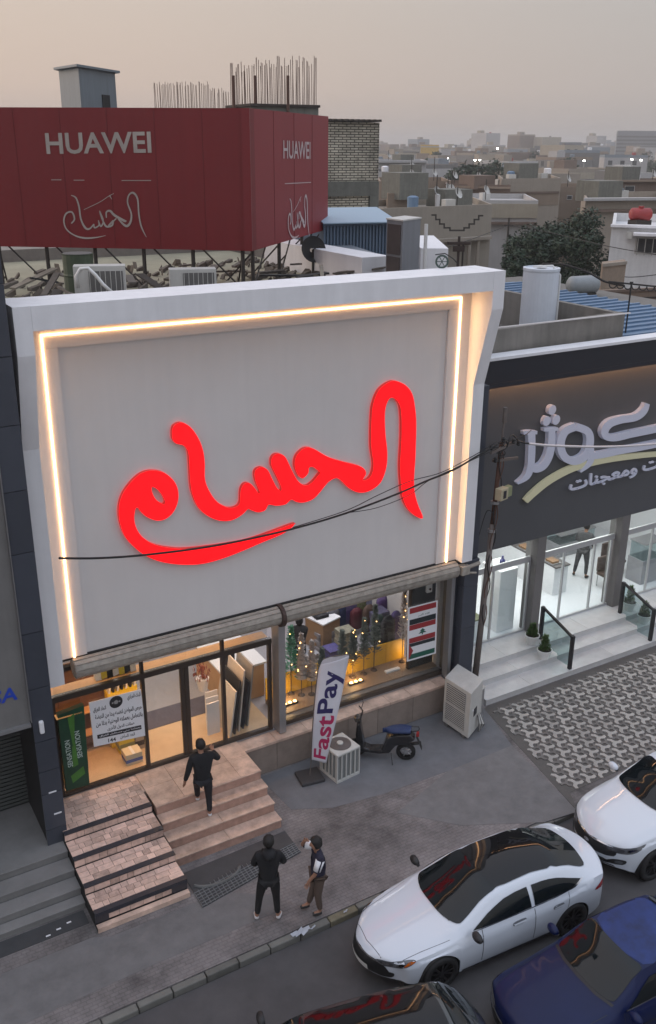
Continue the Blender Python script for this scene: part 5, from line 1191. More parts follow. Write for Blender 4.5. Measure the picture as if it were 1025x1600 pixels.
    # dark underside, wheel housings
    MB().box(.45, L_-.45, -.70, .70, sill-.06, sill+.12).build('underside', m_plas, t, local=True)
    HW = C['halfw']
    for xw in wx:
        for s_ in (-1, 1):
            y = s_*(HW-.125)
            wb = MB(); wb.lathe((xw, s_*(HW-.44), zw), [(RA-.004, 0), (RA-.004, .40)], 28, (0, s_, 0), closed=False); wb.lathe((xw, s_*(HW-.44), zw), [(RA-.004, 0), (.01, .001)], 28, (0, s_, 0), closed=False)
            wb.build('wheel_housing', m_plas, t, local=True)
            wl_ = thing_part('wheel', t)
            rw = zw
            MB().lathe((xw, y-s_*.11, zw), [(rw*.66, 0), (rw*.94, 0), (rw, .03), (rw, .19), (rw*.95, .22), (rw*.70, .225), (rw*.68, .20), (rw*.66, .10)], 32, (0, s_, 0), closed=True).build('tyre', m_tyre, t, smooth=True, local=True)
            mb = MB(); mb.lathe((xw, y-s_*.02, zw), [(rw*.66, 0), (rw*.70, .115), (rw*.64, .115), (rw*.62, .02)], 28, (0, s_, 0), closed=False)
            mb.lathe((xw, y+s_*.06, zw), [(rw*.16, 0), (rw*.13, .035)], 12, (0, s_, 0))
            for k in range(5):
                for dd in (-.18, .18):
                    a = 2*math.pi*k/5; p0_ = Vector((xw+rw*.12*math.cos(a+dd), y+s_*.08, zw+rw*.12*math.sin(a+dd))); p1_ = Vector((xw+rw*.66*math.cos(a+dd*1.3), y+s_*.09, zw+rw*.66*math.sin(a+dd*1.3)))
                    mb.obox((p0_+p1_)/2, p1_-p0_, (0, 1, 0), (p1_-p0_).cross(Vector((0, 1, 0))), (p1_-p0_).length/2, .012, .017)
            mb.build('rim', rimmat or m_rimd, t, local=True)
            MB().lathe((xw, y-s_*.03, zw), [(rw*.6, 0), (rw*.6, .02)], 20, (0, s_, 0)).build('brake_disc', m_plas, t, local=True)
    # mirrors
    mxp = C['mirror']
    for s_ in (-1, 1):
        x, y, z = mxp[0], s_*mxp[1], mxp[2]
        bm = bmesh.new(); bmesh.ops.create_icosphere(bm, subdivisions=3, radius=1)
        for v_ in bm.verts:
            q = v_.co; v_.co = Vector((x+(q.x*.075 if q.x < 0 else min(q.x, .35)*.10), y+s_*.10+q.y*.125, z+q.z*.078))
        me = bpy.data.meshes.new('mirror'); bm.to_mesh(me); bm.free(); link('mirror', me, C.get('mirmat', m_plas), t, True, local=True)
        MB().bar((x+.02, y-s_*.02, z-.05), (x, y+s_*.06, z-.02), .03, 8).build('mirror_arm', m_plas, t, local=True)
    return t, patch
def thing_part(n, t): return t
# --- white saloon with black roof
m_carw = mat('pearl_white_paint', (.60, .64, .70), .25, coat=1.0, spec=.5)
S1 = dict(halfw=.905, wheels=[.93, 3.66], arch=.375, rw=.335, sill=.20,
  keys=[ # x,  w,    zs,  ws,  zr,   wr,  zc
    (0.00, .66, .56, .86, .60, .42, .615), (0.10, .76, .64, .88, .67, .50, .69), (0.35, .85, .73, .90, .76, .56, .80), (.90, .895, .81, .90, .87, .62, .915), (1.38, .905, .87, .90, .955, .68, 1.00),
    (1.62, .905, .90, .91, 1.06, .67, 1.12), (2.25, .905, .92, .92, 1.345, .575, 1.41), (2.9, .905, .935, .92, 1.385, .57, 1.455), (3.45, .90, .95, .91, 1.33, .57, 1.41), (4.05, .885, .985, .90, 1.12, .60, 1.18), (4.35, .86, 1.0, .90, 1.04, .62, 1.085), (4.60, .82, .98, .90, 1.0, .60, 1.04), (4.68, .76, .90, .90, .93, .56, .95)],
  bow=[(0, .42), (.35, .36), (.9, .22), (1.4, .20), (2.25, .12), (3.0, 0), (3.6, -.08), (4.2, -.16), (4.68, -.30)],
  low=[(0, .30), (.3, .22), (.6, .20), (4.0, .20), (4.4, .26), (4.68, .36)], mirror=(1.72, .90, .99))
wsy = .60
def sedan_patches(gap=.0):
    P = []
    P.append(('windscreen', [(1.43, 0), (1.46, .35), (1.58, .62), (1.72, .635), (2.00, .57), (2.33, .515), (2.29, .3), (2.27, 0), (2.29, -.3), (2.33, -.515), (2.00, -.57), (1.72, -.635), (1.58, -.62), (1.46, -.35)], 'T', m_cglass, dict(step=.04, lift=.014)))
    P.append(('roof_panel', [(2.24, 0), (2.27, .3), (2.325, .515), (2.9, .52), (3.36, .50), (3.37, 0), (3.36, -.50), (2.9, -.52), (2.325, -.515), (2.27, -.3)], 'T', mat('black_gloss', (.006, .006, .007), .04, spec=.35), dict(step=.04, lift=.018)))
    P.append(('rear_window', [(3.35, 0), (3.34, .505), (3.75, .53), (4.08, .545), (4.17, .3), (4.20, 0), (4.17, -.3), (4.08, -.545), (3.75, -.53), (3.34, -.505)], 'T', m_cglass, dict(step=.04, lift=.014)))
    for s_ in ('L', 'R'):
        P.append(('side_window', [(1.76, .935), (1.9, 1.02), (2.05, 1.11), (2.2, 1.175), (2.36, 1.23), (2.55, 1.262), (2.76, 1.275), (2.78, .965), (2.3, .948)], s_, m_cglass, dict(lift=.012, step=.04, sharp=True)))
        P.append(('side_window', [(2.84, .967), (2.84, 1.277), (3.05, 1.272), (3.2, 1.255), (3.36, 1.225), (3.5, 1.185), (3.7, 1.115), (3.86, 1.06), (3.62, .995), (3.3, .975)], s_, m_cglass, dict(lift=.012, step=.04, sharp=True)))
        P.append(('window_trim', [(1.74, .912), (2.3, .93), (3.3, .955), (3.7, .985), (3.92, 1.05), (3.9, 1.065), (3.65, .998), (3.3, .968), (2.3, .943), (1.74, .924)], s_, m_chrome, dict(lift=.006, sharp=True)))
        for x in (1.72, 2.80, 3.58): P.append(('door_gap', [(x-.006, .30), (x+.006, .30), (x+.006, .92), (x-.006, .92)] if x < 3 else [(3.30, .30), (3.312, .30), (3.522, .72), (3.562, .96), (3.55, .96), (3.51, .72)], s_, m_plas, dict(lift=.002, sharp=True, step=.04)))
        for x in (2.55, 3.30): P.append(('door_handle', [(x-.10, .79), (x+.10, .80), (x+.10, .825), (x-.10, .815)], s_, m_chrome if False else m_carw, dict(lift=.028, sharp=True)))
        for x in (2.55, 3.30): P.append(('handle_shade', [(x-.09, .765), (x+.09, .775), (x+.10, .84), (x-.10, .83)], s_, mat('shade_grey', (.16, .17, .19), .4), dict(lift=.003)))  # flat grey patch; the shade behind the handle is put into its colour
        P.append(('side_skirt', [(1.34, .215), (3.24, .215), (3.24, .27), (1.34, .25)], s_, m_plas, dict(lift=.006, sharp=True)))
    P.append(('grille', [(-.46, .34), (.46, .34), (.50, .52), (.34, .585), (0, .60), (-.34, .585), (-.50, .52)], 'F', m_plas, dict(lift=.008)))
    for k in range(5): P.append(('grille_bar', [(-.44, .375+.038*k), (.44, .375+.038*k), (.44, .383+.038*k), (-.44, .383+.038*k)], 'F', m_rimd, dict(lift=.014, sharp=True)))
    P.append(('grille_rim', [(-.50, .54), (-.34, .59), (0, .605), (.34, .59), (.50, .54), (.36, .61), (0, .625), (-.36, .61)], 'F', m_chrome, dict(lift=.010, sharp=True)))
    P.append(('front_lip', [(-.62, .30), (.62, .30), (.60, .318), (-.60, .318)], 'F', m_chrome, dict(lift=.008, sharp=True)))
    P.append(('number_plate', [(-.25, .36), (.25, .36), (.25, .46), (-.25, .46)], 'F', m_plate, dict(lift=.024, sharp=True)))
    for s_ in ('FL', 'FR'):
        P.append(('headlight', [(-.42, .56), (-.18, .55), (.10, .60), (.22, .69), (.12, .70), (-.15, .655), (-.40, .62)], s_, m_lens, dict(lift=.007)))
        P.append(('headlight_unit', [(-.36, .575), (-.16, .57), (-.12, .63), (-.34, .61)], s_, m_lensd, dict(lift=.010)))
        P.append(('headlight_core', [(-.06, .60), (.04, .615), (.06, .65), (-.04, .64)], s_, m_chrome, dict(lift=.012)))
        P.append(('headlight_core', [(-.30, .585), (-.20, .585), (-.19, .615), (-.29, .612)], s_, m_chrome, dict(lift=.013)))
        P.append(('indicator', [(.06, .61), (.14, .635), (.22, .69), (.12, .675)], s_, m_orange, dict(lift=.010)))
        P.append(('fog_recess', [(-.40, .33), (-.14, .34), (-.10, .44), (-.30, .43)], s_, m_plas, dict(lift=.007)))
    P.append(('bonnet_gap', [(.20, -.60), (.60, -.66), (1.35, -.74), (1.35, -.746), (.60, -.668), (.20, -.608)], 'T', m_plas, dict(lift=.0015, sharp=True)))
    P.append(('bonnet_gap', [(.20, .60), (.60, .66), (1.35, .74), (1.35, .746), (.60, .668), (.20, .608)], 'T', m_plas, dict(lift=.0015, sharp=True)))
    P.append(('bonnet_gap', [(.17, -.45), (.11, 0), (.17, .45), (.178, .45), (.118, 0), (.178, -.45)], 'T', m_plas, dict(lift=.0015, sharp=True)))
    for s_ in ('L', 'R'): P.append(('tail_light', [(4.12, .80), (4.36, .795), (4.44, .90), (4.42, .93), (4.2, .87)], s_, m_tail, dict(lift=.006)))
    P.append(('wiper', [(1.50, -.5), (1.47, -.1), (1.485, -.1), (1.515, -.5)], 'T', m_plas, dict(lift=.012, sharp=True)))
    P.append(('wiper', [(1.46, -.02), (1.50, .45), (1.515, .45), (1.475, -.02)], 'T', m_plas, dict(lift=.012, sharp=True)))
    return P
S1['patches'] = sedan_patches()
gF = Z_(698, 1539, ROADZ); gR = Z_(897, 1454, ROADZ)
dirv = (gR-gF); dirv.z = 0; dirv.normalize(); yaw1 = math.atan2(dirv.y, dirv.x); perp = Vector((-dirv.y, dirv.x, 0))
o1 = gF-dirv*(.93+.14)+perp*.84; o1.z = ROADZ
def stretch(S, x0, d):
    g = lambda x: x if x < x0 else x+d
    S['keys'] = [(g(k[0]),)+k[1:] for k in S['keys']]; S['bow'] = [(g(a), b) for a, b in S['bow']]; S['low'] = [(g(a), b) for a, b in S['low']]; S['wheels'] = [g(a) for a in S['wheels']]; S['mirror'] = (g(S['mirror'][0]),)+S['mirror'][1:]
    S['patches'] = [(p_[0], [(g(a), b) for a, b in p_[1]] if p_[2] in 'TLR' else p_[1])+tuple(p_[2:]) for p_ in S['patches']]
S3_base = {k: v for k, v in S1.items() if k not in ('patches', 'mirmat')}; import copy; S3_base = copy.deepcopy(S3_base)
_w = [(-1, -1), (0, 0), (.9, .9), (1.38, 1.16), (1.62, 1.40), (2.25, 2.10), (2.9, 2.88), (3.3, 3.3), (6, 6)]
wf = lambda x: interp(_w, x)
S1['keys'] = [(wf(k[0]),)+k[1:] for k in S1['keys']]; S1['mirror'] = (wf(S1['mirror'][0]),)+S1['mirror'][1:]; S1['patches'] = [(p_[0], [(wf(a), b) for a, b in p_[1]] if p_[2] in 'TLR' and p_[0] not in ('door_gap', 'side_skirt') else p_[1])+tuple(p_[2:]) for p_ in S1['patches']]
stretch(S1, .30, .14); o1 = o1-dirv*.14
car1, pt1 = car('white saloon with black glass roof parked along the kerb, wheels towards the road', 'white_saloon', tuple(o1), yaw1, S1, m_carw)
# sticker on the windscreen
pt1('sticker', [(2.02, .40), (2.14, .38), (2.15, .48), (2.03, .50)], 'T', m_wht, lift=.01, sharp=True)
# --- white crossover behind
import copy
S2 = dict(halfw=.93, wheels=[.90, 3.52], arch=.40, rw=.36, sill=.24,
  keys=[(0.00, .72, .70, .88, .74, .46, .76), (.10, .80, .80, .90, .84, .54, .86), (.35, .88, .90, .90, .95, .60, .985), (.8, .92, .97, .90, 1.05, .66, 1.09), (1.15, .93, 1.02, .90, 1.11, .70, 1.15),
        (1.45, .93, 1.05, .91, 1.26, .68, 1.32), (2.0, .93, 1.07, .92, 1.53, .60, 1.59), (2.8, .93, 1.09, .92, 1.58, .60, 1.65), (3.7, .92, 1.12, .91, 1.54, .58, 1.60), (4.2, .90, 1.12, .90, 1.25, .60, 1.30), (4.40, .84, 1.0, .9, 1.05, .6, 1.08)],
  bow=[(0, .30), (.35, .27), (.8, .18), (1.2, .18), (2.0, .12), (3.0, 0), (4.4, -.2)], low=[(0, .34), (.3, .27), (4.0, .25), (4.4, .38)], mirror=(1.55, .93, 1.14), mirmat=m_carw)
P = []
P.append(('windscreen', [(1.20, 0), (1.23, .35), (1.34, .64), (1.48, .655), (1.75, .61), (2.02, .565), (1.98, .3), (1.96, 0), (1.98, -.3), (2.02, -.565), (1.75, -.61), (1.48, -.655), (1.34, -.64), (1.23, -.35)], 'T', m_cglass, dict(step=.04, lift=.014)))
P.append(('roof_panel', [(2.1, .45), (3.4, .45), (3.4, -.45), (2.1, -.45)], 'T', MATS['black_gloss'], dict(step=.1)))
for s_ in ('L', 'R'):
    P.append(('side_window', [(1.65, 1.08), (1.95, 1.32), (2.15, 1.43), (2.55, 1.46), (2.57, 1.11)], s_, m_cglass, dict(lift=.012, step=.05, sharp=True)))
    P.append(('side_window', [(2.64, 1.11), (2.64, 1.46), (3.3, 1.45), (3.75, 1.38), (3.8, 1.16)], s_, m_cglass, dict(lift=.012, step=.05, sharp=True)))
P.append(('grille', [(-.44, .56), (.44, .56), (.58, .67), (.50, .75), (.12, .75), (0, .735), (-.12, .75), (-.50, .75), (-.58, .67)], 'F', m_plas, dict(lift=.008)))
P.append(('grille_rim', [(-.5, .755), (-.12, .758), (0, .742), (.12, .758), (.5, .755), (.5, .775), (.12, .775), (0, .76), (-.12, .775), (-.5, .775)], 'F', m_chrome, dict(lift=.010, sharp=True)))
for k in range(4): P.append(('grille_bar', [(-.42, .585+.036*k), (.42, .585+.036*k), (.42, .592+.036*k), (-.42, .592+.036*k)], 'F', m_rimd, dict(lift=.014, sharp=True)))
P.append(('badge', [(-.07, .665), (.0, .695), (.07, .665), (0, .635)], 'F', m_chrome, dict(lift=.018)))
P.append(('lower_intake', [(-.46, .40), (.46, .40), (.38, .48), (-.38, .48)], 'F', m_plas, dict(lift=.008)))
P.append(('number_plate', [(-.25, .42), (.25, .42), (.25, .52), (-.25, .52)], 'F', m_plate, dict(lift=.018, sharp=True)))
P.append(('chin_guard', [(-.6, .355), (.6, .355), (.55, .385), (-.55, .385)], 'F', m_chrome, dict(lift=.006, sharp=True)))
for s_ in ('FL', 'FR'):
    P.append(('headlight', [(-.42, .69), (-.10, .68), (.16, .75), (.30, .88), (.12, .84), (-.15, .79), (-.42, .77)], s_, m_lens, dict(lift=.007)))
    P.append(('headlight_unit', [(-.36, .705), (-.12, .70), (-.06, .77), (-.34, .755)], s_, m_lensd, dict(lift=.011)))
    P.append(('headlight_unit', [(0, .74), (.10, .76), (.16, .80), (.02, .79)], s_, m_chrome, dict(lift=.011)))
    P.append(('fog_recess', [(-.38, .42), (-.06, .44), (.0, .55), (-.24, .53)], s_, m_plas, dict(lift=.007)))
    P.append(('fog_lamp', [(-.20, .46), (-.08, .465), (-.06, .52), (-.18, .515)], s_, m_lens, dict(lift=.012)))
S2['patches'] = P
q = Z_(1020, 1371, ROADZ); o2 = Vector((12.38, q.y+.86, ROADZ)); yaw2 = R(-3)
o2 = Vector((q.x-.90, q.y+.86+.05, ROADZ))
car2, pt2 = car('white crossover car half outside the frame behind the white saloon', 'white_crossover', tuple(o2), yaw2, S2, mat('white_paint', (.62, .66, .71), .25, coat=1))
pt2('sticker', [(1.62, .42), (1.72, .40), (1.73, .48), (1.63, .50)], 'T', m_wht, lift=.01, sharp=True)
# --- old blue saloon
m_bluep = mat('faded_blue_paint', (.0015, .007, .048), .4, coat=.1, var=.25, scale=2, spec=.25)
m_bluef = bpy.data.materials.new('sun_bleached_blue'); 
S3 = copy.deepcopy(S3_base); S3['mirmat'] = m_bluep
S3['keys'] = [(0.00, .70, .58, .90, .64, .50, .66), (.08, .80, .68, .92, .73, .58, .75), (.35, .84, .74, .92, .80, .62, .82), (.9, .85, .80, .92, .87, .66, .90), (1.30, .855, .86, .92, .94, .68, .97),
   (1.5, .855, .88, .92, 1.04, .67, 1.08), (2.05, .855, .90, .92, 1.34, .585, 1.38), (2.7, .855, .92, .92, 1.37, .58, 1.415), (3.2, .85, .93, .92, 1.33, .58, 1.375), (3.7, .84, .94, .92, 1.04, .62, 1.08), (4.3, .82, .93, .92, .97, .62, 1.0), (4.45, .76, .85, .92, .88, .6, .9)]
S3['bow'] = [(0, .22), (.4, .20), (1.3, .14), (2.05, .09), (3, 0), (4.45, -.15)]
S3['low'] = [(0, .30), (.3, .22), (4.1, .22), (4.45, .36)]; S3['halfw'] = .86; S3['wheels'] = [.86, 3.42]; S3['mirror'] = (1.62, .86, .95)
P = [('windscreen', [(1.36, 0), (1.38, .35), (1.46, .60), (1.58, .625), (1.83, .59), (2.06, .555), (2.02, .3), (2.00, 0), (2.02, -.3), (2.06, -.555), (1.83, -.59), (1.58, -.625), (1.46, -.60), (1.38, -.35)], 'T', m_cglass, dict(step=.04, lift=.014)),
     ('windscreen_seal', [(1.31, 0), (1.335, .37), (1.42, .66), (1.46, .66), (1.38, .36), (1.36, 0), (1.38, -.36), (1.46, -.66), (1.42, -.66), (1.335, -.37)], 'T', m_plas, dict(sharp=True)),
     ('grille', [(-.42, .44), (.42, .44), (.46, .56), (-.46, .56)], 'F', m_plas, dict(lift=.006)), ('grille_rim', [(-.47, .565), (.47, .565), (.47, .59), (-.47, .59)], 'F', m_chrome, dict(lift=.01, sharp=True)),
     ('number_plate', [(-.25, .32), (.25, .32), (.25, .42), (-.25, .42)], 'F', m_plate, dict(lift=.014, sharp=True)), ('bumper_strip', [(-.66, .425), (.66, .425), (.66, .445), (-.66, .445)], 'F', m_chrome, dict(lift=.008, sharp=True)),
     ('rear_window', [(3.22, 0), (3.22, .5), (3.6, .52), (3.66, 0), (3.6, -.52), (3.22, -.5)], 'T', m_cglass, dict(step=.04, lift=.014)),
     ('wiper', [(1.42, -.5), (1.38, -.1), (1.395, -.1), (1.435, -.5)], 'T', m_plas, dict(lift=.012, sharp=True)), ('wiper', [(1.38, .0), (1.42, .45), (1.435, .45), (1.395, .0)], 'T', m_plas, dict(lift=.012, sharp=True)),
     ('bonnet_gap', [(.25, -.62), (.7, -.66), (1.30, -.70), (1.30, -.708), (.7, -.668), (.25, -.628)], 'T', m_plas, dict(lift=.0015, sharp=True)), ('bonnet_gap', [(.25, .62), (.7, .66), (1.30, .70), (1.30, .708), (.7, .668), (.25, .628)], 'T', m_plas, dict(lift=.0015, sharp=True)),
     ('sticker', [(1.56, -.30), (1.65, -.30), (1.65, -.22), (1.56, -.22)], 'T', m_wht, dict(lift=.01, sharp=True)), ('sticker', [(1.90, .42), (1.98, .40), (1.99, .48), (1.91, .50)], 'T', mat('blue_sticker', (.2, .45, .6), .5), dict(lift=.01, sharp=True))]
for s_ in ('FL', 'FR'): P += [('headlight', [(-.40, .53), (-.10, .53), (.06, .56), (.08, .66), (-.12, .665), (-.38, .65)], s_, m_lens, dict(lift=.007)), ('indicator', [(.08, .57), (.18, .585), (.19, .665), (.10, .66)], s_, mat('dull_amber', (.35, .18, .09), .3), dict(lift=.009))]
for s_ in ('L', 'R'):
    P += [('side_window', [(1.66, .925), (1.95, 1.14), (2.12, 1.235), (2.48, 1.26), (2.49, .94)], s_, m_cglass, dict(lift=.012, step=.05, sharp=True)), ('side_window', [(2.56, .94), (2.56, 1.26), (2.95, 1.25), (3.25, 1.18), (3.42, .97)], s_, m_cglass, dict(lift=.012, step=.05, sharp=True)), ('window_trim', [(1.60, .90), (3.5, .935), (3.5, .948), (1.60, .912)], s_, m_chrome, dict(lift=.006, sharp=True)),
          ('door_gap', [(1.56, .3), (1.568, .3), (1.568, .89), (1.56, .89)], s_, m_plas, dict(lift=.002, sharp=True)), ('door_gap', [(2.52, .3), (2.528, .3), (2.528, .93), (2.52, .93)], s_, m_plas, dict(lift=.002, sharp=True)), ('door_handle', [(2.28, .78), (2.46, .785), (2.46, .81), (2.28, .805)], s_, m_chrome, dict(lift=.02, sharp=True)), ('side_moulding', [(1.3, .52), (2.9, .54), (2.9, .57), (1.3, .55)], s_, m_plas, dict(lift=.008, sharp=True))]
S3['patches'] = P
q1 = Z_(866, 1474, ROADZ+.93); q2 = Z_(925, 1432, ROADZ+1.36)
o3 = Vector((q1.x-1.50, q1.y-.62, ROADZ)); yaw3 = R(-4)
car3, pt3 = car('old dark blue saloon with sun bleached roof at the lower right corner', 'blue_saloon', tuple(o3), yaw3, S3, m_bluep, rimmat=m_alu)
pt3('bleached_paint', [(2.12, .52), (3.15, .52), (3.15, -.52), (2.12, -.52)], 'T', mat('sun_bleached_blue_paint', (.008, .024, .12), .6, var=1.1, scale=3), lift=.002)
# --- dark hatchback at the lower edge
S4 = copy.deepcopy({k: v for k, v in S2.items() if k not in ('patches', 'mirmat')}); m_dk = mat('dark_green_grey_paint', (.012, .018, .018), .25, coat=1); S4['mirmat'] = m_plas
P = [d for d in S2['patches'] if d[0] not in ('roof_panel',)]
P += [('roof_panel', [(2.06, .5), (2.9, .52), (2.9, -.52), (2.06, -.5)], 'T', MATS['black_gloss'], dict(step=.1)), ('roof_panel', [(2.95, .52), (3.6, .5), (3.6, -.5), (2.95, -.52)], 'T', MATS['black_gloss'], dict(step=.1)), ('rear_window', [(3.78, .50), (4.08, .52), (4.08, -.52), (3.78, -.50)], 'T', m_cglass, dict(step=.04, lift=.014))]
S4['patches'] = P
mm = Z_(412, 1588, ROADZ+1.12); rt_ = Z_(592, 1541, ROADZ+1.58)
yaw4 = R(-13); stretch(S4, 2.5, .30); mm = Z_(408, 1594, ROADZ+1.10); o4 = Vector((mm.x, mm.y, ROADZ))-Matrix.Rotation(yaw4, 3, 'Z') @ Vector((1.55, 1.04, 0))
car4, pt4 = car('dark car with glossy black roof cut by the bottom edge of the picture', 'dark_hatchback', tuple(o4), yaw4, S4, m_dk)
# ------------------------------------------------------------ helpers for roofs and town: a point at a forward distance under a pixel column
def FD(px, dist, z=0.0, py=400):
    d = ray(px, py); t = dist/d.dot(fw); return Vector((d.x*t, d.y*t, z))
def fbox(px0, px1, ytop, dist0, dist1, depth, zbase=-.2, ybase=None):
    a = FD(px0, dist0); b = FD(px1, dist1); z = VH(a, px0, ytop)
    if ybase is not None: zbase = VH(a, px0, ybase)
    n = Vector((-(b-a).y, (b-a).x, 0)).normalized()
    if n.dot(fw) < 0: n = -n
    if dist0 > 35 and px0 > 560: n = (Vector((a.x, a.y, 0)).normalized()*.93+n*.07).normalized()   # blocks in the town stand at an angle to the street
    return a, b, n*depth, zbase, z
def hexm(mb, a, b, n, z0, z1): return mb.hexa([(*p.xy, z0) for p in (a, b, b+n, a+n)], [(*p.xy, z1) for p in (a, b, b+n, a+n)])
# ------------------------------------------------------------ red billboard on the roof
ZB = 10.78
C0 = Z_(395, 392, ZB); Sg_ = Z_(512, 358, ZB); Fr = Z_(0, 385, ZB); zt_ = VH(C0, 395, 169)
fdir = (Fr-C0).normalized(); sdir = (Sg_-C0).normalized(); Lf = (Fr-C0).length*1.25; Lsd = (Sg_-C0).length
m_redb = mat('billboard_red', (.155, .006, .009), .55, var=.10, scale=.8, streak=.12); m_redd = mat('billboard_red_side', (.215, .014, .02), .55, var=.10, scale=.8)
Bb_ = thing('red_billboard', 'large dark red rooftop billboard with pale lettering on two faces', 'billboard', tuple(C0))
fl2 = C0+fdir*Lf; bk = C0+sdir*Lsd
fn = Vector((fdir.y, -fdir.x, 0)); fn = fn if fn.dot(fw) < 0 else -fn; sn = Vector((sdir.y, -sdir.x, 0)); sn = sn if sn.dot(fw) < 0 else -sn
H_ = Vector((0, 0, zt_-ZB))
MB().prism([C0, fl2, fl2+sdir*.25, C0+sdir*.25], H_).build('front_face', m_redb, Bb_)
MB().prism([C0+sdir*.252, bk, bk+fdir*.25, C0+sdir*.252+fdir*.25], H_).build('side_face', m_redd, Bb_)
c1 = C0-fdir*.002; MB().obox(C0+H_/2+fn*.03+fdir*.09, fdir, fn, up, .09, .03, H_.z/2).build('corner_strip', mat('billboard_dark', (.16, .008, .012), .5), Bb_)
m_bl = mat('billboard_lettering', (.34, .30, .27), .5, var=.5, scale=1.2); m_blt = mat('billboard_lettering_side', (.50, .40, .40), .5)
def Bp(x, y): return PL(x, y, C0+fn*.012, fn)
def Sp(x, y): return PL(x, y, C0+sn*.012, sn)
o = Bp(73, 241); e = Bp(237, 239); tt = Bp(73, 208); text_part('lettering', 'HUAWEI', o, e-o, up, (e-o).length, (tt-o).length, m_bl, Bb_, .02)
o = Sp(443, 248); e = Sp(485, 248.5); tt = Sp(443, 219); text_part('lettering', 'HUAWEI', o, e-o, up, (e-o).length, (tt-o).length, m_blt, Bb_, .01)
for (x0, x1, y) in ((80, 96, 281), (115, 132, 281.5), (190, 236, 282)):
    mb = MB(); stroke(mb, [(x0, y), (x1, y)], [1.2, 1.2], Bp, fn); mb.build('print_line', m_bl, Bb_, fix=False)
mb = MB(); stroke(mb, [(445, 287), (486, 285)], [1.2, 1.2], Sp, sn); mb.build('print_line', m_blt, Bb_, fix=False)
zq = lambda x, y: (60+x/5.125, 190+y/5.125)
calli = [([(262,590),(300,610),(325,680),(340,780),(375,850),(410,858),(445,820)], [8,16,18,18,22,18,12]), ([(445,820),(450,850),(485,830),(480,790),(500,840),(520,790),(490,715),(515,790),(545,840),(590,830),(600,790)], [10,16,14,10,16,12,12,18,20,20,16]),
         ([(545,770),(545,725),(575,715),(610,750),(690,795),(700,790)], [12,18,22,26,26,12]), ([(600,790),(560,835),(625,775)], [12,16,12]), ([(640,780),(700,835),(735,810),(745,740),(715,650),(725,590),(760,570),(795,620),(805,740),(825,840),(865,925)], [12,26,24,18,16,16,22,18,16,16,6]),
         ([(265,815),(290,780),(270,725),(225,735),(205,790),(225,860),(290,910),(370,932),(460,928),(540,912)], [14,18,18,18,16,14,14,20,14,4]), ([(365,705),(430,675),(500,640),(560,600),(605,575)], [5,7,7,7,5]), ([(570,590),(590,622)], [12,5])]
for k, (pts, ws) in enumerate(calli):
    mb = MB(); stroke(mb, pts, [w_*.72 for w_ in ws], lambda x, y: Bp(*zq(x, y)), fn, k, 5); mb.build('brush_letter', m_bl, Bb_, fix=False)
def side_map(x, y): X, Y = zq(x, y); return Sp(449+(X-98)*(34/132)+.3, 306+(Y-300)*(66/72)-((X-98)*.012))
for k, (pts, ws) in enumerate(calli):
    mb = MB(); stroke(mb, pts, [w_*1.1 for w_ in ws], side_map, sn, k, 4); mb.build('brush_letter', m_blt, Bb_, fix=False)
for k in range(1, 7):
    for P0, d_, n_, L3 in ((C0, fdir, fn, Lf), (C0, sdir, sn, Lsd)):
        if d_ is sdir and k > 3: continue
        q0 = P0+d_*(L3*k/(7 if d_ is fdir else 4)); MB().obox(q0+H_/2+n_*.003, d_, n_, up, .006, .003, H_.z/2-.01).build('seam', mat('billboard_seam', (.12, .006, .009), .6), Bb_)
m_bkst = mat('frame_steel', (.03, .024, .02), .7, var=.4)
for d_, L3, n_, dd in ((fdir, Lf, 7, fn), (sdir, Lsd, 4, sn)):
    for k in range(n_):
        p = C0+d_*(.25+(L3-.5)*k/(n_-1))-dd*.10
        MB().bar((p.x, p.y, 9.85), (p.x, p.y, ZB), .045, 6).build('post', m_bkst, Bb_)
        MB().bar((p.x, p.y, ZB-.05), (p.x-dd.x*.9+d_.x*.3, p.y-dd.y*.9+d_.y*.3, 9.87), .02, 5).build('brace', m_bkst, Bb_)
        MB().bar((p.x, p.y, 9.9), (p.x+d_.x*.9, p.y+d_.y*.9, ZB), .02, 5).build('brace', m_bkst, Bb_)
# ------------------------------------------------------------ things on the main roof
RZ = 9.855
MB().box(3.3, 12.9, 21.0, 27.8, RZ, RZ+.02).build('roof_cover', mat('pale_roof_cover', (.30, .28, .20), .9, var=.5, scale=.9), Bd)
def roof_ac(lab, px0, px1, yt, yb, dist):
    a, b, n, z0, z1 = fbox(px0, px1, yt, dist, dist*1.01, .32, ybase=yb); z0 = RZ
    t = thing('rooftop_air_conditioner', lab, 'air conditioner', (*((a+b)/2).xy, z0), 0, 'white air conditioners on the shop roof')
    hexm(MB(), a, b, n, z0+.05, z1).build('case', m_acw, t, bevel=.01); u = (b-a).normalized(); f_ = -n.normalized(); Lw = (b-a).length; h_ = z1-z0
    c4_ = a+u*Lw*.62; g_ = MB().obox(Vector((*c4_.xy, z0+h_*.5))+f_*.008, u, f_, up, Lw*.33, .008, h_*.40).build('grille', m_acd, t)
    for k in range(7): MB().obox(Vector((*(a+u*Lw*(.31+.1*k)).xy, z0+h_*.5))+f_*.02, u, f_, up, .006, .004, h_*.40).build('wire_guard', m_acw, g_)
    for k in (-1, 1): MB().obox(Vector((*((a+b)/2+u*Lw*.35*k).xy, z0+.025))+n/2, u, n, up, .04, .18, .024).build('foot', m_acd, t)
    return t, a, b
t, a, b = roof_ac('larger white air conditioner with a hose, behind the left end of the roof edge', 112, 194, 416, 470, 18.2)
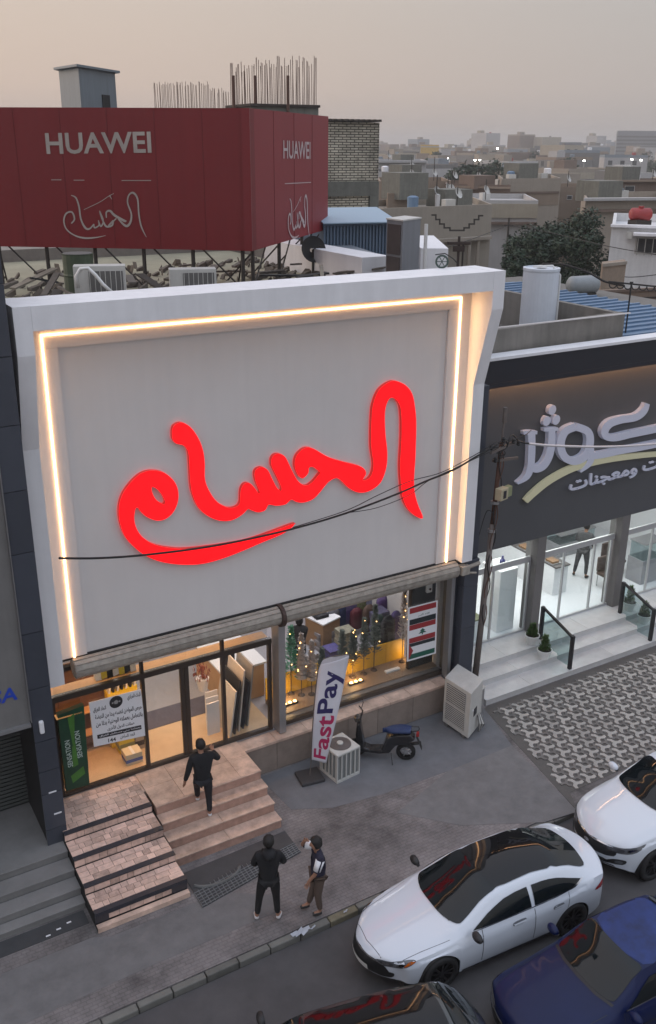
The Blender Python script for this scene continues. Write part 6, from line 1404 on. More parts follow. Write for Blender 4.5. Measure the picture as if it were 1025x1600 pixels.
MB().tube([Vector((*FD(x, 17.9).xy, VH(FD(x, 17.9), x, y))) for x, y in [(118, 450), (116, 432), (124, 420), (136, 419), (147, 430), (158, 445), (172, 458)]], .035, 8).build('hose', m_potw, t, smooth=True)
roof_ac('smaller white air conditioner behind the roof edge near the middle', 263, 337, 421, 455, 19.6)
a, b, n, z0, z1 = fbox(92, 140, 398, 19.0, 19.0, .5)
cc = (a+b)/2+n/2; t = thing('oil_drum', 'green metal drum standing beside the larger rooftop air conditioner', 'drum', (cc.x, cc.y, RZ)); r_ = (b-a).length/2
MB().lathe((cc.x, cc.y, RZ), [(r_, 0), (r_, .3), (r_*1.03, .33), (r_, .36), (r_, .66), (r_*1.03, .69), (r_, .72), (r_, z1-RZ-.02), (r_*1.03, z1-RZ)], 20).build('body', mat('green_drum', (.055, .075, .045), .6, var=.4, streak=.3), t); MB().lathe((cc.x, cc.y, z1+.001), [(r_*.95, 0), (r_*.95, .01)], 20).build('lid', m_acd, t)
m_plk = [mat('scrap%d' % i, c_, .85, var=.4) for i, c_ in enumerate(((.05, .042, .035), (.10, .085, .07), (.16, .14, .12), (.03, .03, .03), (.22, .19, .15)))]
for k in range(75):
    x, y = rnd.uniform(3.6, 12.8), rnd.uniform(16.5, 22.5); L3 = rnd.uniform(.4, 1.6); a_ = rnd.uniform(0, 3.14); z = RZ+.02+rnd.uniform(0, .28); tilt = rnd.uniform(-.25, .25)
    o = MB().obox((x, y, z+.08), (math.cos(a_), math.sin(a_), tilt), (-math.sin(a_), math.cos(a_), 0), Vector((math.cos(a_), math.sin(a_), tilt)).cross(Vector((-math.sin(a_), math.cos(a_), 0))), L3/2, rnd.uniform(.03, .12), .02).build('scrap_plank', m_plk[k % 5], None, loc=(x, y, z))
    tag(o, 'scrap plank lying in the clutter on the shop roof', 'plank', 'scrap planks littering the shop roof')
rb = MB()
for k in range(500):
    x, y = rnd.uniform(3.5, 12.9), rnd.uniform(16.4, 25); s2 = rnd.uniform(.03, .14); rb.obox((x, y, RZ+.02+s2*.4), (rnd.random(), rnd.random()-.5, .3), (rnd.random()-.5, 1, 0), (0, .2, 1), s2, s2*.7, s2*.4)
tag(rb.build('roof_rubble', m_plk[1]), kind='stuff')
for k, (px, py, col_) in enumerate(((433, 424, 4), (519, 412, 4), (542, 420, 4))):
    p = FD(px, 18.5+k*.3); z = RZ+.05
    t = thing('cardboard_sheet', ('flattened cardboard by the billboard post', 'brown cardboard sheet on the roof clutter', 'second brown cardboard sheet right of the first')[k], 'cardboard', (p.x, p.y, z)); MB().obox((p.x, p.y, z+.22), (1, .3, .2), (-.3, 1, .35), (0, -.35, 1), .3, .24, .01).build('sheet', mat('cardboard', (.33, .24, .15), .8, var=.2), t); MB().obox((p.x+.1, p.y+.1, z+.245), (1, .3, .2), (-.3, 1, .35), (0, -.35, 1), .05, .23, .006).build('flap', MATS['cardboard'], t)
# dishes behind the side face
for k, (px, py, r_, lab) in enumerate(((489, 390, .33, 'dark satellite dish seen from behind at the lower right of the billboard'),)):
    p = FD(px, 24.5); z = VH(p, px, py); t = thing('satellite_dish', lab, 'satellite dish', (p.x, p.y, RZ)); m5 = mat('dish%d' % k, ((.012, .011, .011), (.13, .14, .14))[k], .6)
    ax = (fw*-.8+rt*.35+up*.25).normalized(); MB().lathe(Vector((p.x, p.y, z))-ax*.08, [(.05, 0), (r_*.6, .03), (r_, .13)], 24, ax, closed=False).build('reflector', m5, t, smooth=True); MB().bar((p.x, p.y, RZ), (p.x, p.y, z), .03, 6).build('mast', m_bkst, t); MB().bar((p.x, p.y, z), Vector((p.x, p.y, z))+ax*.5, .012, 5).build('feed_arm', m_bkst, t)
# grey steel cabinet
a = FD(603, 21.8); b = FD(628, 21.3); c5 = FD(655, 22.1); z1 = VH(a, 603, 343)
t = thing('steel_cabinet', 'tall grey steel cabinet on the roof right of the billboard', 'cabinet', (*b.xy, RZ)); d5 = a+c5-b
MB().hexa([(*p.xy, RZ) for p in (a, b, c5, d5)], [(*p.xy, z1) for p in (a, b, c5, d5)]).build('case', mat('cabinet_grey', (.20, .21, .23), .5, metal=.2, streak=.2), t); u = (b-a).normalized(); f_ = Vector((u.y, -u.x, 0)); f_ = f_ if f_.dot(fw) < 0 else -f_
for q0, q1 in ((.05, .52), (.55, .95)): MB().obox(Vector((*((a+b)/2).xy, RZ+(z1-RZ)*(q0+q1)/2))+f_*.01, u, f_, up, (b-a).length*.4, .012, (z1-RZ)*(q1-q0)/2).build('door', mat('door_dark', (.06, .05, .05), .5, var=.4), t)
MB().prism([(*(p+((p-(a+c5)/2)*.06)).xy, z1+.002) for p in (a, b, c5, d5)], (0, 0, .03)).build('top', m_acw, t)
# white low wall, ornamental wheel and lamp on the roof edge
p = FD(700, 17.9); t = thing('ornamental_wheel', 'small green iron wheel standing on the white roof edge', 'ornament', (*FD(691, 20.0).xy, 10.63)); q = FD(691, 20.0)
MB().tube([Vector((q.x+.12*math.cos(a)*rt.x, q.y+.12*math.cos(a)*rt.y, 10.76+.12*math.sin(a))) for a in np.linspace(0, 6.283, 25)], .02, 6).build('rim', mat('green_iron', (.04, .07, .06), .6), t)
for k in range(3): a_ = k*1.047; MB().bar(Vector((q.x+.12*math.cos(a_)*rt.x, q.y+.12*math.cos(a_)*rt.y, 10.76+.12*math.sin(a_))), Vector((q.x-.12*math.cos(a_)*rt.x, q.y-.12*math.cos(a_)*rt.y, 10.76-.12*math.sin(a_))), .008, 5).build('spoke', MATS['green_iron'], t)
tag(MB().tube([Vector((*FD(x, 20.0).xy, VH(FD(x, 20.0), x, y))) for x, y in [(680, 398), (695, 396), (708, 404), (716, 412)]], .012, 6).build('bent_rod', m_wire, None, loc=tuple(FD(700, 20.0))), 'thin bent rod leaning beside the green iron wheel', 'rod')
q = FD(716, 22); t = thing('roof_lamp', 'dark iron bracket standing behind the white roof edge', 'bracket', (*q.xy, RZ)); z = VH(q, 716, 380)
MB().bar((*q.xy, RZ), (*q.xy, z+.15), .03, 6).obox((*q.xy, z), rt, fw, up, .26, .04, .03).obox((*q.xy, z-.12), rt, fw, up, .13, .04, .06).build('bracket', mat('iron_brown', (.035, .022, .018), .7), t); MB().bar((*(q+rt*.1).xy, RZ), (*(q+rt*.1).xy, z), .02, 6).build('stay', m_bkst, t)
MB().box(12.2, 13.0, 19.0, 24, 9.86, 10.55).build('roof_wall', m_white, Bd)
# ------------------------------------------------------------ roof of the sweet shop: enclosure, tank, blue roof
ZW = 9.0; wa = Z_(778, 515, ZW); wb_ = Z_(977, 488.5, ZW); wc = Z_(789, 451.6, ZW)
m_dirt = mat('dirty_plaster', (.20, .185, .165), .9, var=.35, scale=1.5, streak=.3)
Er = thing('roof_enclosure', 'low dirty plaster walls forming a yard on the sweet shop roof round the white tank', 'wall', (wb_.x, wb_.y, 8))
hexm(MB(), Vector((13.5, wa.y-.1, 0)), Vector((wb_.x, wb_.y, 0)), Vector((0, .18, 0)), 8.0, ZW).build('wall', m_dirt, Er)
hexm(MB(), Vector((wb_.x-.18, wb_.y+.2, 0)), Vector((wb_.x, wb_.y+.2, 0)), Vector((0, 6.5, 0)), 8.0, ZW-.01).build('wall', m_dirt, Er)
MB().box(13.5, wb_.x, wa.y+.1, wa.y+.14, ZW+.002, ZW+.03).build('coping', m_band, Er)
tb_ = Vector((19.0-1.15, 0, 0)); q = FD(848, 26.0); 
zt2 = VH(q, 853, 418); zb2 = 8.0
t = thing('water_tank', 'tall white water tank standing in the roof yard', 'water tank', (*q.xy, 8.0)); r_ = (FD(880, 26)-FD(824, 26)).length/2
MB().lathe((*q.xy, zb2), [(r_*1.02, 0), (r_, .06), (r_, zt2-zb2-.1), (r_*1.03, zt2-zb2-.06), (r_*1.03, zt2-zb2), (r_*.92, zt2-zb2+.01), (r_*.9, zt2-zb2-.03), (0.01, zt2-zb2-.03)], 32).build('body', mat('tank_white', (.62, .66, .72), .5, var=.08, streak=.12), t, smooth=False)
MB().tube([(q.x+r_*1.1*rt.x, q.y+r_*1.1*rt.y, 8.0), (q.x+r_*1.08*rt.x, q.y+r_*1.08*rt.y, zt2-.2), (q.x+r_*.6*rt.x, q.y+r_*.6*rt.y, zt2+.05), (q.x-.3, q.y, zt2+.04)], .03, 6).build('pipe', m_potw, t)
MB().lathe((*q.xy, zt2+.0), [(r_*.3, 0), (r_*.28, .05)], 16).build('cap', m_potw, t)
wire('pipe', 'curved dark pipe arching from the white tank over to the scalloped trim', [Vector((*FD(x, 27).xy, VH(FD(x, 27), x, y))) for x, y in [(848, 413), (880, 413), (920, 425), (950, 440), (980, 446)]], .03, m_bkst, 'pipe')
m_bsh = mat('blue_sheet_roof', (.13, .21, .32), .5, metal=.2, var=.2, streak=.15)
def rib_roof(name, label, cat, x0, x1, y0, y1, z0, z1, mt, step=.5, axis='x'):
    t = thing(name, label, cat, ((x0+x1)/2, (y0+y1)/2, z0)); k = 0; mb = MB()
    n = int((y1-y0)/step)
    mb.hexa([(x0, y0, z0-.06), (x1, y0, z0-.06), (x1, y1, z1-.06), (x0, y1, z1-.06)], [(x0, y0, z0), (x1, y0, z0), (x1, y1, z1), (x0, y1, z1)]); mb.build('sheet', mt, t)
    for k in range(n):
        f0 = k/n; y = y0+(y1-y0)*f0; z = z0+(z1-z0)*f0; MB().box(x0, x1, y, y+.09, z+.002, z+.05).build('rib', mt, t)
    return t
rib_roof('blue_roof', 'blue ribbed metal roof beyond the roof yard at the right edge', 'roof', wb_.x+.1, Z_(1025, 480, 8.3).x, 16.95, Z_(792, 441, 8.3).y, 8.3, 8.3, m_bsh, .45)
p = Z_(978, 514, 8.4); t = thing('roof_post', 'thin black post at the corner of the roof yard', 'post', (*p.xy, 8)); MB().bar((*p.xy, 8.0), (*p.xy, VH(p, 978, 442)), .022, 6).bar((*p.xy, VH(p, 978, 442)), (*p.xy, VH(p, 978, 442)+.03), .05, 6).build('shaft', m_wire, t)
t = thing('scalloped_trim', 'dark scalloped trim running right from the black post', 'trim', (*FD(1000, 27).xy, 9))
MB().bar(Vector((*FD(955, 27).xy, VH(FD(955, 27), 955, 440))), Vector((*FD(1045, 27).xy, VH(FD(1045, 27), 1045, 449))), .025, 5).build('rail', m_bkst, t)
for k in range(7):
    xx = 957+k*12; c5 = Vector((*FD(xx+6, 27).xy, VH(FD(xx+6, 27), xx+6, 444+k*.9))); MB().tube([c5+rt*.105*math.cos(a)+up*.11*math.sin(a) for a in np.linspace(math.pi, 2*math.pi, 9)], .018, 5).build('scallop', m_bkst, t)
# silver low tank and brown blocks behind
a, b, n, z0, z1 = fbox(893, 938, 432, 34, 34.5, 1.2, ybase=460); cc = (a+b)/2
t = thing('low_tank', 'low rounded silver grey tank on the far roof below the tree', 'tank', (*cc.xy, z0)); MB().tube([Vector((*a.xy, (z0+z1)/2)), Vector((*a.lerp(b, .1).xy, (z0+z1)/2)), Vector((*a.lerp(b, .9).xy, (z0+z1)/2)), Vector((*b.xy, (z0+z1)/2))], [(z1-z0)*.3, (z1-z0)*.5, (z1-z0)*.5, (z1-z0)*.3], 14).build('body', mat('tank_grey', (.25, .27, .28), .5, var=.2), t, smooth=True); MB().box(cc.x-.5, cc.x+.5, cc.y-.2, cc.y+.2, z0-1, z0+.02).build('cradle', m_bkst, t)

# ------------------------------------------------------------ structures behind the billboard
m_gst = mat('bluegrey_steel', (.15, .18, .205), .5, metal=.2, streak=.25, var=.1); m_cg = mat('raw_concrete', (.15, .15, .13), .9, var=.3, streak=.3)
a = FD(117, 30); b = FD(182, 31.5); c5 = FD(199, 33.5); t = thing('roof_housing', 'grey steel roof housing with a flat overhanging lid above the red billboard', 'housing', (*a.xy, 10)); zt3 = VH(a, 117, 110); q4 = (a, FD(146, 28.8), FD(199, 31), FD(160, 33))
MB().hexa([(*p.xy, 9) for p in q4], [(*p.xy, zt3) for p in q4]).build('case', m_gst, t); cn = sum(q4, Vector())/4; lid = MB().prism([(*(cn+(p-cn)*1.18).xy, zt3+.003) for p in q4], (0, 0, .06)).build('lid', m_gst, t)
zz = VH(q4[2], 185, 166); u = (q4[2]-q4[1]).normalized(); f_ = Vector((u.y, -u.x, 0)); f_ = f_ if f_.dot(fw) < 0 else -f_; MB().obox(Vector((*q4[1].lerp(q4[2], .68).xy, zz))+f_*.01, u, f_, up, .24, .012, .28).build('hatch', m_black, t)
Cc_ = thing('unfinished_column', 'raw concrete block topped with upright steel bars behind the billboard', 'concrete block', (*FD(445, 33).xy, 10))
a, b, n, z0, z1 = fbox(398, 497, 166, 32, 33, 2.2, 9); hexm(MB(), a, b, n, 9, z1).build('block', m_cg, Cc_); hexm(MB(), a-(b-a)*.03-n*.04, b+(b-a)*.01-n*.04, n*1.05, z1+.002, z1+.08).build('slab_edge', mat('dark_edge', (.05, .04, .035), .9), Cc_)
m_reb = mat('rebar', (.10, .055, .04), .8, var=.3)
for k in range(64):
    f = rnd.random(); row = k % 2; px = 367+128*((k+rnd.uniform(-.3, .3))/64); dd = 32.2+(.9 if row else 1.9)*1; p = FD(px, dd)
    zt4 = VH(p, px, 92+rnd.uniform(-6, 14)+(10 if px < 400 else 0)); lean = rnd.uniform(-.05, .05)
    MB().bar((*p.xy, z1-.4), (p.x+lean, p.y, zt4), .011, 4).build('steel_bar', m_reb, Cc_)
for px_, w_ in ((372, 6), (404, 6), (452, 5)):
    p = FD(px_, 32.4); MB().bar((*p.xy, z1-.3), (*p.xy, VH(p, px_, 118)), .05, 6).build('bar_bundle', m_reb, Cc_)
Cd = thing('unfinished_wall', 'lower row of upright steel bars standing left of the tall ones', 'concrete wall', (*FD(305, 36).xy, 10))
a, b, n, z0, z1 = fbox(254, 366, 178, 35, 36, .8, 9); hexm(MB(), a, b, n, 9, z1).build('wall', m_cg, Cd)
for k in range(54):
    px = 254+112*((k+rnd.uniform(-.3, .3))/54); p = FD(px, 35.4+.4*(k % 2)); tall = 130+rnd.uniform(-3, 5)+(10 if px > 335 else 0)
    MB().bar((*p.xy, z1-.5), (p.x+rnd.uniform(-.04, .04), p.y, VH(p, px, tall)), .009, 4).build('steel_bar', m_reb, Cd)
# brick block with tin edge
m_brk = brick_mat('yellow_brick', (.50, .46, .37), (.42, .38, .30), (.08, .07, .055), .9, .25, 2.6, bump=.6, msize=.05)
def wall_brick(name, a, b, n, z0, z1, mt, parent):
    # brick pattern needs its height along Y of the texture: build local and stand it up
    Lw = (b-a).length; mb = MB(); mb.box(0, Lw, z0, z1, -.05, 0); o = mb.build(name, mt, parent, local=True)
    u = (b-a).normalized(); f_ = -n.normalized(); org = origin_of(parent)
    o.matrix_local = Matrix(((u.x, 0, f_.x, a.x-org.x), (u.y, 0, f_.y, a.y-org.y), (0, 1, 0, -org.z), (0, 0, 0, 1))); return o
a, b, n, z0, z1 = fbox(497, 588, 190, 40, 41, 5, 0); 
Bk = thing('brick_building', 'unplastered yellow brick upper storey with tin roof edge right of the billboard', 'building', (*a.xy, 0))
hexm(MB(), a+n*.02, b+n*.02, n*.97, 0, z1-.02).build('core', m_cg, Bk)
zc1 = VH(b, 588, 283); zc2 = VH(b, 588, 306); zc3 = VH(b, 588, 330)
wall_brick('brick_wall', a, b, n, zc1, z1, m_brk, Bk); wall_brick('brick_wall', a, a.lerp(b, .84), n, zc3, zc2, m_brk, Bk)
hexm(MB(), a-n*.02, b-n*.02, n*.02, zc2+.004, zc1-.004).build('concrete_beam', m_cg, Bk); hexm(MB(), a.lerp(b, .85)-n*.02, b-n*.02, n*.02, zc3, zc2).build('concrete_beam', m_cg, Bk)
for k in range(22): p = a.lerp(b, k/22); q = a.lerp(b, (k+.8)/22); hexm(MB(), p-n*.05, q-n*.05, n*.4, z1+.02, z1+.06+.05*(k % 2)).build('tin_sheet', m_bkst, Bk)
# blue sheet shed
a, b, n, z0, z1 = fbox(505, 606, 347, 27, 27.6, 3, 8); Sh = thing('blue_shed', 'pale blue sheet metal shed with a light eave behind the billboard', 'shed', (*a.xy, 9))
hexm(MB(), a+n*.01, b+n*.01, n*.98, 8, z1-.02).build('wall', mat('shed_blue', (.12, .17, .24), .5, metal=.2, streak=.3), Sh)
for k in range(20): p = a.lerp(b, k/20); q = a.lerp(b, (k+.45)/20); hexm(MB(), p-n*.012, q-n*.012, n*.02, 9.4, z1-.12).build('rib', MATS['shed_blue'], Sh)
z9 = VH(a, 505, 333); MB().hexa([(*p, z_) for p, z_ in (((a-n*.1-(b-a)*.05).xy, z1-.03), ((b-n*.1+(b-a)*.1).xy, z1-.03), ((b+n*.5+(b-a)*.1).xy, z9+.02), ((a+n*.5-(b-a)*.05).xy, z9+.02))], [(*p, z_) for p, z_ in (((a-n*.1-(b-a)*.05).xy, z1), ((b-n*.1+(b-a)*.1).xy, z1), ((b+n*.5+(b-a)*.1).xy, z9+.05), ((a+n*.5-(b-a)*.05).xy, z9+.05))]).build('eave', mat('pale_blue_sheet', (.28, .38, .47), .5), Sh)
a2, b2, n2, _, zz1 = fbox(512, 600, 402, 24, 24.4, 2.8, 8); hexm(MB(), a2, b2, n2, zz1-.06, zz1).build('lower_roof', mat('lilac_sheet', (.19, .215, .245), .5, var=.15), Sh); hexm(MB(), a2-n2*.01, b2-n2*.01, n2*.03, 8, zz1-.07).build('lower_wall', m_cg, Sh)
a3_, b3_, n3_, _, z8 = fbox(657, 700, 388, 27, 27, 4, 8); hexm(MB(), a3_, b3_, n3_, 0, z8).build('white_wall', m_white, Sh)
for px in (651, 664): p = FD(px, 26.6); MB().bar((*p.xy, 8), (*p.xy, VH(p, px, 350)), .05, 6).build('white_post', m_potw, Sh)

# ------------------------------------------------------------ houses
def housecol(name, c): return mat(name, c, .85, var=.14, scale=.8, streak=.12)
hc = [housecol('plaster_%s' % n_, c) for n_, c in (('tan', (.235, .18, .135)), ('beige', (.29, .25, .205)), ('cream', (.34, .30, .235)), ('grey', (.17, .165, .16)), ('pale', (.40, .39, .385)), ('brown', (.16, .115, .09)), ('bluegrey', (.20, .235, .27)))]
m_win = mat('house_window', (.035, .04, .045), .2); m_wfr = mat('window_frame', (.4, .39, .37), .6)
def house(label, px0, px1, ytop, d0, d1, depth, mt, wins=(), slabs=(), name='town_house', cat='house', zb=-.2, parapet=.0, group=None, rough_top=True):
    a, b, n, z0, z1 = fbox(px0, px1, ytop, d0, d1, depth, zb); t = thing(name, label, cat, (*((a+b)/2+n/2).xy, zb), 0, group)
    if rough_top:
        zr_ = z1-.45; hexm(MB(), a, b, n, z0, zr_).build('wall', mt, t); u = (b-a).normalized()*.18; v_ = n.normalized()*.18
        mb = hexm(MB(), a, b, v_, zr_+.001, z1); hexm(mb, a+n-v_, b+n-v_, v_, zr_+.001, z1); hexm(mb, a+v_*1.01, a+u+v_*1.01, n-v_*2.02, zr_+.001, z1); hexm(mb, b-u+v_*1.01, b+v_*1.01, n-v_*2.02, zr_+.001, z1); mb.build('parapet', mt, t)
    else: hexm(MB(), a, b, n, z0, z1).build('wall', mt, t)
    U = (b-a); nn = -n.normalized()
    for (s0, s1, y0, y1) in wins:  # as shares of the front and pixel rows
        p = a+U*s0; q = a+U*s1; za = VH(p, px0+(px1-px0)*s0, y1); zb_ = VH(p, px0+(px1-px0)*s0, y0)
        w1 = MB().prism([(*(p+nn*.004).xy, za), (*(q+nn*.004).xy, za), (*(q+nn*.004).xy, zb_), (*(p+nn*.004).xy, zb_)], nn*.05).build('window', m_wfr, t)
        e_ = U.normalized()*.07; MB().prism([(*(p+nn*.056+e_).xy, za+.07), (*(q+nn*.056-e_).xy, za+.07), (*(q+nn*.056-e_).xy, zb_-.07), (*(p+nn*.056+e_).xy, zb_-.07)], nn*.01).build('pane', m_win, w1)
    for (s0, s1, y0, y1, dep, m6) in slabs:
        p = a+U*s0; q = a+U*s1; za = VH(p, px0+(px1-px0)*s0, y1); zb_ = VH(p, px0+(px1-px0)*s0, y0); MB().prism([(*(p+nn*.003).xy, za), (*(q+nn*.003).xy, za), (*(q+nn*.003).xy, zb_), (*(p+nn*.003).xy, zb_)], nn*dep).build('slab', m6, t)
    if rough_top and px0 < 945:
        rh = random.Random(int(px0*7+ytop)); zr_ = z1-.449
        for k in range(rh.randint(3, 6)):
            c = a+U*rh.uniform(.12, .88)+n*rh.uniform(.1, .7); kind = rh.random()
            if kind < .3: MB().lathe((*c.xy, zr_), [(.4, 0), (.42, .9), (.2, 1.0)], 10).build('water_tank', rh.choice((m_white, m_gst, m_bkst, m_bsh)), t)
            elif kind < .6: MB().box(c.x-.45, c.x+.45, c.y-.25, c.y+.25, zr_, zr_+.75).build('air_conditioner', m_acw, t)
            elif kind < .8: MB().box(c.x-1.3, c.x+1.3, c.y-1.2, c.y+1.2, zr_, zr_+rh.uniform(1.2, 2)).build('roof_hut', rh.choice((mt, m_cg)), t)
            else: MB().bar((*c.xy, zr_), (*c.xy, zr_+rh.uniform(1.5, 2.8)), .04, 5).build('aerial', m_bkst, t); MB().lathe((c.x, c.y, zr_+1.1), [(.05, 0), (.3, .04), (.42, .12)], 12, (.3, -.8, .4), closed=False).build('dish', m_acw, t)
    return t, a, b, n, z1
tn, bg_, cm, gr, pa, br_, bl_ = hc
t, a, b, n, z1 = house('greyish tan house with a stepped zigzag line on its roof wall', 585, 764, 326, 66, 72, 10, housecol('plaster_zig', (.29, .255, .21)), [(.10, .22, 398, 425), (.36, .50, 396, 425)], [(-.02, 1.0, 379, 384, .8, bg_)])
pts = [(675, 336), (681, 336), (681, 343), (687, 343), (687, 350), (694, 350), (694, 356), (703, 356), (703, 360), (725, 360), (725, 356), (733, 356), (733, 350), (741, 350), (741, 343), (748, 343), (748, 337), (754, 337)]
nz_ = -n.normalized()
mb = MB(); P7 = [PL(x, y, a+nz_*.03, nz_) for x, y in pts]
for p, q in zip(P7, P7[1:]): mb.obox((p+q)/2, q-p, nz_, (q-p).cross(nz_), (q-p).length/2+.04, .03, .05)
mb.build('zigzag_moulding', m_bkst, t)
for s_ in (.56, .80, .88): p = a.lerp(b, s_)+nz_*.55; MB().bar((*p.xy, 0), (*p.xy, VH(a, 600, 385)), .14, 6).build('porch_column', bg_, t)
house('small stair block on the roof left of the zigzag line', 603, 642, 302, 74, 75, 3, tn, name='roof_room', cat='roof room')
house('cream plastered house between the zigzag house and the big tree', 672, 834, 312, 84, 84, 12, pa, [(.18, .28, 333, 345)], [(.55, 1.0, 318, 340, .15, cm), (.52, 1.0, 346, 350, .5, br_)])
house('tan house wall in the middle distance behind the zigzag house', 590, 700, 283, 100, 102, 12, tn, [(.2, .3, 292, 303)])
house('brown tan house with a flat top right of the tan wall', 690, 790, 287, 98, 96, 10, br_, [], [(.0, 1.0, 290, 293, .3, tn)])
house('pale tan house with a tall blank roof wall above the cream house', 776, 866, 279, 97, 100, 11, bg_, [], [(.0, .98, 300, 303, .2, br_), (0, .98, 303, 322, .05, tn)])
house('brownish house right of the pale tan house with a roof hut', 860, 944, 292, 104, 106, 10, tn, [(.2, .3, 305, 312), (.6, .7, 305, 312)])
house('white and grey house with two dark windows right of the brick storey', 587, 656, 268, 115, 116, 12, gr, [(.3, .52, 290, 304), (.62, .92, 290, 306)], [(-.1, 1.1, 282, 285, 1.0, bg_), (0, 1.0, 268, 280, .1, pa)])
house('pale grey house with a long white roof edge in the left middle distance', 588, 660, 250, 160, 162, 14, pa, [], [(-.05, 1.0, 251, 254, .8, pa)])
house('long beige house with layered eaves at the right', 906, 1040, 309, 74, 76, 10, bg_, [], [(-.02, 1.1, 309, 313, .8, pa), (-.02, 1.1, 327, 331, .5, br_), (.0, 1.1, 313, 327, .2, bg_)])
house('brown roofed house behind the long beige house', 938, 1040, 283, 100, 102, 9, br_, [(.25, .4, 290, 300)], [(-.02, 1.1, 281, 284, .6, tn)])
t, a, b, n, z1 = house('white plastered house at the right edge with barred window and small awning', 951, 1050, 350, 50, 49, 9, mat('white_plaster', (.60, .60, .60), .7, var=.1, streak=.15), [(.40, .98, 370, 396)], [(.35, 1.2, 362, 366, .9, m_white), (.25, .34, 362, 372, .3, m_acw), (-.02, 1.2, 350, 354, .25, m_white)])
for k in range(5):
    p = a.lerp(b, .44+.12*k)-n.normalized()*.09; MB().bar((*p.xy, VH(a, 990, 397)), (*p.xy, VH(a, 990, 371)), .03, 4).build('window_bar', m_wfr, t)
p = FD(993, 54); z = VH(p, 993, 345); t = thing('red_water_tank', 'red rounded water tank on the white house roof', 'water tank', (*p.xy, z)); MB().tube([p+rt*-.6+up*(z+.34), p+rt*-.48+up*(z+.34), p+rt*.48+up*(z+.34), p+rt*.6+up*(z+.34)], [.2, .34, .34, .2], 16).build('body', mat('tank_red', (.30, .03, .03), .5, var=.3), t, smooth=True); MB().lathe((*p.xy, z+.67), [(.14, 0), (.16, .1)], 12).build('cap', MATS['tank_red'], t); MB().box(p.x-.6, p.x+.6, p.y-.3, p.y+.3, z-.3, z+.05).build('stand', m_bkst, t)
house('short brown brick pillar wall below the white house', 944, 980, 414, 40, 41, 1.2, mat('brown_block', (.26, .20, .15), .9, var=.3), (), [(-.03, 1.03, 412, 417, .1, bg_)], name='brick_pillar', cat='pillar', rough_top=False)
house('long low brown wall behind the scalloped trim at the right edge', 940, 1045, 456, 36, 37, .5, mat('brown_wall', (.22, .16, .12), .9, var=.3), (), [(-.03, 1.03, 454, 458, .1, br_), (-.01, 1.02, 468, 470, .06, m_bkst)], name='low_wall', cat='wall', rough_top=False)
p = FD(791, 62); t = thing('wooden_pole', 'thin dark pole standing left of the big tree', 'utility pole', (*p.xy, -.2)); MB().bar((*p.xy, -.2), (*p.xy, VH(p, 791, 340)), .09, 6, .06).build('shaft', m_bkst, t); MB().obox((*p.xy, VH(p, 791, 352)), rt, fw, up, .3, .04, .04).build('cross_arm', m_bkst, t)
def sagwire(lab, pts, dist, r_=.02): wire('overhead_wire', lab, [Vector((*FD(x, d_).xy, VH(FD(x, d_), x, y))) for (x, y), d_ in zip(pts, dist)], r_)
sagwire('long thin wire running left from the thin dark pole across the zigzag house', [(791, 352), (740, 372), (680, 392), (640, 400)], [62, 55, 48, 44])
sagwire('long thin wire running right from the thin dark pole past the big tree', [(791, 352), (850, 362), (950, 385), (1040, 400)], [62, 58, 50, 46])
sagwire('lower thin wire crossing the white house front', [(945, 424), (985, 433), (1040, 428)], [47, 47, 46])
# ------------------------------------------------------------ trees
def leafy(loc, h, rx, ry, n, seed, mt, name, label, group=None, sz=.22, trunk=.3):
    rr = random.Random(seed); t = thing(name, label, 'tree', loc, 0, group); x, y, z = loc
    MB().tube([(x, y, z), (x+.1, y, z+h*.25), (x-.1, y+.1, z+h*.5), (x, y, z+h*.7)], [trunk, trunk*.8, trunk*.5, trunk*.2], 8).build('trunk', mat('bark', (.06, .045, .035), .9), t)
    limbs = MB(); cl = []
    for k in range(26):
        a = rr.uniform(0, 6.28); f = rr.uniform(.25, .98); r1 = math.sin(math.pi*min(.96, f*.9+.12))**.7; q = rr.uniform(.35, 1)
        cl.append((x+rx*r1*q*math.cos(a), y+ry*r1*q*math.sin(a), z+h*f, rr.uniform(.16, .34)*rx))
    for c_ in cl[:12]: limbs.bar((x, y, z+h*.3), c_[:3], trunk*.3, 5, trunk*.08)
    limbs.build('limbs', MATS['bark'], t)
    P = np.empty((n*4, 3)); 
    for i in range(n):
        c_ = cl[rr.randrange(len(cl))]; d = Vector((rr.gauss(0, 1), rr.gauss(0, 1), rr.gauss(0, .8))).normalized(); r1 = c_[3]*rr.uniform(.55, 1.12)
        p = Vector(c_[:3])+d*r1; u = Vector((rr.gauss(0, 1), rr.gauss(0, 1), rr.gauss(0, .6))).normalized(); v = u.cross(d+Vector((.01, .3, .1))).normalized(); s2 = sz*rr.uniform(.5, 1.2)
        P[i*4:i*4+4] = [p-u*s2, p+v*s2*.45, p+u*s2, p-v*s2*.45]
    me = bpy.data.meshes.new('crown'); me.from_pydata([tuple(q) for q in P], [], [(4*i, 4*i+1, 4*i+2, 4*i+3) for i in range(n)]); link('crown', me, mt, t)
    return t
m_lf = mat('dark_foliage', (.020, .042, .022), .7, var=.5, scale=1.2); m_lf2 = mat('far_foliage', (.020, .040, .020), .7, var=.4)
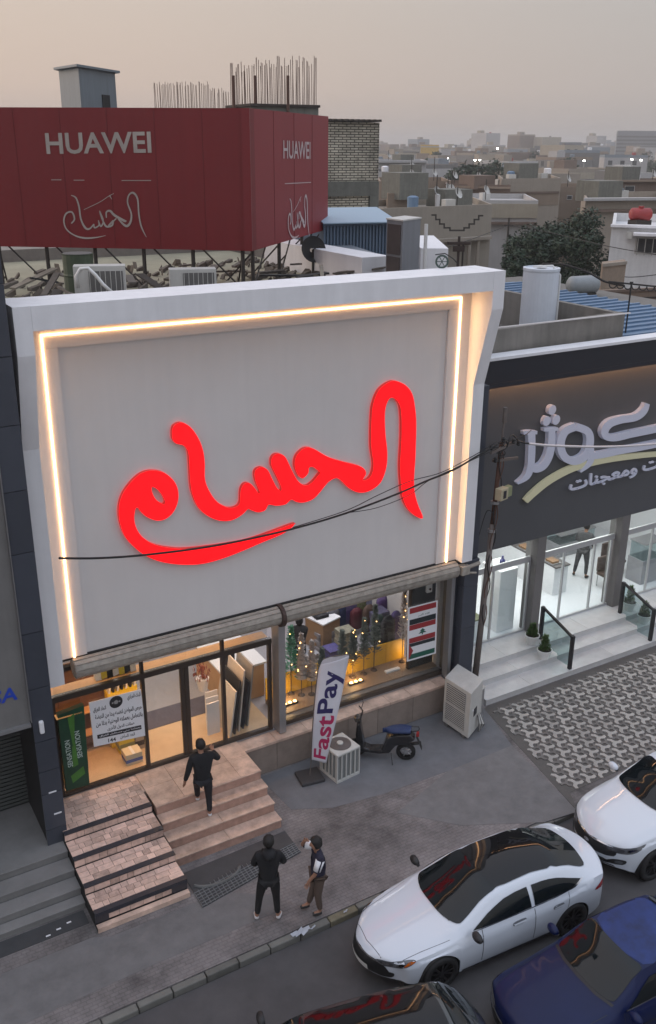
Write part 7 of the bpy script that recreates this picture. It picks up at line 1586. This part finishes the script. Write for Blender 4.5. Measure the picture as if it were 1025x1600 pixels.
for k, (px, d_, yt, rx, lab) in enumerate(((835, 60, 352, 3.3, 'broad dark tree left half of the green mass behind the white tank'), (905, 58, 340, 3.1, 'dark bushy tree right half of the green mass beside the white house'), (868, 66, 358, 3.4, 'dark tree filling the gap between the two big trees'), (808, 57, 392, 1.9, 'low dark bush at the left foot of the big trees'))):
    p = FD(px, d_); leafy((p.x, p.y, -.2), VH(p, px, yt)+.2, rx, rx, 9000, 30+k, m_lf, 'dense_tree', lab, 'dark trees in the yard behind the white tank', .15)
for k, (px, d_, yt, rx) in enumerate(((700, 150, 264, 3.6), (722, 152, 262, 3.6), (742, 150, 261, 3.6), (762, 155, 258, 4.2), (785, 152, 264, 3.4), (806, 154, 264, 3.2))):
    p = FD(px, d_); leafy((p.x, p.y, -.2), VH(p, px, yt)+.2, rx, rx, 2200, 60+k, m_lf2, 'far_tree', 'dark green tree in the row beyond the tan houses', 'row of trees beyond the tan houses', .35)
# ------------------------------------------------------------ far landmarks
def far(label, name, px0, px1, ytop, d, mt, cat='building', depth=20):
    a, b, n, z0, z1 = fbox(px0, px1, ytop, d, d, depth, -.2); t = thing(name, label, cat, (*a.xy, -.2)); hexm(MB(), a, b, n, -.2, z1).build('wall', mt, t); return t, a, b, n, z1
t, a, b, n, z1 = far('very large pale block fading in the haze on the right horizon', 'hotel_block', 944, 1021, 204, 800, MATS.get('slate') or mat('slate', (.14, .15, .17), .8), depth=40)
for k in range(6): z = z1*(.25+.11*k); hexm(MB(), a-n*.01, b-n*.01, n*.01, z, z+1.2).build('window_band', m_win, t)
t, a, b, n, z1 = far('yellow ochre box building on the left horizon', 'ochre_building', 651, 678, 226, 420, mat('ochre', (.50, .33, .08), .8)); hexm(MB(), a-n*.01, b-n*.01, n*.01, z1-1.0, z1-.6).build('cornice', pa, t)
t, a, b, n, z1 = far('dark grey block with a flat top near the right horizon', 'grey_block', 859, 892, 222, 560, mat('slate', (.14, .15, .17), .8)); hexm(MB(), a-n*.01, b-n*.01, n*.01, z1-3, z1-2).build('window_band', m_win, t)
t, a, b, n, z1 = far('pale grey block right of the dark grey block on the horizon', 'grey_block', 893, 920, 223, 640, gr); hexm(MB(), a-n*.01, b-n*.01, n*.01, z1-3, z1-2).build('window_band', m_win, t)
t, a, b, n, z1 = far('small dark tower right of the ochre building on the horizon', 'grey_block', 694, 705, 226, 600, MATS['slate']); hexm(MB(), a-n*.01, b-n*.01, n*.01, z1-3, z1-2).build('window_band', m_win, t)
t, a, b, n, z1 = far('wide low pale block behind the row of far trees', 'grey_block', 822, 852, 228, 500, gr); hexm(MB(), a-n*.01, b-n*.01, n*.01, z1-3, z1-2).build('window_band', m_win, t)
# the town: low flat-roofed houses to the horizon
r7 = random.Random(11); shared = {}
cnt = 0; tries = 0; placed = []
while cnt < 285 and tries < 6000:
    tries += 1
    d_ = 95+(r7.random()**1.25)*1150; ang = r7.uniform(R(-34), R(38)) if r7.random() < .3 else r7.uniform(R(2), R(24))
    p = Vector((math.cos(AZ-ang), math.sin(AZ-ang), 0))*d_/math.cos(ang)
    w_ = r7.uniform(9, 19); dp = r7.uniform(9, 15); h_ = r7.choice((4, 4.5, 7, 7.5, 8, 8.5, 9.5)) if d_ < 260 else r7.choice((5, 7, 8, 9, 10.5, 12, 13.5 if d_ > 400 else 10))
    if d_ > 650 and r7.random() < .12: h_ = r7.uniform(15, 22)
    if d_ < 175 and 0 < math.degrees(ang) < 24: h_ = min(h_, 7)
    if d_ < 130 and 0 < math.degrees(ang) < 24: continue
    if any((p-q).length < (w_+w2)*.55 for q, w2 in placed): continue
    placed.append((p, w_)); yaw = r7.choice((R(0), R(90), R(-31), R(59)))+r7.uniform(-.06, .06)
    mt = r7.choice((tn, bg_, bg_, cm, gr, gr, pa, br_, bl_)); t = thing('town_house', 'low flat roofed house in the hazy town reaching to the horizon', 'house', (p.x, p.y, -.2), yaw, 'flat roofed houses of the distant town'); cnt += 1
    mb = MB(); mb.box(-w_/2, w_/2, -dp/2, dp/2, 0, h_-.8); mb.build('wall', mt, t, local=True)
    mb = MB(); e = .25; mb.box(-w_/2, w_/2, -dp/2, -dp/2+e, h_-.799, h_).box(-w_/2, w_/2, dp/2-e, dp/2, h_-.799, h_).box(-w_/2, -w_/2+e, -dp/2+e+.01, dp/2-e-.01, h_-.799, h_).box(w_/2-e, w_/2, -dp/2+e+.01, dp/2-e-.01, h_-.799, h_).build('parapet', mt if r7.random() < .6 else r7.choice(hc), t, local=True)
    if r7.random() < .7:
        x = r7.uniform(-w_/3, w_/3); MB().box(x-2, x+2, 0, 3.2, h_-.799, h_+1.7).build('roof_room', r7.choice(hc), t, local=True)
    if r7.random() < .5 and d_ < 700:
        x = r7.uniform(-w_/3, w_/3); MB().lathe((x, -dp/4, h_-.798), [(.7, 0), (.7, 1.5), (.5, 1.6)], 10).build('water_tank', r7.choice((m_white, gr, MATS['tank_red'], bl_)), t, local=True)
    if d_ < 420:
        for fl_ in range(int((h_-1)//3)):
            for s_ in (-1, 1):
                for k in range(int(w_//4)):
                    if r7.random() < .75:
                        x = -w_/2+2+k*4; z = 1+fl_*3.2; o = MB().box(x-.7, x+.7, s_*dp/2-.04, s_*dp/2+.04, z, z+1.4).build('window', m_win, t, local=True)
for k, (px, d_, yt) in enumerate(((672, 300, 240), (930, 350, 244), (820, 420, 238), (990, 380, 240), (875, 260, 250), (1015, 260, 252), (650, 240, 255), (760, 500, 236))):
    p = FD(px, d_); leafy((p.x, p.y, -.2), max(6, VH(p, px, yt)), 5, 5, 900, 90+k, m_lf2, 'far_tree', 'small dark tree among the distant houses', 'scattered trees in the distant town', .7)
# street lamps already lit in the town
m_lamp = mat('lit_lamp', (1, 1, .95), .5, emit=(1, .97, .88), estr=30)
for k, (px, py, d_) in enumerate(((692, 249, 330), (733, 251, 300), (740, 251, 302), (766, 233, 480), (894, 231, 420), (898, 252, 250), (970, 250, 260), (984, 251, 262), (753, 256, 310), (758, 257, 312))):
    p = FD(px, d_); z = VH(p, px, py); t = thing('street_lamp', 'lit white street lamp glinting in the distant town', 'street lamp', (*p.xy, -.2), 0, 'lit lamps of the distant town'); MB().bar((*p.xy, -.2), (*p.xy, z), .1, 5).build('post', m_alu, t); s_ = .0011*d_; MB().lathe((*p.xy, z), [(s_*.6, 0), (s_, s_*.5), (s_*.5, s_)], 8).build('lamp_head', m_lamp, t)
# ------------------------------------------------------------ haze
hz = MB().box(-1300, 2300, -200, 2300, -1.3, 34).build('haze', None, None); tag(hz, kind='stuff')
mh = bpy.data.materials.new('haze_volume'); mh.use_nodes = True; nt_ = mh.node_tree; nt_.nodes.remove(nt_.nodes['Principled BSDF'])
pv = nt_.nodes.new('ShaderNodeVolumePrincipled'); pv.inputs['Color'].default_value = (.86, .85, .84, 1); pv.inputs['Density'].default_value = HAZE; pv.inputs['Anisotropy'].default_value = .2
nt_.links.new(pv.outputs[0], nt_.nodes['Material Output'].inputs['Volume']); hz.data.materials.append(mh)
